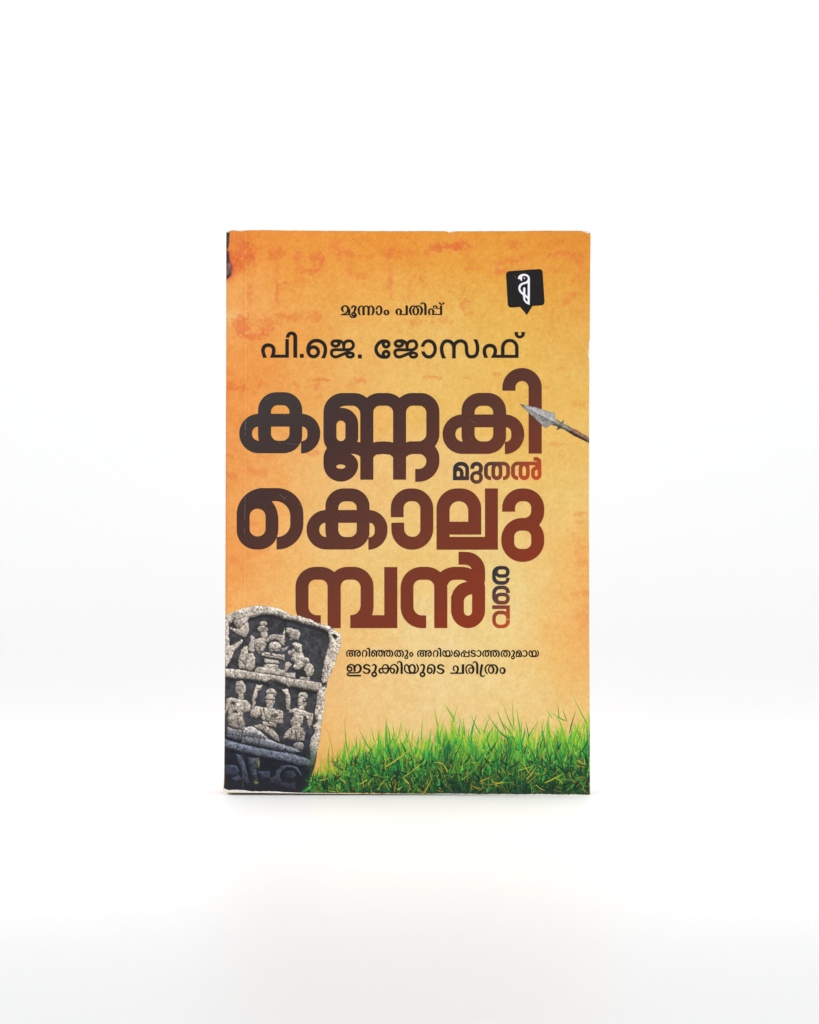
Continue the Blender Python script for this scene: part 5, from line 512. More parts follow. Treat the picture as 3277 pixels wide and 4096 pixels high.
    'subtitle_lower': '14003 26556 -25 6 -14 7 -21 13 -23 19 -19 21 -11 14 -9 18 -6 17 -6 32 -4 63 5 25 7 19 14 23 14 15 21 15 17 8 14 5 25 4 24 0 28 -8 18 -9 24 -18 11 -11 9 -12 8 -18 5 -14 3 -14 1 -14 -1 -17 -3 -14 -5 -14 -7 -14 -10 -14 -11 -12 -11 -9 -13 -9 -14 -6 -18 -6 -14 -3 -33 -1 9 -9 14 -10 14 -7 10 -2 18 -1 17 1 18 5 14 6 14 8 10 8 11 11 7 11 6 21 5 32 2 42 2 105 2 2 88 -2 3 -4 -3 -126 10 -45 9 -28 9 -16 17 -18 11 -7 9 -5 8 -1 11 2 10 4 14 9 14 14 15 25 10 28 4 28 0 28 -5 31 -6 21 -7 18 -6 10 -8 11 -11 11 -14 10 -14 7 -21 6 -14 2 -35 3 -220 0 -42 1 -35 4 -26 8 -16 10 -18 16 -9 13 -7 17 -2 21 4 18 9 17 11 14 19 17 21 12 21 7 24 3 123 3 343 0 1 -70 -1 -3 -469 1 -14 -1 -11 -4 -12 -7 -9 -8 -3 -6 6 -7 8 -6 10 -4 21 -3 53 -3 245 0 52 -5 42 -11 25 -11 14 -9 21 -17 13 -15 18 -24 14 -28 10 -28 4 -18 3 -31 -2 -32 -5 -28 -11 -28 -16 -28 -20 -24 -22 -20 -25 -15 -24 -9 -28 -6 -25 0 -24 5 -25 8 -24 14 -22 16 -17 18 -3 1 -14 -13 -28 -20 -14 -8 -25 -10 -24 -7 -32 -5 -28 -1;13973 26717 16 -3 10 1 11 3 10 6 7 5 7 9 4 7 3 10 0 7 -1 11 -3 7 -10 14 -17 10 -21 4 -11 -1 -10 -3 -11 -6 -7 -6 -7 -9 -3 -7 -3 -10 0 -7 2 -11 3 -7 5 -7 7 -7 10 -7;14645 26559 -35 8 -24 11 -15 9 -20 19 -16 23 -7 14 -5 14 -3 21 1 11 3 14 7 17 17 21 13 12 25 16 28 12 91 19 17 8 10 10 9 18 -1 10 -5 14 -9 18 -7 7 -7 6 -25 10 -24 3 -11 -1 -17 -5 -39 -18 -18 -13 -31 -28 -10 -8 -11 -1 -10 5 -5 8 -1 10 17 35 13 23 11 12 8 7 16 11 14 6 21 6 39 6 42 2 38 -3 25 -8 14 -7 10 -8 21 -19 16 -21 11 -21 6 -24 -1 -25 -6 -21 -12 -19 -13 -16 -16 -14 -13 -9 -21 -11 -24 -9 -63 -15 -25 -7 -10 -6 -13 -9 -7 -11 1 -3 9 -18 16 -17 22 -16 17 -7 11 2 10 4 35 20 74 39 10 -1 7 -4 6 -9 0 -11 -18 -31 -12 -18 -14 -14 -21 -14 -35 -15 -28 -6 -25 -3;17603 26564 -35 9 -25 10 -14 10 -21 19 -16 23 -7 14 -5 14 -2 21 0 10 3 14 8 18 16 21 14 12 24 16 28 11 91 19 18 9 9 10 10 17 -1 11 -6 14 -9 17 -7 8 -7 5 -24 10 -25 4 -10 -1 -18 -5 -38 -19 -18 -12 -31 -29 -11 -7 -10 -2 -11 5 -5 8 -1 11 17 35 14 22 10 13 8 7 17 10 14 6 21 6 38 6 42 2 39 -3 24 -7 14 -8 11 -7 20 -19 16 -21 11 -21 6 -25 0 -24 -7 -21 -11 -20 -13 -15 -16 -14 -13 -9 -21 -11 -25 -10 -63 -15 -24 -7 -11 -5 -12 -10 -8 -10 1 -4 10 -17 16 -18 21 -16 18 -6 10 1 11 4 35 20 73 39 11 -1 7 -4 5 -9 0 -10 -18 -32 -12 -17 -14 -14 -21 -15 -35 -14 -28 -7 -24 -2;14968 26553 -21 3 -10 3 -11 5 -10 8 -17 20 -20 39 -1 10 4 7 9 6 7 0 8 -2 27 -26 11 -7 10 -2 14 2 11 9 7 10 7 14 4 14 0 14 -5 28 -12 45 -35 102 -29 12 -14 8 -13 11 -12 13 -8 12 -8 17 -7 25 -2 17 2 18 3 14 4 14 10 17 17 21 14 12 24 14 28 7 21 2 28 -4 18 -5 24 -14 14 -12 17 -21 9 -17 5 -14 3 -14 1 -18 -1 -14 -3 -17 -5 -14 -8 -14 -7 -12 -12 -13 -27 -21 33 -80 16 -56 6 -28 2 -18 0 -17 -3 -18 -7 -17 -15 -25 -11 -13 -17 -15 -21 -14 -11 -4 -14 -4;15749 26557 -27 7 -26 11 -24 15 -21 17 -18 20 -13 18 -18 35 -9 28 -2 2 -3 1 -4 0 -3 -3 -4 -18 -10 -31 -13 -28 -8 -14 -11 -14 -10 -11 -25 -16 -17 -8 -25 -7 -14 -2 -24 -1 -28 4 -21 8 -18 8 -17 12 -11 9 -10 11 -15 21 -8 14 -10 24 -4 14 -5 29 -25 0 -24 4 -14 3 -11 5 -14 9 -10 10 -17 21 -8 14 -9 21 -4 14 -2 14 0 14 5 24 7 20 5 12 12 17 18 17 24 14 21 6 14 1 18 -1 28 -9 14 -7 8 -7 20 -22 3 -2 18 19 14 11 17 12 21 9 14 3 21 1 14 -1 14 -3 21 -8 24 -15 18 -18 19 -24 17 -28 11 -28 4 -18 5 -33 4 -11 5 41 10 38 16 39 17 24 8 8 17 13 13 7 19 7 17 4 11 1 14 -2 14 -4 21 -14 16 -16 18 -28 11 -25 4 -17 2 -25 -3 -17 -6 -21 -6 -14 -14 -21 -15 -15 -18 -11 -14 -5 -21 -5 -24 -3 -42 -2 -2 -1 7 -18 9 -17 13 -18 11 -11 18 -13 17 -9 18 -6 14 -2 14 2 14 6 15 9 13 10 14 16 13 19 9 18 8 17 5 21 3 25 -1 21 -4 28 -13 49 -9 21 -19 35 -2 7 -1 10 2 11 3 7 6 8 7 6 10 4 11 1 10 -2 7 -3 7 -4 6 -7 35 -49 16 -35 13 -38 6 -28 3 -32 -4 -42 -7 -28 -12 -28 -8 -14 -15 -21 -22 -24 -32 -26 -24 -14 -28 -10 -14 -3 -21 -2;15399 26617 14 -4 17 2 21 10 14 11 9 12 8 18 6 21 5 24 -3 1 -158 0 -3 -1 3 -14 5 -17 6 -12 9 -16 9 -11 13 -11 11 -7;15334 26771 2 -3 3 0 154 0 3 3 -2 17 -7 35 -13 32 -16 24 -7 7 -10 8 -11 5 -7 1 -7 -1 -10 -4 -18 -12 -17 -19 -13 -23 -13 -32;15649 26771 2 -3 28 -1 24 3 18 6 6 5 5 7 3 7 3 18 0 28 -8 31 -7 14 -7 11 -2 1 -7 -2 -14 -7 -11 -10 -9 -14 -9 -21 -7 -21 -5 -24;15263 26774 13 -2 2 2 11 42 17 46 -2 3 -8 7 -16 12 -14 4 -18 1 -12 -6 -12 -14 -6 -21 0 -21 7 -25 9 -17 11 -6;14959 26932 16 -3 18 4 12 9 10 14 3 14 -2 11 -2 7 -8 10 -13 10 -18 4 -17 -3 -14 -8 -7 -6 -4 -7 -3 -7 -1 -11 3 -14 9 -14 10 -7;15974 26434 -21 6 -18 7 -14 9 -14 11 -8 10 -6 10 -15 46 29 16 4 0 17 -25 11 -11 21 -14 17 -8 7 1 9 6 9 9 5 8 7 14 5 21 5 63 1 63 1 277 4 3 87 0 4 -3 1 -301 -2 -42 -2 -21 -8 -39 -9 -28 -13 -24 -16 -21 -18 -18 -21 -13 -21 -8 -24 -4;16656 26550 -5 4 -5 7 -2 7 1 7 31 63 12 31 6 25 4 24 1 25 0 21 -2 21 -4 17 -7 18 -5 10 -10 14 -11 12 -28 22 -18 10 -7 3 -1 -1 12 -21 14 -32 9 -35 5 -31 1 -32 -4 -31 -7 -32 -8 -21 -13 -24 -10 -14 -12 -13 -21 -17 -21 -13 -21 -9 -17 -4 -21 -2 -18 0 -21 4 -17 6 -14 7 -20 13 -12 10 -21 26 -17 -19 -25 -20 -24 -16 -18 -7 -14 -3 -10 0 -18 4 -14 6 -21 15 -19 21 -7 11 -8 17 -12 42 -6 49 -1 39 4 28 3 14 8 21 15 28 18 24 12 14 21 21 14 11 14 9 18 8 31 8 32 4 84 6 28 0 35 -3 42 4 35 0 24 -3 25 -6 21 -8 27 -16 22 -15 23 -20 18 -21 16 -24 11 -25 7 -24 4 -28 1 -32 -2 -31 -5 -28 -10 -32 -9 -17 -18 -28 -41 -49 -6 -4 -7 -3 -7 0;16884 26554 -11 2 -14 5 -10 6 -9 8 -8 10 -11 21 -10 28 -1 11 7 9 7 3 7 -1 7 -3 23 -26 12 -9 7 -1 11 0 14 4 7 6 8 11 9 21 1 17 -5 28 -17 63 -26 81 -2 15 -35 14 -21 15 -12 12 -10 14 -11 24 -4 18 -1 17 3 25 6 17 8 14 18 21 14 12 24 13 28 7 21 2 25 -3 17 -5 14 -7 14 -9 12 -10 16 -18 9 -17 5 -14 4 -17 1 -18 -4 -24 -5 -14 -7 -14 -10 -14 -19 -18 -17 -10 0 -4 27 -77 19 -66 7 -32 2 -28 -3 -21 -4 -14 -7 -14 -17 -24 -18 -18 -22 -14 -14 -6 -21 -4 -14 -1;17227 26561 -21 3 -21 6 -18 8 -12 7 -18 14 -16 18 -10 14 -14 24 -10 28 -4 21 -11 105 0 32 7 31 8 18 8 14 10 14 13 12 14 11 14 8 14 5 14 4 25 1 14 -1 17 -4 14 -6 14 -8 14 -10 12 -12 13 -17 12 -25 5 -18 4 -21 0 -28 -4 -21 -6 -17 -12 -25 -13 -17 -14 -14 -22 -14 -17 -7 -17 -4 -18 -2 -21 2 -24 8 -2 -1 -1 -3 10 -21 11 -18 17 -16 14 -9 21 -7 24 -3 25 2 17 4 14 6 9 6 9 9 7 12 9 17 7 18 3 14 3 17 1 42 -4 39 -15 63 -20 56 0 14 5 14 11 10 14 6 10 0 7 -2 7 -4 8 -7 26 -42 15 -31 15 -46 9 -42 2 -38 -2 -42 -7 -32 -11 -28 -15 -24 -17 -21 -11 -11 -22 -17 -25 -12 -28 -7 -35 -4;16259 26620 5 -2 4 2 14 11 18 21 12 21 5 14 3 17 7 53 1 24 7 32 9 24 7 14 13 21 18 25 -2 1 -32 -4 -24 -4 -21 -7 -14 -9 -18 -15 -15 -18 -15 -21 -13 -25 -6 -21 -3 -24 0 -21 3 -28 8 -35 7 -18 10 -15;16469 26624 19 -2 14 2 14 7 11 11 12 17 10 21 9 28 5 24 2 21 -2 21 -4 25 -7 24 -9 21 -11 18 -12 15 -14 11 -18 -6 -14 -8 -11 -9 -13 -14 -12 -17 -11 -21 -8 -25 -3 -17 -2 -18 2 -24 5 -32 7 -24 8 -18 9 -14 12 -10;17178 26760 10 -2 11 -1 10 3 11 5 8 6 9 10 7 14 3 11 3 17 -1 11 -3 14 -4 10 -8 13 -9 8 -11 7 -12 4 -10 1 -11 -2 -10 -5 -7 -5 -7 -7 -7 -10 -5 -11 -3 -10 -2 -14 0 -11 2 -10 5 -14 11 -18 9 -8;16887 26939 18 -3 14 1 14 7 10 9 6 10 2 14 -5 14 -10 12 -7 5 -10 4 -11 1 -10 0 -11 -3 -7 -3 -7 -5 -6 -7 -4 -7 -3 -7 0 -11 2 -7 3 -7 6 -7 6 -4;18997 26443 -14 3 -21 8 -18 10 -10 9 -8 8 -7 11 -18 45 26 17 3 0 21 -24 11 -10 24 -15 18 -6 7 2 7 5 6 7 7 10 7 18 3 14 6 59 1 60 1 287 95 0 0 -333 -4 -42 -7 -35 -11 -28 -12 -21 -15 -19 -18 -16 -21 -14 -21 -8 -21 -3;19249 26559 -3 3 -24 105 -11 56 -11 66 -8 60 -8 77 -1 28 3 28 10 28 14 24 21 23 18 14 21 9 17 3 32 0 21 -2 17 -4 11 -6 10 -9 5 -7 10 -21 10 -38 -28 -13 -18 23 -14 14 -17 6 -11 0 -7 -1 -7 -3 -6 -5 -14 -21 -7 -21 -2 -18 5 -45 17 -105 20 -102 28 -122 -2 -3 -4 -1;18759 26565 -28 7 -29 14 -24 18 -21 21 -14 21 -13 28 -10 31 -6 32 -3 38 0 32 6 35 9 28 16 31 43 61 7 7 11 4 7 0 7 -2 9 -7 6 -10 1 -11 -4 -10 -33 -60 -10 -24 -8 -28 -3 -21 -1 -21 1 -21 4 -25 6 -24 13 -32 15 -21 14 -12 12 -9 23 -10 18 -4 21 -1 17 5 21 13 21 18 14 19 12 23 -1 3 -25 -7 -24 -5 -18 1 -14 3 -17 8 -21 16 -15 16 -10 18 -7 21 -4 28 1 24 5 25 11 35 12 23 10 14 18 15 11 7 20 10 21 5 14 2 21 -2 14 -4 21 -10 11 -7 21 -20 14 -19 7 -14 7 -14 10 -28 8 -39 3 -31 -2 -28 -2 -18 -7 -26 -6 -16 -12 -24 -16 -25 -18 -21 -14 -12 -21 -14 -14 -7 -25 -9 -24 -6 -25 -3 -21 0;19529 26565 -25 6 -24 12 -25 18 -21 20 -16 21 -10 18 -12 28 -8 28 -6 31 -2 21 2 28 5 32 9 31 11 28 11 18 19 24 38 39 8 4 11 2 10 -2 7 -4 8 -11 2 -10 -3 -13 -40 -54 -8 -14 -7 -17 -8 -25 -6 -24 -2 -21 0 -25 6 -31 8 -25 10 -21 10 -14 16 -16 21 -15 14 -7 21 -3 25 3 3 1 2 2 -14 18 -14 21 -19 38 -9 25 -7 24 -4 25 0 17 3 28 8 28 10 25 13 21 10 14 11 10 21 16 14 7 21 9 24 4 14 0 14 -3 24 -8 24 -14 21 -18 18 -24 11 -23 6 -16 9 -38 3 -25 -1 -17 -3 -25 -4 -14 -10 -24 -7 -14 -10 -14 -19 -25 -35 -35 19 0 21 3 21 6 21 11 17 15 14 15 13 20 11 25 8 24 3 18 0 17 -3 28 -5 32 -8 28 -9 24 -7 14 -14 21 -3 7 -2 14 3 11 6 9 7 6 11 4 10 1 14 -4 18 -10 14 -11 9 -9 12 -18 15 -28 9 -24 7 -25 5 -24 4 -46 -2 -28 -4 -17 -11 -32 -15 -28 -8 -13 -20 -25 -22 -21 -21 -15 -14 -8 -35 -14 -28 -6 -28 -4 -39 1 -28 5 -35 12 -24 -8 -35 -8 -25 -3;18479 26568 -4 1 -3 3 0 4 0 321 -137 1 -9 -21 17 -25 10 -21 9 -24 6 -28 1 -18 -2 -24 -4 -18 -8 -24 -13 -25 -10 -14 -18 -17 -14 -10 -21 -10 -24 -7 -21 -2 -21 1 -21 5 -25 12 -18 14 -17 21 -12 25 -12 35 -2 14 0 14 3 21 4 14 10 21 13 16 10 9 14 7 18 5 24 4 11 -4 3 -3 3 -6 -1 -11 -5 -7 -21 -17 -10 -11 -13 -28 -2 -10 0 -11 3 -14 6 -17 6 -14 10 -14 10 -9 11 -6 14 -4 7 1 16 11 13 14 7 14 5 21 4 31 0 32 -5 31 -9 22 -22 34 -37 24 -189 1 -4 1 -2 2 0 4 0 49 2 3 4 1 553 0 2 -1 2 -3 0 -4 0 -378 -4 -4;19637 26653 14 12 11 12 20 32 10 21 6 17 4 14 2 18 -1 24 -2 25 -4 21 -4 14 -10 17 -10 11 -11 8 -11 4 -14 -3 -14 -9 -13 -11 -9 -10 -10 -18 -8 -21 -4 -17 -3 -18 1 -21 3 -17 6 -21 8 -21 9 -18 13 -21 13 -17;18821 26740 8 -2 7 0 28 6 32 17 3 4 -4 49 -4 21 -7 24 -6 14 -9 14 -11 11 -8 4 -11 -2 -10 -5 -11 -7 -7 -8 -11 -21 -10 -35 -2 -28 2 -14 3 -10 4 -9 7 -9 7 -7;20093 26684 -14 3 -14 6 -18 9 -13 10 -12 11 -13 16 -9 16 -7 14 -5 17 -4 21 -1 18 1 17 3 18 5 14 8 21 9 14 10 14 15 13 14 10 13 8 18 7 14 3 18 1 17 -1 18 -4 14 -6 14 -7 17 -14 11 -10 10 -13 9 -15 6 -14 7 -21 3 -18 1 -17 -1 -18 -3 -21 -6 -17 -6 -14 -11 -18 -9 -12 -13 -12 -15 -12 -14 -7 -16 -6 -16 -4 -14 -1;20081 26741 9 -3 14 0 10 4 7 6 11 11 6 13 7 18 3 17 0 14 -2 21 -2 11 -6 17 -6 11 -11 12 -10 7 -11 3 -10 -1 -7 -2 -11 -7 -7 -6 -7 -10 -7 -14 -3 -12 -4 -19 0 -14 1 -18 7 -24 7 -14 6 -9 7 -6',
    'badge': '21575 10759 -1197 87 -24 4 -28 10 -24 15 -22 21 -15 21 -13 28 -6 28 -1 24 67 1169 4 28 10 28 15 25 9 11 14 13 21 15 18 8 24 8 28 3 354 -25 269 321 4 -1 224 -358 3 -2 354 -22 24 -6 28 -13 25 -18 13 -15 15 -21 13 -28 6 -28 1 -28 -76 -1183 -6 -24 -12 -25 -10 -16 -18 -19 -24 -17 -14 -7 -25 -8',
    'bird': '20906 10956 -91 32 -63 54 -27 65 -1 49 3 3 63 5 34 27 33 51 17 2 3 -4 9 -53 5 -98 2 -3 23 -39 4 -2 49 -13 73 9 60 44 3 4 17 56 -1 4 -24 66 -55 50 -80 27 -91 28 -74 46 -46 77 -14 91 14 77 40 73 66 73 68 57 3 91 16 91 46 80 80 71 77 35 46 9 6 -657 0 -403 -24 -80 -70 -66 -91 -31;21105 11327 4 -1 3 1 2 4 0 255 -4 259 -1 6 -4 1 -3 -1 -86 -86 3 -126 0 -102 0 -3 -15 -34 -28 -12 -4 0 -27 14 -2 4 -12 42 -6 150 -2 5 -3 1 -54 -48 -5 -7 -34 -63 -7 -66 30 -81 66 -52 98 -29;21009 11884 5 1 56 32 38 54 3 91 0 4 -2 2 -4 0 -49 -26 -36 -53 -15 -98 0 -4 2 -3;20969 11106 -10 7 -4 7 -2 10 1 11 8 10 7 5 11 2 10 -2 11 -7 5 -8 1 -11 -2 -10 -4 -8 -11 -7 -10 -2',
}



def letters(name, key, mat, off, label=None):
    cu = bpy.data.curves.new(name, 'CURVE')
    cu.dimensions = '2D'
    cu.fill_mode = 'BOTH'
    for part in GLYPHS[key].split(';'):
        a = np.array(part.split(), int).reshape(-1, 2).cumsum(0) / 10.0
        sp = cu.splines.new('POLY')
        sp.points.add(len(a) - 1)
        co = np.zeros((len(a), 4))
        co[:, 0] = (a[:, 0] - CX) * 0.1
        co[:, 1] = (GY - a[:, 1]) * 0.1
        co[:, 3] = 1
        sp.points.foreach_set('co', co.ravel())
        sp.use_cyclic_u = True
    tmp = bpy.data.objects.new(name + '_outline', cu)
    scene.collection.objects.link(tmp)
    bpy.context.view_layer.update()
    dg = bpy.context.evaluated_depsgraph_get()
    me0 = tmp.evaluated_get(dg).to_mesh()
    nv = len(me0.vertices)
    co = np.zeros(nv * 3)
    me0.vertices.foreach_get('co', co)
    co = co.reshape(-1, 3)
    faces = [tuple(p.vertices) for p in me0.polygons]
    tmp.evaluated_get(dg).to_mesh_clear()
    bpy.data.objects.remove(tmp)
    bpy.data.curves.remove(cu)
    vv_ = np.zeros((nv, 3))
    vv_[:, 0] = co[:, 0] * 10 * K
    vv_[:, 1] = -off
    vv_[:, 2] = co[:, 1] * 10 * K
    # keep every face turned to the reader
    ff = []
    for p in faces:
        q = vv_[list(p)]
        ar = 0.0
        for i in range(len(p)):
            j = (i + 1) % len(p)
            ar += q[i][0] * q[j][2] - q[j][0] * q[i][2]
        ff.append(p if ar > 0 else p[::-1])
    o = mesh_obj(name, vv_, ff, mat, cover)
    if label:
        o['label'] = label
    return o


INK = ink_mat('black_ink', [(0, (32, 29, 29)), (1, (32, 29, 29))], 0, 0, 0.5)
TITLE = ink_mat('title_ink', [(0.05, (60, 55, 54)), (0.30, (69, 47, 43)), (0.55, (93, 52, 41)), (0.70, (114, 54, 37)), (0.86, (124, 52, 31)), (1.0, (138, 52, 28))],
                0.6 / 1220, 0.5 / 800, -950 * 0.6 / 1220 - 1600 * 0.5 / 800)
LINK = ink_mat('link_ink', [(0.0, (46, 44, 50)), (0.2, (52, 46, 50)), (0.42, (88, 56, 50)), (0.62, (130, 64, 48)), (0.82, (170, 70, 42)), (1.0, (192, 72, 36))],
               0.9 / 350, 0.25 / 90, -1812 * 0.9 / 350 - 1850 * 0.25 / 90)
UPR = ink_mat('upright_ink', [(0.0, (44, 44, 50)), (0.3, (62, 54, 58)), (0.5, (100, 62, 58)), (0.68, (140, 64, 48)), (0.85, (176, 72, 42)), (1.0, (196, 76, 34))],
              0.15 / 70, 0.85 / 250, -1968 * 0.15 / 70 - 2264 * 0.85 / 250)
WHITE = plain_mat('white_ink', (226, 226, 232), 0.04, 900, 0.45)
L1, L2 = 0.000012, 0.000016
letters('title_lettering', 'title_top', TITLE, L1, 'first line of the big brown title')
letters('title_lettering', 'title_middle', TITLE, L1, 'second line of the big title, running from brown to red-brown')
letters('title_lettering', 'title_bottom', TITLE, L1, 'third line of the big title, partly behind the stone picture')
letters('linking_word', 'title_link', LINK, L1, 'small word running from black to red under the first title line')
letters('linking_word', 'title_upright', UPR, L1, 'small word turned upright at the end of the third title line')
letters('author_name', 'author', INK, L1)
letters('edition_line', 'edition', INK, L1)
letters('subtitle_lettering', 'subtitle_upper', INK, L1, 'upper, smaller subtitle line')
letters('subtitle_lettering', 'subtitle_lower', INK, L1, 'lower, bolder subtitle line')
letters('publisher_badge', 'badge', INK, L1, 'black speech-bubble shaped badge')
letters('bird_emblem', 'bird', WHITE, L2, 'white line drawing of a parrot on the black badge')


# ------------------------------------------------------------------ printed pictures: fine grids trimmed to a traced outline
def picture(name, outline, step, colour, off, mat, label, rough_edge=0.0):
    o = np.array(outline, float)
    x = np.arange(o[:, 0].min() - 2 * step, o[:, 0].max() + 2.5 * step, step)
    y = np.arange(o[:, 1].min() - 2 * step, o[:, 1].max() + 2.5 * step, step)
    X, Y = np.meshgrid(x, y)
    D = sd_poly(o, X, Y)
    if rough_edge:
        D = D + rough_edge * (vnoise(X, Y, 9, 3) + 0.8 * vnoise(X, Y, 4, 4))
    gy, gx = np.gradient(D, step)
    gl = np.hypot(gx, gy) + 1e-9
    C = colour(X, Y)
    out = (D > 0) & (D < 1.6 * step)
    X2 = np.where(out, X - gx / gl * D, X)
    Y2 = np.where(out, Y - gy / gl * D, Y)
    n = np.arange(X.size).reshape(X.shape)
    keep = (D[:-1, :-1] < 0) | (D[1:, :-1] < 0) | (D[1:, 1:] < 0) | (D[:-1, 1:] < 0)
    ok = D < 1.6 * step
    keep &= ok[:-1, :-1] & ok[1:, :-1] & ok[1:, 1:] & ok[:-1, 1:]
    F = np.stack([n[:-1, :-1], n[1:, :-1], n[1:, 1:], n[:-1, 1:]], -1)[keep]
    used = np.unique(F)
    remap = np.full(X.size, -1)
    remap[used] = np.arange(len(used))
    V = P3(np.maximum(X2, XL(Y2) + 0.6), Y2, off).reshape(-1, 3)[used]
    ob = mesh_obj(name, V, remap[F], mat, cover, (lin(np.clip(C, 3, 250)) * E_COVER).reshape(-1, 3)[used])
    if label:
        ob['label'] = label
    return ob


# ---- carved stone slab (coordinates of the view: px = 880 + X/3.45, py = 2400 + Y/3.45)
def ell(cx, cy, rx, ry, n=20, rot=0.0):
    a = np.linspace(0, 2 * math.pi, n, endpoint=False)
    c, s = math.cos(rot), math.sin(rot)
    return [(cx + rx * math.cos(t) * c - ry * math.sin(t) * s, cy + rx * math.cos(t) * s + ry * math.sin(t) * c) for t in a]


def low(pts):
    return [(x, y + 1035) for x, y in pts]


SO = [(55, 240), (90, 215), (130, 185), (180, 160), (240, 140), (300, 118), (370, 100), (430, 88), (500, 78), (580, 80), (680, 88), (760, 105), (830, 125), (890, 150), (940, 180), (985, 205), (1040, 215), (1110, 220), (1170, 245), (1240, 262), (1290, 290), (1340, 315), (1400, 325), (1440, 345), (1500, 355), (1540, 375), (1590, 425), (1630, 440), (1660, 475), (1672, 520), (1668, 580), (1665, 640), (1640, 690), (1630, 740), (1605, 810), (1585, 890), (1555, 960), (1530, 1030), (1490, 1090), (1485, 1140)]
STONE_OUT = SO + low([(1470, 180), (1450, 300), (1450, 400), (1430, 520), (1410, 640), (1390, 760), (1385, 860), (1365, 960), (1345, 1060), (1330, 1160), (1310, 1250), (1300, 1330), (1310, 1420), (1310, 1520), (1310, 1628), (700, 1620), (350, 1612), (250, 1604), (120, 1598), (40, 1590)])
LIT, MID = (206, 194, 181), (184, 172, 160)
BLUE, DBLUE = (92, 100, 136), (80, 82, 96)
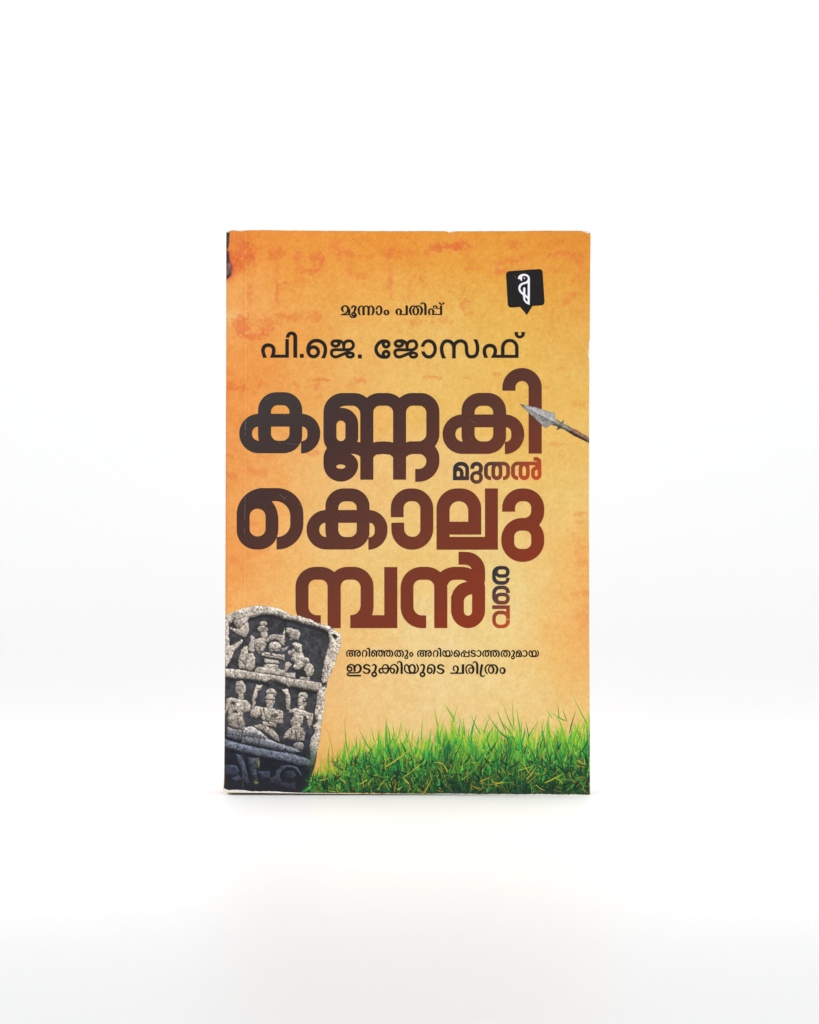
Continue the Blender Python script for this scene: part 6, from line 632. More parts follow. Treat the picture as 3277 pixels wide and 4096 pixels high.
STONE = [  # (outline, colour, edge width of the rounding, cast shadow)
    (SO[:26] + [(1560, 440), (1500, 450), (1440, 400), (1350, 380), (1250, 345), (1150, 325), (1050, 285), (960, 270), (880, 260), (820, 225), (740, 205), (650, 200), (560, 205), (470, 235), (400, 250), (340, 330), (300, 345), (160, 300), (120, 330), (55, 330)], LIT, 34, 46),
    ([(75, 240), (200, 170), (340, 130), (345, 200), (330, 280), (300, 370), (230, 390), (200, 330), (170, 290), (130, 340), (75, 300)], LIT, 40, 10),
    ([(130, 380), (200, 395), (270, 400), (340, 340), (385, 300), (400, 400), (380, 480), (340, 520), (280, 500), (210, 460), (150, 410)], LIT, 40, 22),
    ([(55, 240), (120, 320), (125, 600), (140, 640), (200, 610), (310, 545), (315, 575), (200, 700), (140, 830), (90, 920), (55, 960)], LIT, 24, 24),
    ([(1500, 450), (1560, 400), (1630, 440), (1660, 475), (1672, 520), (1668, 580), (1665, 640), (1640, 690), (1630, 740), (1605, 810), (1585, 890), (1555, 960), (1530, 1030), (1490, 1090), (1485, 1150), (1420, 1150), (1405, 1110), (1420, 960), (1440, 850), (1470, 750), (1500, 640), (1520, 560)], LIT, 26, 26),
    ([(1545, 480), (1600, 470), (1625, 510), (1600, 540), (1560, 520)], (40, 44, 40), 10, 0),
    # upper niche
    (ell(600, 330, 52, 34), LIT, 26, 14), (ell(588, 405, 72, 48), MID, 30, 10), (ell(610, 485, 46, 56), LIT, 30, 14),
    ([(490, 540), (560, 525), (630, 530), (640, 620), (600, 700), (540, 750), (490, 690), (470, 600)], LIT, 36, 16),
    ([(420, 510), (445, 490), (480, 520), (470, 600), (480, 700), (440, 730), (390, 690), (400, 620), (425, 570)], LIT, 26, 12),
    ([(290, 700), (340, 640), (380, 640), (385, 720), (350, 850), (330, 950), (270, 960), (250, 900)], LIT, 34, 16),
    ([(380, 740), (450, 730), (485, 800), (480, 930), (430, 980), (350, 960), (360, 850)], LIT, 34, 12),
    ([(630, 560), (690, 490), (770, 472), (840, 488), (865, 490), (890, 395), (900, 400), (890, 500), (895, 560), (885, 640), (850, 620), (800, 560), (750, 540), (700, 555), (650, 595)], LIT, 24, 18),
    (ell(758, 652, 90, 76), LIT, 44, 14), ([(660, 668), (840, 668), (842, 680), (660, 680)], (70, 66, 62), 6, 0), ([(670, 700), (830, 705), (830, 714), (672, 710)], (96, 90, 84), 6, 0),
    ([(600, 720), (700, 735), (890, 760), (895, 840), (800, 815), (700, 800), (570, 770)], LIT, 26, 20),
    ([(610, 812), (800, 838), (830, 880), (620, 868)], LIT, 16, 10), ([(640, 882), (800, 898), (805, 955), (620, 940), (600, 920)], LIT, 18, 10),
    ([(520, 920), (620, 935), (900, 965), (910, 1030), (880, 1050), (700, 1020), (480, 1000), (490, 960)], LIT, 22, 12),
    ([(920, 390), (950, 380), (1040, 410), (1090, 420), (1110, 470), (1080, 550), (1040, 555), (960, 555), (980, 530), (920, 450)], LIT, 44, 20),
    ([(850, 670), (900, 660), (955, 632), (940, 665), (880, 710), (850, 720)], MID, 14, 6),
    ([(1000, 600), (1050, 585), (1130, 620), (1130, 700), (1170, 800), (1230, 820), (1230, 860), (1180, 890), (1100, 950), (1050, 970), (1010, 930), (1040, 880), (980, 830), (1000, 760), (1060, 700), (1010, 650)], LIT, 40, 22),
    (ell(970, 730, 30, 36), LIT, 18, 8), (ell(1012, 705, 24, 30), LIT, 16, 8), (ell(1230, 968, 66, 92), LIT, 40, 18), (ell(1188, 832, 42, 38), LIT, 22, 8),
    ([(1060, 960), (1160, 950), (1210, 1060), (1120, 1060), (1050, 1090)], (44, 44, 48), 20, 0),
    ([(910, 860), (960, 855), (985, 895), (950, 930), (925, 985), (890, 955)], LIT, 18, 10), ([(890, 1010), (1040, 1005), (1038, 1080), (880, 1055)], LIT, 18, 8), ([(1110, 1060), (1240, 1068), (1232, 1112), (1100, 1092)], LIT, 14, 8),
    # band between the niches
    ([(55, 950), (250, 960), (480, 1000), (700, 1030), (880, 1060), (1000, 1090), (1200, 1110), (1400, 1150), (1410, 1270), (1250, 1250), (1100, 1215), (970, 1190), (940, 1205), (900, 1170), (800, 1130), (740, 1100), (690, 1160), (620, 1140), (540, 1112), (400, 1100), (300, 1085), (200, 1080), (55, 1062)], LIT, 28, 40),
    ([(630, 1120), (700, 1095), (760, 1110), (700, 1165), (640, 1150)], (70, 66, 66), 16, 0),
    ([(1020, 1085), (1036, 1090), (1030, 1190), (1015, 1180)], (120, 112, 106), 6, 0),
    (low([(1390, 190), (1480, 130), (1470, 180), (1450, 300), (1450, 400), (1430, 520), (1410, 640), (1390, 760), (1385, 860), (1365, 960), (1345, 1060), (1320, 1150), (1290, 1240), (1230, 1260), (1250, 1100), (1240, 980), (1262, 880), (1310, 800), (1290, 700), (1340, 650), (1305, 540), (1330, 420), (1345, 260)]), LIT, 30, 26),
    # lower niche: three seated figures
    (low(ell(283, 185, 72, 108)), LIT, 44, 22), (low(ell(290, 305, 34, 26)), MID, 16, 0),
    (low([(215, 140), (340, 150), (345, 160), (215, 152)]), (104, 96, 92), 6, 0), (low([(235, 205), (335, 212), (335, 222), (235, 216)]), (96, 88, 84), 8, 0), (low([(262, 262), (312, 268), (308, 276), (264, 272)]), (90, 82, 78), 6, 0),
    (low([(90, 330), (150, 310), (280, 340), (370, 350), (420, 400), (415, 480), (380, 470), (330, 410), (250, 390), (160, 370), (130, 420), (100, 480), (62, 545), (75, 440)]), LIT, 26, 20),
    (low([(180, 420), (230, 400), (330, 430), (340, 480), (300, 550), (250, 540), (200, 470)]), LIT, 34, 10),
    (low([(110, 560), (200, 520), (290, 560), (320, 600), (350, 700), (310, 750), (200, 740), (120, 700), (105, 620)]), MID, 36, 14),
    (low([(440, 350), (470, 230), (490, 170), (500, 130), (540, 150), (590, 140), (560, 210), (520, 220), (510, 300), (480, 350), (450, 390)]), LIT, 22, 18),
    (low(ell(705, 250, 72, 66)), LIT, 26, 18), (low([(630, 235), (775, 250), (775, 264), (630, 250)]), (92, 86, 82), 8, 0), (low(ell(690, 350, 70, 84)), LIT, 44, 16), (low([(620, 322), (770, 335), (765, 352), (622, 342)]), (84, 78, 74), 10, 0), (low([(665, 400), (715, 402), (712, 412), (668, 410)]), (84, 78, 74), 6, 0),
    (low([(420, 560), (430, 480), (500, 430), (600, 450), (700, 450), (800, 480), (870, 500), (870, 660), (840, 680), (760, 660), (690, 650), (640, 640), (580, 620), (560, 570), (500, 600)]), LIT, 34, 26),
    (low([(700, 560), (760, 520), (820, 560), (760, 590)]), (92, 84, 80), 22, 0), (low([(545, 470), (570, 470), (590, 560), (570, 580)]), (100, 92, 88), 12, 0),
    (low([(850, 200), (940, 195), (970, 300), (970, 420), (960, 490), (920, 480), (910, 380), (910, 280), (870, 230)]), LIT, 24, 20),
    (low([(470, 700), (560, 680), (650, 710), (730, 750), (800, 830), (820, 920), (770, 910), (700, 850), (600, 770), (500, 740)]), MID, 34, 22),
    (low(ell(1148, 290, 68, 50)), LIT, 22, 16), (low([(1080, 300), (1215, 318), (1212, 332), (1082, 316)]), (84, 78, 74), 8, 0), (low(ell(1132, 380, 62, 74)), LIT, 36, 16), (low([(1130, 355), (1205, 350), (1190, 378), (1140, 380)]), (66, 60, 60), 14, 0),
    (low([(980, 480), (1050, 460), (1130, 480), (1200, 510), (1280, 530), (1290, 560), (1200, 570), (1150, 580), (1140, 660), (1100, 710), (980, 690), (970, 640), (1030, 560), (990, 510)]), LIT, 30, 20),
    (low([(1190, 570), (1290, 560), (1270, 650), (1230, 745), (1200, 650)]), MID, 22, 14),
    (low([(960, 740), (1040, 720), (1140, 730), (1180, 800), (1160, 910), (1050, 905), (870, 880), (900, 810)]), MID, 34, 20),
    (low([(985, 770), (1000, 770), (980, 880), (962, 880)]), (78, 74, 74), 8, 0), (low([(1035, 770), (1050, 770), (1075, 900), (1050, 900)]), (70, 66, 66), 8, 0),
    (low(ell(1085, 985, 74, 60)), (180, 172, 164), 34, 14), (low(ell(770, 945, 30, 16)), MID, 12, 0), (low(ell(900, 985, 26, 10)), MID, 8, 0),
    (low([(262, 262), (318, 262), (330, 335), (250, 335)]), MID, 14, 0), (low([(215, 385), (330, 395), (330, 440), (200, 430)]), LIT, 20, 0), (low([(235, 520), (315, 520), (310, 575), (230, 570)]), MID, 18, 0),
    (low([(130, 420), (170, 400), (210, 470), (150, 560), (110, 540)]), MID, 20, 8), (low([(340, 410), (420, 440), (400, 500), (330, 520)]), MID, 18, 8),
    (low([(640, 400), (735, 405), (720, 465), (650, 462)]), MID, 14, 0), (low([(560, 640), (780, 660), (760, 720), (600, 700)]), MID, 22, 8), (low([(1085, 430), (1165, 430), (1160, 480), (1090, 478)]), MID, 14, 0), (low([(1000, 690), (1110, 690), (1120, 750), (990, 750)]), MID, 18, 0),
    (low([(470, 350), (500, 360), (470, 470), (430, 450)]), MID, 14, 0), (low([(955, 470), (985, 480), (985, 520), (950, 520)]), MID, 14, 0),
    (low([(590, 455), (605, 455), (650, 620), (632, 622)]), (104, 97, 92), 8, 0), (low([(730, 480), (745, 476), (700, 640), (684, 640)]), (110, 102, 97), 8, 0), (low([(430, 575), (560, 545), (562, 556), (434, 588)]), (100, 94, 90), 8, 0), (low([(760, 610), (870, 590), (870, 602), (765, 622)]), (104, 97, 92), 8, 0),
    (low([(150, 590), (165, 588), (180, 730), (166, 730)]), (118, 110, 104), 8, 0), (low([(235, 580), (250, 580), (280, 735), (264, 738)]), (112, 104, 98), 8, 0), (low([(1060, 540), (1130, 545), (1130, 556), (1060, 551)]), (110, 102, 97), 8, 0), (low([(1105, 770), (1118, 770), (1140, 890), (1126, 892)]), (96, 92, 90), 8, 0),
    ([(505, 590), (610, 600), (608, 612), (505, 602)], (118, 110, 104), 8, 0), ([(540, 640), (560, 640), (560, 740), (546, 742)], (112, 104, 98), 8, 0), ([(1050, 700), (1110, 720), (1106, 732), (1046, 712)], (116, 108, 102), 8, 0), ([(1060, 800), (1150, 840), (1144, 852), (1054, 812)], (116, 108, 102), 8, 0),
    ([(560, 372), (650, 380), (650, 390), (560, 384)], (110, 102, 97), 8, 0), ([(565, 425), (640, 432), (640, 442), (565, 437)], (106, 98, 94), 8, 0), ([(620, 745), (880, 785), (878, 795), (620, 757)], (128, 120, 112), 8, 0), ([(960, 455), (1080, 470), (1076, 482), (958, 467)], (124, 116, 108), 8, 0),
    # lower, bluish part
    (low([(300, 870), (330, 730), (440, 710), (560, 780), (680, 890), (800, 940), (1000, 1000), (1120, 1060), (1000, 1080), (700, 1020), (400, 950), (300, 940)]), (186, 180, 176), 40, 16),
    (low([(310, 810), (480, 790), (640, 880), (560, 880), (420, 850), (310, 850)]), (120, 116, 118), 20, 0),
    (low([(100, 710), (190, 750), (300, 760), (290, 900), (180, 890), (90, 850)]), (176, 170, 168), 30, 14), (low([(95, 800), (280, 830), (280, 842), (95, 814)]), (90, 88, 92), 8, 0),
    (low([(55, 885), (200, 930), (320, 960), (450, 990), (600, 1020), (800, 1060), (1000, 1090), (1160, 1140), (1240, 1180), (1230, 1250), (1100, 1250), (900, 1190), (700, 1150), (500, 1110), (300, 1060), (55, 1000)]), (214, 206, 200), 34, 30),
    (low([(215, 1090), (290, 1110), (345, 1220), (405, 1480), (380, 1510), (330, 1490), (295, 1320), (240, 1200)]), (160, 156, 162), 32, 16),
    (low(ell(150, 1320, 110, 84)), (150, 146, 154), 50, 14), (low([(160, 1430), (260, 1380), (300, 1440), (230, 1470)]), (180, 176, 186), 26, 0),
    (low([(385, 1130), (530, 1150), (550, 1260), (500, 1300), (530, 1500), (480, 1510), (420, 1370), (400, 1240)]), (150, 148, 140), 34, 16),
    (low([(520, 1330), (690, 1330), (690, 1440), (590, 1440)]), (164, 164, 172), 40, 10),
    (low([(680, 1500), (700, 1420), (760, 1400), (770, 1330), (850, 1260), (950, 1240), (1060, 1270), (1120, 1350), (1130, 1420), (1080, 1360), (1010, 1290), (930, 1275), (860, 1310), (820, 1390), (850, 1470), (940, 1500), (1040, 1480), (1040, 1590), (900, 1560), (780, 1510)]), (152, 154, 156), 30, 14),
    (low([(900, 1330), (1010, 1320), (1060, 1400), (1000, 1440), (920, 1420)]), (120, 122, 118), 34, 0),
]


def stone_colour(X, Y):
    x = (X - 880) * 3.45
    y = (Y - 2400) * 3.45
    wx = x + 6 * vnoise(x, y, 34, 201) + 7 * vnoise(x, y, 14, 202)
    wy = y + 6 * vnoise(x, y, 34, 203) + 7 * vnoise(x, y, 14, 204)
    n1 = fbm(x, y, 60, 211, 5)
    n2 = fbm(x, y, 16, 221, 3)
    n3 = fbm(x, y, 24, 225, 3)
    cr1 = fbm(x * 0.8 + 0.5 * y, y * 1.2 - 0.3 * x, 105, 261, 3)
    cr2 = fbm(x + 400, y, 62, 271, 3)
    g = sstep(1700, 2050, y)
    dark = np.stack([60 - 12 * g, 59 - 11 * g, 64 - 4 * g], -1)
    C = dark * (1 + 0.55 * n1 + 0.35 * n2)[..., None]
    bl = (sstep(0.05, 0.45, fbm(x, y, 220, 231, 3)) * (1 - g))[..., None]
    C = C * (1 - 0.6 * bl) + np.array([68, 71, 90]) * bl * 0.6
    gr = (sstep(0.1, 0.5, fbm(x, y, 170, 241, 3)) * (1 - g))[..., None]
    C = C * (1 - 0.4 * gr) + np.array([44, 52, 40]) * gr * 0.4
    for pts, col, ew, sh in STONE:
        small = np.ptp(np.array(pts, float)[:, 1]) < 330 and np.ptp(np.array(pts, float)[:, 0]) < 480
        ew = ew * (0.8 if small else 1.3)
        sh = sh * (0.55 if small else 1.0)
        p = np.array(pts, float)
        x0, y0 = p.min(0) - 70
        x1, y1 = p.max(0) + 90
        m = (x[0] > x0) & (x[0] < x1)
        n = (y[:, 0] > y0) & (y[:, 0] < y1)
        if not m.any() or not n.any():
            continue
        sl = np.ix_(n, m)
        sx, sy, c = wx[sl], wy[sl], C[sl]
        if sh:
            ds = sd_poly(p, sx + sh * 0.45, sy - sh)
            k = (sstep(16, -16, ds) * 0.66)[..., None]
            c = c * (1 - k) + np.array([26, 25, 30]) * k
        d = sd_poly(p, sx, sy) - (1.5 if sh else 0.0)
        gy, gx = np.gradient(d, 6.9)
        t = np.clip(-d / ew, 0, 1)
        slope = (1 - t) ** 0.9
        ndl = (-gx * -0.45 + -gy * 0.80) * slope                # printed light falls from above right
        tex = 1.04 + 0.56 * n2[sl] + 0.36 * n1[sl]
        shade = np.clip(0.93 + np.where(ndl > 0, 0.26, 0.66) * ndl, 0.30, 1.22)
        und = sstep(-0.2, 1.0, (sy - p[:, 1].min()) / (np.ptp(p[:, 1]) + 1)) if sh and np.ptp(p[:, 1]) < 330 else 0
        shade = shade * (1.06 - 0.22 * und)
        cc = np.array(col, float) * (shade * np.clip(tex, 0.30, 1.28))[..., None]
        pit = sstep(0.52, 0.80, n3[sl] * 1.2 + 0.45 * n1[sl] + 0.1)[..., None]
        cc = cc * (1 - 0.55 * pit)
        crk = (sstep(0.055, 0.012, np.abs(cr1[sl])) + sstep(0.05, 0.01, np.abs(cr2[sl])) * 0.8) * np.clip(0.6 + 1.4 * n1[sl], 0, 1)
        cc = cc * (1 - 0.50 * np.clip(crk, 0, 1)[..., None])
        k = sstep(3.5, -3.5, d)[..., None]
        C[sl] = c * (1 - k) + cc * k
    warm = (sstep(0.15, 0.5, fbm(x, y, 45, 251, 3)) * (1 - g))[..., None] * 0.18
    C = C * (1 - warm) + C * np.array([1.05, 0.92, 0.74]) * warm
    # deeper and bluer towards the foot of the slab, as printed
    k = sstep(1660, 1960, y - 0.24 * (x - 100) + 60 * n1)[..., None]
    C = C * (1 - k) + C * np.array([0.49, 0.54, 0.63]) * k
    k = sstep(2060, 2330, y - 0.1 * (x - 100))[..., None]
    C = C * (1 - k) + C * np.array([0.80, 0.82, 0.84]) * k
    k = sstep(2380, 2560, y)[..., None] * 0.55
    C = C * (1 - k) + np.array([36, 36, 44]) * k
    # moss at the right foot, a few green flecks, hinge line of the cover
    k = (sstep(1130, 1290, x) * sstep(1950, 2250, y) * np.clip(0.70 + n2 * 1.2, 0, 1))[..., None] * 0.75
    C = C * (1 - k) + np.array([70, 98, 56]) * k
    for fx, fy, rx, ry in ((535, 2240, 12, 60), (500, 2520, 28, 22)):
        k = (np.exp(-((x - fx) / rx) ** 2 - ((y - fy) / ry) ** 2) * np.clip(0.8 + n2, 0, 1))[..., None]
        C = C * (1 - k) + np.array([150, 160, 60]) * k
    k = (np.exp(-((x - 318) / 4.5) ** 2) * sstep(1100, 2300, y) * np.clip(0.75 + n2, 0, 1))[..., None] * 0.5
    C = C * (1 - k) + np.array([150, 146, 150]) * k
    return C


M_PIC = print_mat('printed_picture', 0.10, 2600, 0.5)
picture('stone_carving_picture', [(880 + x / 3.45, 2400 + y / 3.45) for x, y in STONE_OUT], 2.0, stone_colour, 0.000017, M_PIC,
        'picture of a weathered grey carved stone slab with small seated figures', 2.0)


# ---- spear (view: px = 2060 + X/5.39, py = 1590 + Y/5.39)
SPEAR = [(93, 130), (200, 158), (300, 182), (440, 210), (575, 250), (700, 292), (820, 325), (868, 345), (876, 365), (862, 395), (858, 430), (880, 458), (940, 490), (975, 525), (1010, 532), (1032, 500), (1062, 485), (1058, 520), (1042, 555), (1060, 572), (1140, 598), (1195, 640), (1260, 668), (1350, 705), (1440, 765), (1530, 815), (1602, 848), (1602, 985), (1500, 935), (1400, 885), (1280, 830), (1180, 770), (1110, 725), (1060, 690), (985, 668), (950, 680), (915, 710), (898, 700), (918, 660), (925, 635), (870, 612), (800, 596), (745, 600), (705, 640), (672, 662), (620, 630), (560, 570), (500, 520), (420, 440), (340, 365), (260, 295), (170, 205)]


def spear_colour(X, Y):
    x = (X - 2060) * 5.39
    y = (Y - 1590) * 5.39
    L = math.hypot(1500, 790)
    s = ((x - 93) * 1500 + (y - 130) * 790) / L            # along the shaft
    q = ((y - 130) * 1500 - (x - 93) * 790) / L            # across, + is below
    n = fbm(x, y, 16, 301, 3)
    n2 = fbm(x, y, 60, 311, 3)
    v = 158 + 46 * n + 40 * n2
    rid = -2 + 12 * np.sin(np.clip(s, 0, 900) / 900 * 3.1)
    e = q - rid
    v = v + 22 * sstep(-6, -26, e) - 62 * np.exp(-((e - 9) / 10.0) ** 2) + 34 * np.exp(-((e + 5) / 5.0) ** 2) - 16 * sstep(6, 40, e)
    v = v - 60 * np.exp(-(np.abs(sd_poly(SPEAR, x, y)) / 7.0))
    C = np.stack([v, v * 0.985, v * 0.97], -1)
    sock = sstep(830, 900, s)
    vs = (128 - 52 * sstep(-10, 40, q) + 40 * np.exp(-((q + 22) / 16.0) ** 2) + 50 * n)
    CS = np.stack([vs, vs * 0.97, vs * 0.88], -1)
    C = C * (1 - sock[..., None]) + CS * sock[..., None]
    for c0, w0 in ((985, 9), (1012, 8), (1038, 9), (1185, 8), (1225, 8)):
        k = np.exp(-((s - c0 - q * 0.12) / w0) ** 2)[..., None]
        C = C * (1 - 0.55 * k) + np.array([52, 48, 42]) * 0.55 * k
    wd = sstep(1225, 1262, s)[..., None]
    st = fbm(s * 0.25, q * 2.2, 14, 321, 3)
    vw = np.clip(1 - sstep(-40, 55, q) * 0.72 + 0.75 * st, 0.2, 1.5)
    CW = np.array([150, 112, 92])[None, None] * vw[..., None]
    C = C * (1 - wd) + CW * wd
    return C


picture('spear_picture', [(2060 + x / 5.39, 1590 + y / 5.39) for x, y in SPEAR], 1.5, spear_colour, 0.000017, M_PIC,
        'picture of a grey iron spear head on a brown wooden shaft')

# ---- grass: every printed blade is a sliver in one of many thin layers
TOP = interp([(1240, 3090), (1262, 3070), (1300, 3050), (1340, 3020), (1385, 2995), (1410, 2985), (1440, 2968), (1480, 2948), (1510, 2940), (1545, 2918), (1580, 2935), (1620, 2940), (1690, 2965), (1730, 2932), (1760, 2908), (1820, 2900), (1860, 2918), (1900, 2940), (1940, 2922), (1990, 2906), (2050, 2902), (2110, 2945), (2160, 2912), (2210, 2896), (2250, 2910), (2300, 2918), (2340, 2892), (2365, 2886)])


def fade(x):
    return sstep(1440, 1275, x)


blades = []      # (points [(x, y, half width, colour)], depth order)


def blade(x0, y0, x1, y1, w, c0, c1, bend=0.0, n=6, prio=0.0):
    pts = []
    dx, dy = x1 - x0, y1 - y0
    L = math.hypot(dx, dy) + 1e-6
    nx, ny = -dy / L, dx / L
    for k in range(n + 1):
        t = k / n
        b = bend * math.sin(math.pi * t * 0.9) * L
        x = x0 + dx * t + nx * b
        y = y0 + dy * t + ny * b
        hw = w * 0.5 * (1 - t ** 1.35) * (0.75 + 0.5 * min(1, t * 3)) + 0.15
        c = np.array(c0) * (1 - t) + np.array(c1) * t
        f = fade(x) * 0.55 * float(sstep(3125, 3070, np.array(y)))
        c = c * (1 - f) + np.array((196, 168, 62)) * f
        pts.append((x, y, hw, c))
    blades.append((pts, prio))


R = random.Random(21)
GREENS = [(40, 126, 66), (52, 150, 70), (34, 108, 62), (66, 158, 62), (46, 138, 58), (30, 96, 58)]
TIPS = [(150, 196, 46), (176, 204, 50), (110, 178, 56), (76, 160, 64), (196, 208, 58), (130, 186, 44)]
STRAW = [(206, 190, 52), (188, 176, 50), (220, 178, 56), (160, 176, 58), (204, 140, 44), (178, 196, 60)]
BOT = lambda x: float(np.interp(x, [1240, 1700, 2361], [3170, 3173, 3177]))
BRIGHT = [(52, 162, 68), (42, 152, 64), (62, 170, 62), (34, 140, 68), (74, 172, 60)]
DARK = [(26, 92, 56), (30, 104, 60), (22, 78, 52), (34, 112, 58)]
YEL = [(168, 198, 44), (186, 202, 50), (150, 190, 44), (196, 196, 56), (128, 184, 48)]
for i in range(420):                                   # pale thin blades farthest back
    x = R.uniform(1258, 2364)
    t = float(TOP(x)) + R.gauss(14, 26)
    lean = R.gauss(0, 0.28)
    h = R.uniform(50, 120)
    blade(x - lean * h, t + h, x, t, R.uniform(3.0, 5.6), R.choice(YEL), R.choice(YEL), R.gauss(0, 0.06), prio=R.uniform(0, 0.2))
for i in range(430):                                   # tall blades against the ground
    x = R.uniform(1275, 2364)
    t = float(TOP(x)) + R.gauss(18, 30)
    lean = R.gauss(0, 0.22)
    h = R.uniform(80, 190)
    blade(x - lean * h, min(t + h, BOT(x)), x, t, R.uniform(5.5, 11.5), np.array(R.choice(BRIGHT)) * 1.05, np.array(R.choice(YEL + BRIGHT[2:])) * 1.06, R.gauss(0, 0.05), prio=R.uniform(0.1, 0.5))
for i in range(900):                                   # body of the sward
    x = R.uniform(1262, 2364)
    t = float(TOP(x)) + R.uniform(25, 170)
    lean = R.gauss(0, 0.36)
    h = R.uniform(40, 120)
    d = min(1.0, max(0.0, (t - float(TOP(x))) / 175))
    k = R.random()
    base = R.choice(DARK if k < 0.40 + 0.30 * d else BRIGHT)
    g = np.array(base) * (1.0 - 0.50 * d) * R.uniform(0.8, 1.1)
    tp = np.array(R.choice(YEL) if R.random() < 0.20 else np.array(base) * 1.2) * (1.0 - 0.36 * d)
    y1 = min(t, BOT(x) - 8)
    blade(x - lean * h, min(y1 + h, BOT(x)), x, y1, R.uniform(3.6, 9.0), g, tp, R.gauss(0, 0.08), prio=R.uniform(0.25, 0.75))
for i in range(360):                                   # yellow-green rims of the printed leaves
    x = R.uniform(1270, 2362)
    t = float(TOP(x)) + R.uniform(12, 185)
    lean = R.gauss(0, 0.42)
    h = R.uniform(24, 78)
    c = np.array(R.choice(YEL)) * R.uniform(0.62, 1.02)
    y1 = min(t, BOT(x) - 10)
    blade(x - lean * h, min(y1 + h, BOT(x)), x, y1, R.uniform(1.6, 3.0), c * 0.75, c, R.gauss(0, 0.1), prio=R.uniform(0.3, 0.85))
for i in range(820):                                   # dark tangle at the foot
    x = R.uniform(1245, 2362)
    y = R.uniform(3050 if x > 1340 else 3112, BOT(x) - 4)
    a = R.uniform(-1.3, 1.3)
    h = R.uniform(16, 54)
    q = (y - 3050) / 125
    g = np.array(R.choice(DARK + BRIGHT[:2])) * R.uniform(0.42, 1.0) * (1.02 - 0.28 * q)
    x1, y1 = x + math.sin(a) * h, y - math.cos(a) * h
    blade(x, y, x1, y1, R.uniform(2.8, 7.0), g * 0.8, g * 1.18, R.gauss(0, 0.1), prio=R.uniform(0.45, 0.9))
for i in range(300):                                   # straw and yellow stalks
    x = R.uniform(1250, 2358)
    y = R.choice((R.uniform(3010, BOT(x) - 4), R.uniform(3080, BOT(x) - 3)))
    if y < float(TOP(x)) + 70:
        continue
    a = R.gauss(0.25, 1.0)
    h = R.choice((R.uniform(8, 22), R.uniform(14, 40), R.uniform(25, 62)))
    c = np.array(R.choice(STRAW + YEL)) * R.uniform(0.62, 1.0)
    x1, y1 = x + math.sin(a) * h, y - math.cos(a) * h
    if max(y, y1) > BOT(x):
        continue
    blade(x, y, x1, y1, R.uniform(1.8, 3.8), c * R.uniform(0.65, 0.95), c, R.gauss(0, 0.16), prio=R.uniform(0.6, 1.0))


def vg(x, y):
    return 1240 + x / 2.974, 2780 + y / 2.974


def v8(x, y):
    return 1640 + x / 2.27, 2500 + y / 2.27


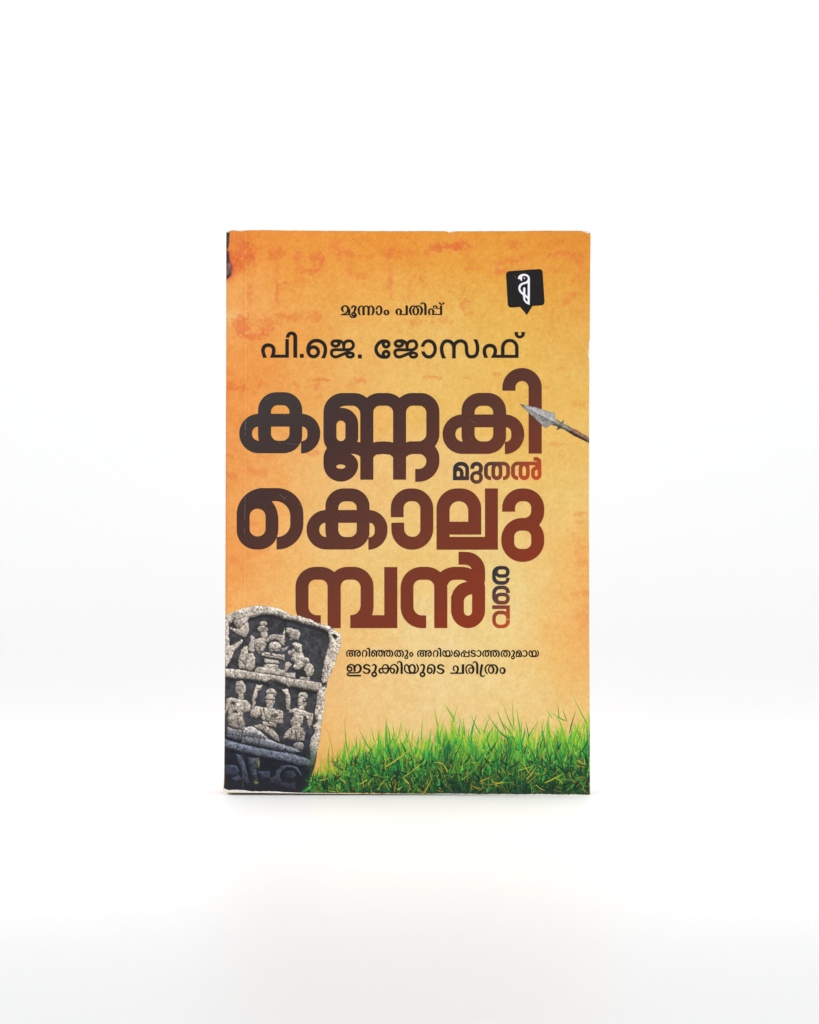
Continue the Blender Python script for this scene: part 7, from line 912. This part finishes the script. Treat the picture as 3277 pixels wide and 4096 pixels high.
G0, G1, Y1 = (58, 160, 62), (104, 180, 54), (186, 206, 48)
for (f, tx, ty, bx_, by_, w, c0, c1, bd) in [
        (vg, 205, 400, 285, 780, 4.2, (130, 168, 52), (170, 188, 50), .02), (vg, 427, 245, 480, 800, 7, G0, (150, 190, 46), -.05), (vg, 588, 390, 770, 720, 11, G0, G1, -.05), (vg, 907, 262, 905, 640, 20, G0, (120, 184, 44), 0), (vg, 1093, 275, 1050, 520, 6, G1, (196, 204, 48), 0),
        (vg, 1343, 210, 1322, 600, 5.5, G1, Y1, 0), (vg, 1480, 160, 1525, 400, 5, G1, Y1, 0), (vg, 1590, 110, 1725, 330, 5.5, G1, Y1, .03), (vg, 725, 365, 765, 560, 7, G1, Y1, 0), (vg, 810, 400, 820, 640, 8, G0, G1, 0), (vg, 980, 300, 1005, 480, 5, G1, Y1, 0), (vg, 1000, 430, 940, 620, 7, G0, G1, .05),
        (vg, 480, 515, 530, 700, 7, G1, Y1, .03), (vg, 1130, 375, 1160, 560, 7, G0, G1, 0), (vg, 355, 610, 300, 760, 4, (140, 168, 56), Y1, 0), (vg, 700, 300, 700, 301, 1, G0, G1, 0),
        (v8, 1455, 590, 1630, 940, 6.5, G0, Y1, -.01), (v8, 925, 645, 945, 960, 6, G0, Y1, 0), (v8, 850, 700, 945, 960, 7, G0, (150, 190, 50), -.04), (v8, 795, 765, 870, 960, 8, G0, (90, 168, 52), -.04), (v8, 440, 705, 395, 880, 6, G1, Y1, -.02), (v8, 305, 710, 410, 860, 4.5, G1, (196, 196, 70), .02),
        (v8, 220, 765, 255, 930, 5.5, G0, Y1, 0), (v8, 965, 750, 1005, 980, 8, G0, (160, 196, 50), 0), (v8, 1340, 705, 1355, 840, 4, (90, 140, 50), (110, 150, 50), 0), (v8, 1380, 740, 1425, 880, 4, (110, 140, 50), (150, 160, 50), 0), (v8, 1230, 765, 1290, 840, 4, G1, Y1, 0), (v8, 1275, 785, 1410, 870, 7, G0, G1, -.04),
        (v8, 1175, 870, 1060, 1060, 8, G0, G1, -.05), (v8, 1515, 770, 1450, 980, 6.5, (30, 90, 56), (60, 130, 60), -.03), (v8, 1050, 860, 1080, 1020, 5, (40, 110, 60), (60, 130, 56), 0), (v8, 740, 785, 670, 980, 6, G0, Y1, 0), (v8, 700, 800, 800, 950, 6, G0, (150, 184, 46), -.02), (v8, 118, 795, 102, 1040, 5.5, G1, Y1, 0),
        (v8, 550, 800, 640, 990, 5.5, G0, G1, -.03), (v8, 625, 900, 690, 1000, 6, G1, Y1, 0), (v8, 485, 840, 495, 1000, 7, G0, G1, 0), (v8, 1620, 770, 1640, 920, 6, G0, Y1, 0), (v8, 760, 900, 900, 1040, 14, (36, 116, 66), G1, -.05), (v8, 1480, 880, 1540, 1000, 8, (30, 100, 60), G0, 0), (v8, 1000, 880, 985, 1100, 12, (36, 116, 66), G1, 0)]:
    x1, y1 = f(tx, ty)
    x0, y0_ = f(bx_, by_)
    blade(x0, y0_, min(x1, 2359), y1, w / 2.2 + 1.6, c0, c1, bd, 8, prio=0.42)
for (f, a, b_, w, c) in [(vg, (910, 850), (1270, 575), 4.5, (206, 196, 58)), (vg, (1640, 920), (1580, 815), 3.2, (206, 186, 62)), (vg, (1580, 815), (1475, 800), 3.0, (206, 190, 66)), (vg, (1100, 985), (1262, 870), 3.2, (176, 184, 54)), (v8, (980, 1325), (1165, 1255), 4.0, (140, 186, 52)),
                         (v8, (1085, 1350), (1005, 1235), 3.2, (214, 190, 58)), (v8, (1060, 1400), (1150, 1285), 3.6, (214, 186, 56)), (v8, (1285, 1392), (1605, 1402), 4.0, (96, 150, 60)), (v8, (1225, 1435), (1380, 1350), 4.2, (200, 196, 52)), (v8, (1390, 1440), (1300, 1370), 3.4, (170, 180, 50)), (v8, (640, 1420), (740, 1370), 3.6, (214, 170, 52)),
                         (v8, (780, 1445), (890, 1400), 4.0, (206, 196, 56)), (v8, (470, 1410), (560, 1325), 4.0, (130, 184, 60)), (v8, (345, 1335), (300, 1260), 3.0, (214, 190, 60)), (v8, (300, 1260), (220, 1245), 2.6, (214, 190, 60)), (v8, (20, 1320), (150, 1220), 3.0, (190, 190, 60)), (v8, (1400, 1260), (1430, 1150), 3.4, (206, 190, 50)), (v8, (1520, 1230), (1600, 1270), 4.6, (220, 176, 50)),
                         (vg, (110, 1020), (230, 985), 3.4, (196, 186, 60)), (vg, (600, 1060), (690, 1000), 3.6, (206, 196, 58)), (vg, (690, 1060), (750, 985), 3.4, (196, 196, 58)), (vg, (150, 860), (400, 910), 4.6, (170, 178, 56)), (vg, (260, 900), (360, 980), 5.0, (176, 176, 56)), (vg, (430, 1050), (360, 985), 4, (196, 186, 50)), (vg, (1360, 1165), (1440, 1000), 3.6, (206, 196, 56)), (vg, (1040, 1130), (1100, 1090), 4.6, (206, 206, 64)), (vg, (1180, 1060), (1110, 990), 5, (206, 206, 56))]:
    x0, y0_ = f(*a)
    x1, y1 = f(*b_)
    blade(x0, y0_, min(x1, 2358), min(y1, BOT(x1)), w, np.array(c) * 0.92, c, 0.03, 6, prio=0.97)

# underlay: dark soil and massed green behind the single blades
UX = np.arange(1240, 2360.1, 6)
UNDER = [(x, float(TOP(x)) + float(np.interp(x, [1240, 1300, 1420, 1500], [8, 45, 80, 100])) + float(np.interp(x, [1240, 1420], [6, 26])) * math.sin(x * 0.19) + 16 * math.sin(x * 0.071)) for x in UX] + [(2359.5, 3178)] + [(x, BOT(x) + 1.0) for x in UX[::-1]]


def under_colour(X, Y):
    h = np.clip((Y - TOP(X) - 30) / 190, 0, 1)
    n = fbm(X, Y, 26, 401, 4)
    st = fbm(X * 2.2 + 0.4 * Y, Y * 0.5, 12, 411, 3)
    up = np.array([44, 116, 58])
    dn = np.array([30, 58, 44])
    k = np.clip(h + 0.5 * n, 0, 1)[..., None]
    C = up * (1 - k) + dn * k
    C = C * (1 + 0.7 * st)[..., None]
    f = (fade(X) * 0.55 * sstep(3125, 3070, Y))[..., None]
    return C * (1 - f) + np.array([186, 160, 66]) * f


# pack the blades into layers so that no two of one layer overlap
order = sorted(range(len(blades)), key=lambda i: blades[i][1])
CELL = 3.0
layers = []
VV, FF, VC = [], [], []
for i in order:
    pts = blades[i][0]
    cells = set()
    for (xa, ya, wa, _), (xb, yb, wb, _) in zip(pts[:-1], pts[1:]):
        L = math.hypot(xb - xa, yb - ya)
        ns = max(1, int(L / 1.5))
        for s in range(ns + 1):
            t = s / ns
            cx_, cy_, hw = xa + (xb - xa) * t, ya + (yb - ya) * t, wa + (wb - wa) * t + 0.6
            for ox in np.arange(-hw, hw + 0.01, max(hw, 0.5)):
                for oy in (-hw, 0, hw):
                    cells.add((int((cx_ + ox) / CELL), int((cy_ + oy) / CELL)))
    k = max(0, len(layers) - 14)
    while k < len(layers) and (cells & layers[k]):
        k += 1
    if k == len(layers):
        layers.append(set())
    layers[k] |= cells
    off = 0.000024 + 0.0000005 * k
    base = len(VV)
    n = len(pts)
    for j in range(n):
        xa, ya, hw, c = pts[j]
        xb, yb = pts[min(j + 1, n - 1)][:2]
        xz, yz = pts[max(j - 1, 0)][:2]
        tx, ty = xb - xz, yb - yz
        L = math.hypot(tx, ty) + 1e-9
        nx, ny = -ty / L, tx / L
        for sgn in (-1, 1):
            qx = min(xa + sgn * nx * hw, 2360.0)
            qy = min(ya + sgn * ny * hw, BOT(xa) - 0.5)
            VV.append(((qx - CX) * K, -off, (GY - qy) * K))
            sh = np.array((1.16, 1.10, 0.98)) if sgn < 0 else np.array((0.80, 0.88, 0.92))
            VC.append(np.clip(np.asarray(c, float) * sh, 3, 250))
    for j in range(n - 1):
        a = base + 2 * j
        q = (a, a + 2, a + 3, a + 1)
        ar = 0
        for u in range(4):
            p1, p2 = VV[q[u]], VV[q[(u + 1) % 4]]
            ar += p1[0] * p2[2] - p2[0] * p1[2]
        FF.append(q if ar > 0 else q[::-1])
print('grass layers', len(layers), 'blades', len(blades))
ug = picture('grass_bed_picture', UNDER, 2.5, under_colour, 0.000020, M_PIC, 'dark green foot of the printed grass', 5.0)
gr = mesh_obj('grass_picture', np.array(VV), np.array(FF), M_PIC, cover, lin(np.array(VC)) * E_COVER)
gr['label'] = 'picture of bright green grass along the lower edge of the cover'

# ------------------------------------------------------------------ wear: bared white paper, scratches and specks
WP = []


def strip(top, bot, n=60, jit=0.8, seed=1):
    t, b_ = np.array(top, float), np.array(bot, float)
    x = np.linspace(t[0, 0], t[-1, 0], n)
    a = np.interp(x, t[:, 0], t[:, 1]) + jit * vnoise(x, x * 0, 7, seed) * 2
    c = np.interp(x, b_[:, 0], b_[:, 1])
    a = np.minimum(a, c - 0.25)
    return x, a, c


def worn(label):
    o = mesh_obj('worn_edge', np.array(WV), list(WF), M_PAPER, cover)
    o['label'] = label
    WV.clear()
    WF.clear()


def add_strip(x, a, c, off, label):
    v0 = len(WV)
    for xi, ai, ci in zip(x, a, c):
        WV.append(P3(xi, ai, off))
        WV.append(P3(xi, ci, off))
    for j in range(len(x) - 1):
        q = v0 + 2 * j
        WF.append((q, q + 1, q + 3, q + 2))
    worn(label)


M_PAPER = plain_mat('bared_paper', (222, 216, 206), 0.30, 1500, 0.85, 0.0002)
WV, WF = [], []
xs_ = np.arange(894, 2361, 4.0)
yb_ = YB(xs_)
x, a, c = strip([(894, 3154), (905, 3158.5), (912, 3160), (930, 3159), (960, 3160), (985, 3162), (1005, 3165), (1040, 3165.5), (1075, 3165), (1110, 3166.5), (1150, 3169), (1200, 3171), (1300, 3173), (1420, 3174), (1520, 3176), (1620, 3175), (1700, 3176.4), (1760, 3174.5), (1830, 3174.6), (1900, 3176.5), (2000, 3176), (2100, 3177.4), (2160, 3175.6), (2200, 3177.2), (2260, 3178.6), (2300, 3177.6), (2345, 3179), (2360, 3178)],
                [(890, 3164.4), (905, 3168.4), (1000, 3170.8), (1160, 3173.3), (1400, 3175.8), (1800, 3177.8), (2100, 3180.2), (2361, 3182.2)], 420, 0.9, 3)
add_strip(x, a, c, 0.00009, 'torn white paper bared along the bottom edge')
x, a, c = strip([(906, 923), (914, 920.5), (936, 918), (962, 919), (985, 920.8)], [(906, 929), (914, 930), (918, 924.5), (936, 922), (950, 924), (965, 925.3), (978, 923), (985, 921.6)], 60, 0.4, 5)
add_strip(x, a, c, 0.00009, 'frayed white paper at the top left corner')
x, a, c = strip([(1776, 923.6), (1795, 925), (1818, 924.6)], [(1776, 924.4), (1792, 927.5), (1799, 931.5), (1804, 928.5), (1810, 930), (1818, 925.2)], 40, 0.4, 6)
add_strip(x, a, c, 0.00009, 'small white nick in the top edge')
x, a, c = strip([(2205, 922), (2250, 920), (2300, 920.5), (2340, 922.5), (2356, 925), (2363, 929)], [(2205, 923.5), (2260, 924), (2300, 923.6), (2326, 924.4), (2340, 929), (2352, 934.2), (2358, 933.5), (2363, 931)], 80, 0.5, 7)
add_strip(x, a, c, 0.00009, 'frayed white paper at the top right corner')
# scuffed fore-edge
for (ya, yb2, d) in ((1363, 1376, 2.5), (1386, 1438, 6.0), (1446, 1456, 3.0)):
    v0 = len(WV)
    ys = np.linspace(ya, yb2, 14)
    for k, yy in enumerate(ys):
        t = max(0.0, math.sin(math.pi * k / 13)) ** 0.7
        xr = float(XR(yy)) + 0.4
        WV.append(P3(xr - d * t * (0.75 + 0.5 * float(vnoise(np.array(yy), np.array(3.0), 5, 8) + 0.5)) - 0.2, yy, 0.00009))
        WV.append(P3(xr, yy, 0.00009))
    for k in range(13):
        q = v0 + 2 * k
        WF.append((q, q + 2, q + 3, q + 1)[::-1])
    worn('white scuff on the right edge of the cover')

SV, SF = [], []


def quad(x0, y0, x1, y1, w):
    L = math.hypot(x1 - x0, y1 - y0) + 1e-9
    nx, ny = -(y1 - y0) / L * w / 2, (x1 - x0) / L * w / 2
    v0 = len(SV)
    for (x, y) in ((x0 - nx, y0 - ny), (x0 + nx, y0 + ny), (x1 + nx, y1 + ny), (x1 - nx, y1 - ny)):
        SV.append(((x - CX) * K, -0.00006, (GY - y) * K))
    SF.append((v0, v0 + 1, v0 + 2, v0 + 3))


R2 = random.Random(5)
spots = []
for (x, ya, yb2) in ((982.3, 1672, 1700), (982.0, 1702, 1722), (981.6, 1730, 1742), (980.5, 1984, 2012), (980.0, 2016, 2078), (979.2, 2110, 2135), (977.5, 2230, 2246)):
    quad(x + R2.uniform(-.6, .6), ya, x + R2.uniform(-.6, .6), yb2, R2.uniform(0.7, 1.3))
for (x0, y0_, x1, y1) in ((1060, 1600, 1084, 1592), (1124, 1648, 1140, 1661), (1150, 1774, 1210, 1780), (1395, 1655, 1402, 1650), (1880, 1680, 1908, 1694), (2078, 1744, 2088, 1758), (1120, 1978, 1140, 1996), (1139, 2000, 1146, 1984), (1590, 1860, 1600, 1864), (1422, 1486, 1428, 1487), (2058, 1101, 2062, 1108), (2062, 1112, 2066, 1110)):
    quad(x0, y0_, x1, y1, R2.uniform(0.6, 1.0))
    spots.append(((x0 + x1) / 2, (y0_ + y1) / 2))
n = 0
while n < 170:
    x, y = R2.uniform(960, 2300), R2.choice((R2.uniform(1320, 1440), R2.uniform(1600, 2480), R2.uniform(1600, 2480)))
    if any(abs(x - a) < 6 and abs(y - b_) < 6 for a, b_ in spots):
        continue
    spots.append((x, y))
    a = R2.uniform(0, 3.14)
    l = R2.choice((1.2, 1.6, 2.4, 4.5)) * R2.uniform(0.7, 1.2)
    quad(x, y, x + math.cos(a) * l, y + math.sin(a) * l, R2.uniform(0.7, 1.2))
    n += 1
wm = mesh_obj('scratch_marks', np.array(SV), SF, plain_mat('scratch_white', (134, 120, 112), 0.1, 900, 0.8), cover)
wm['kind'] = 'stuff'
wm['label'] = 'fine pale scratches and specks on the ink'
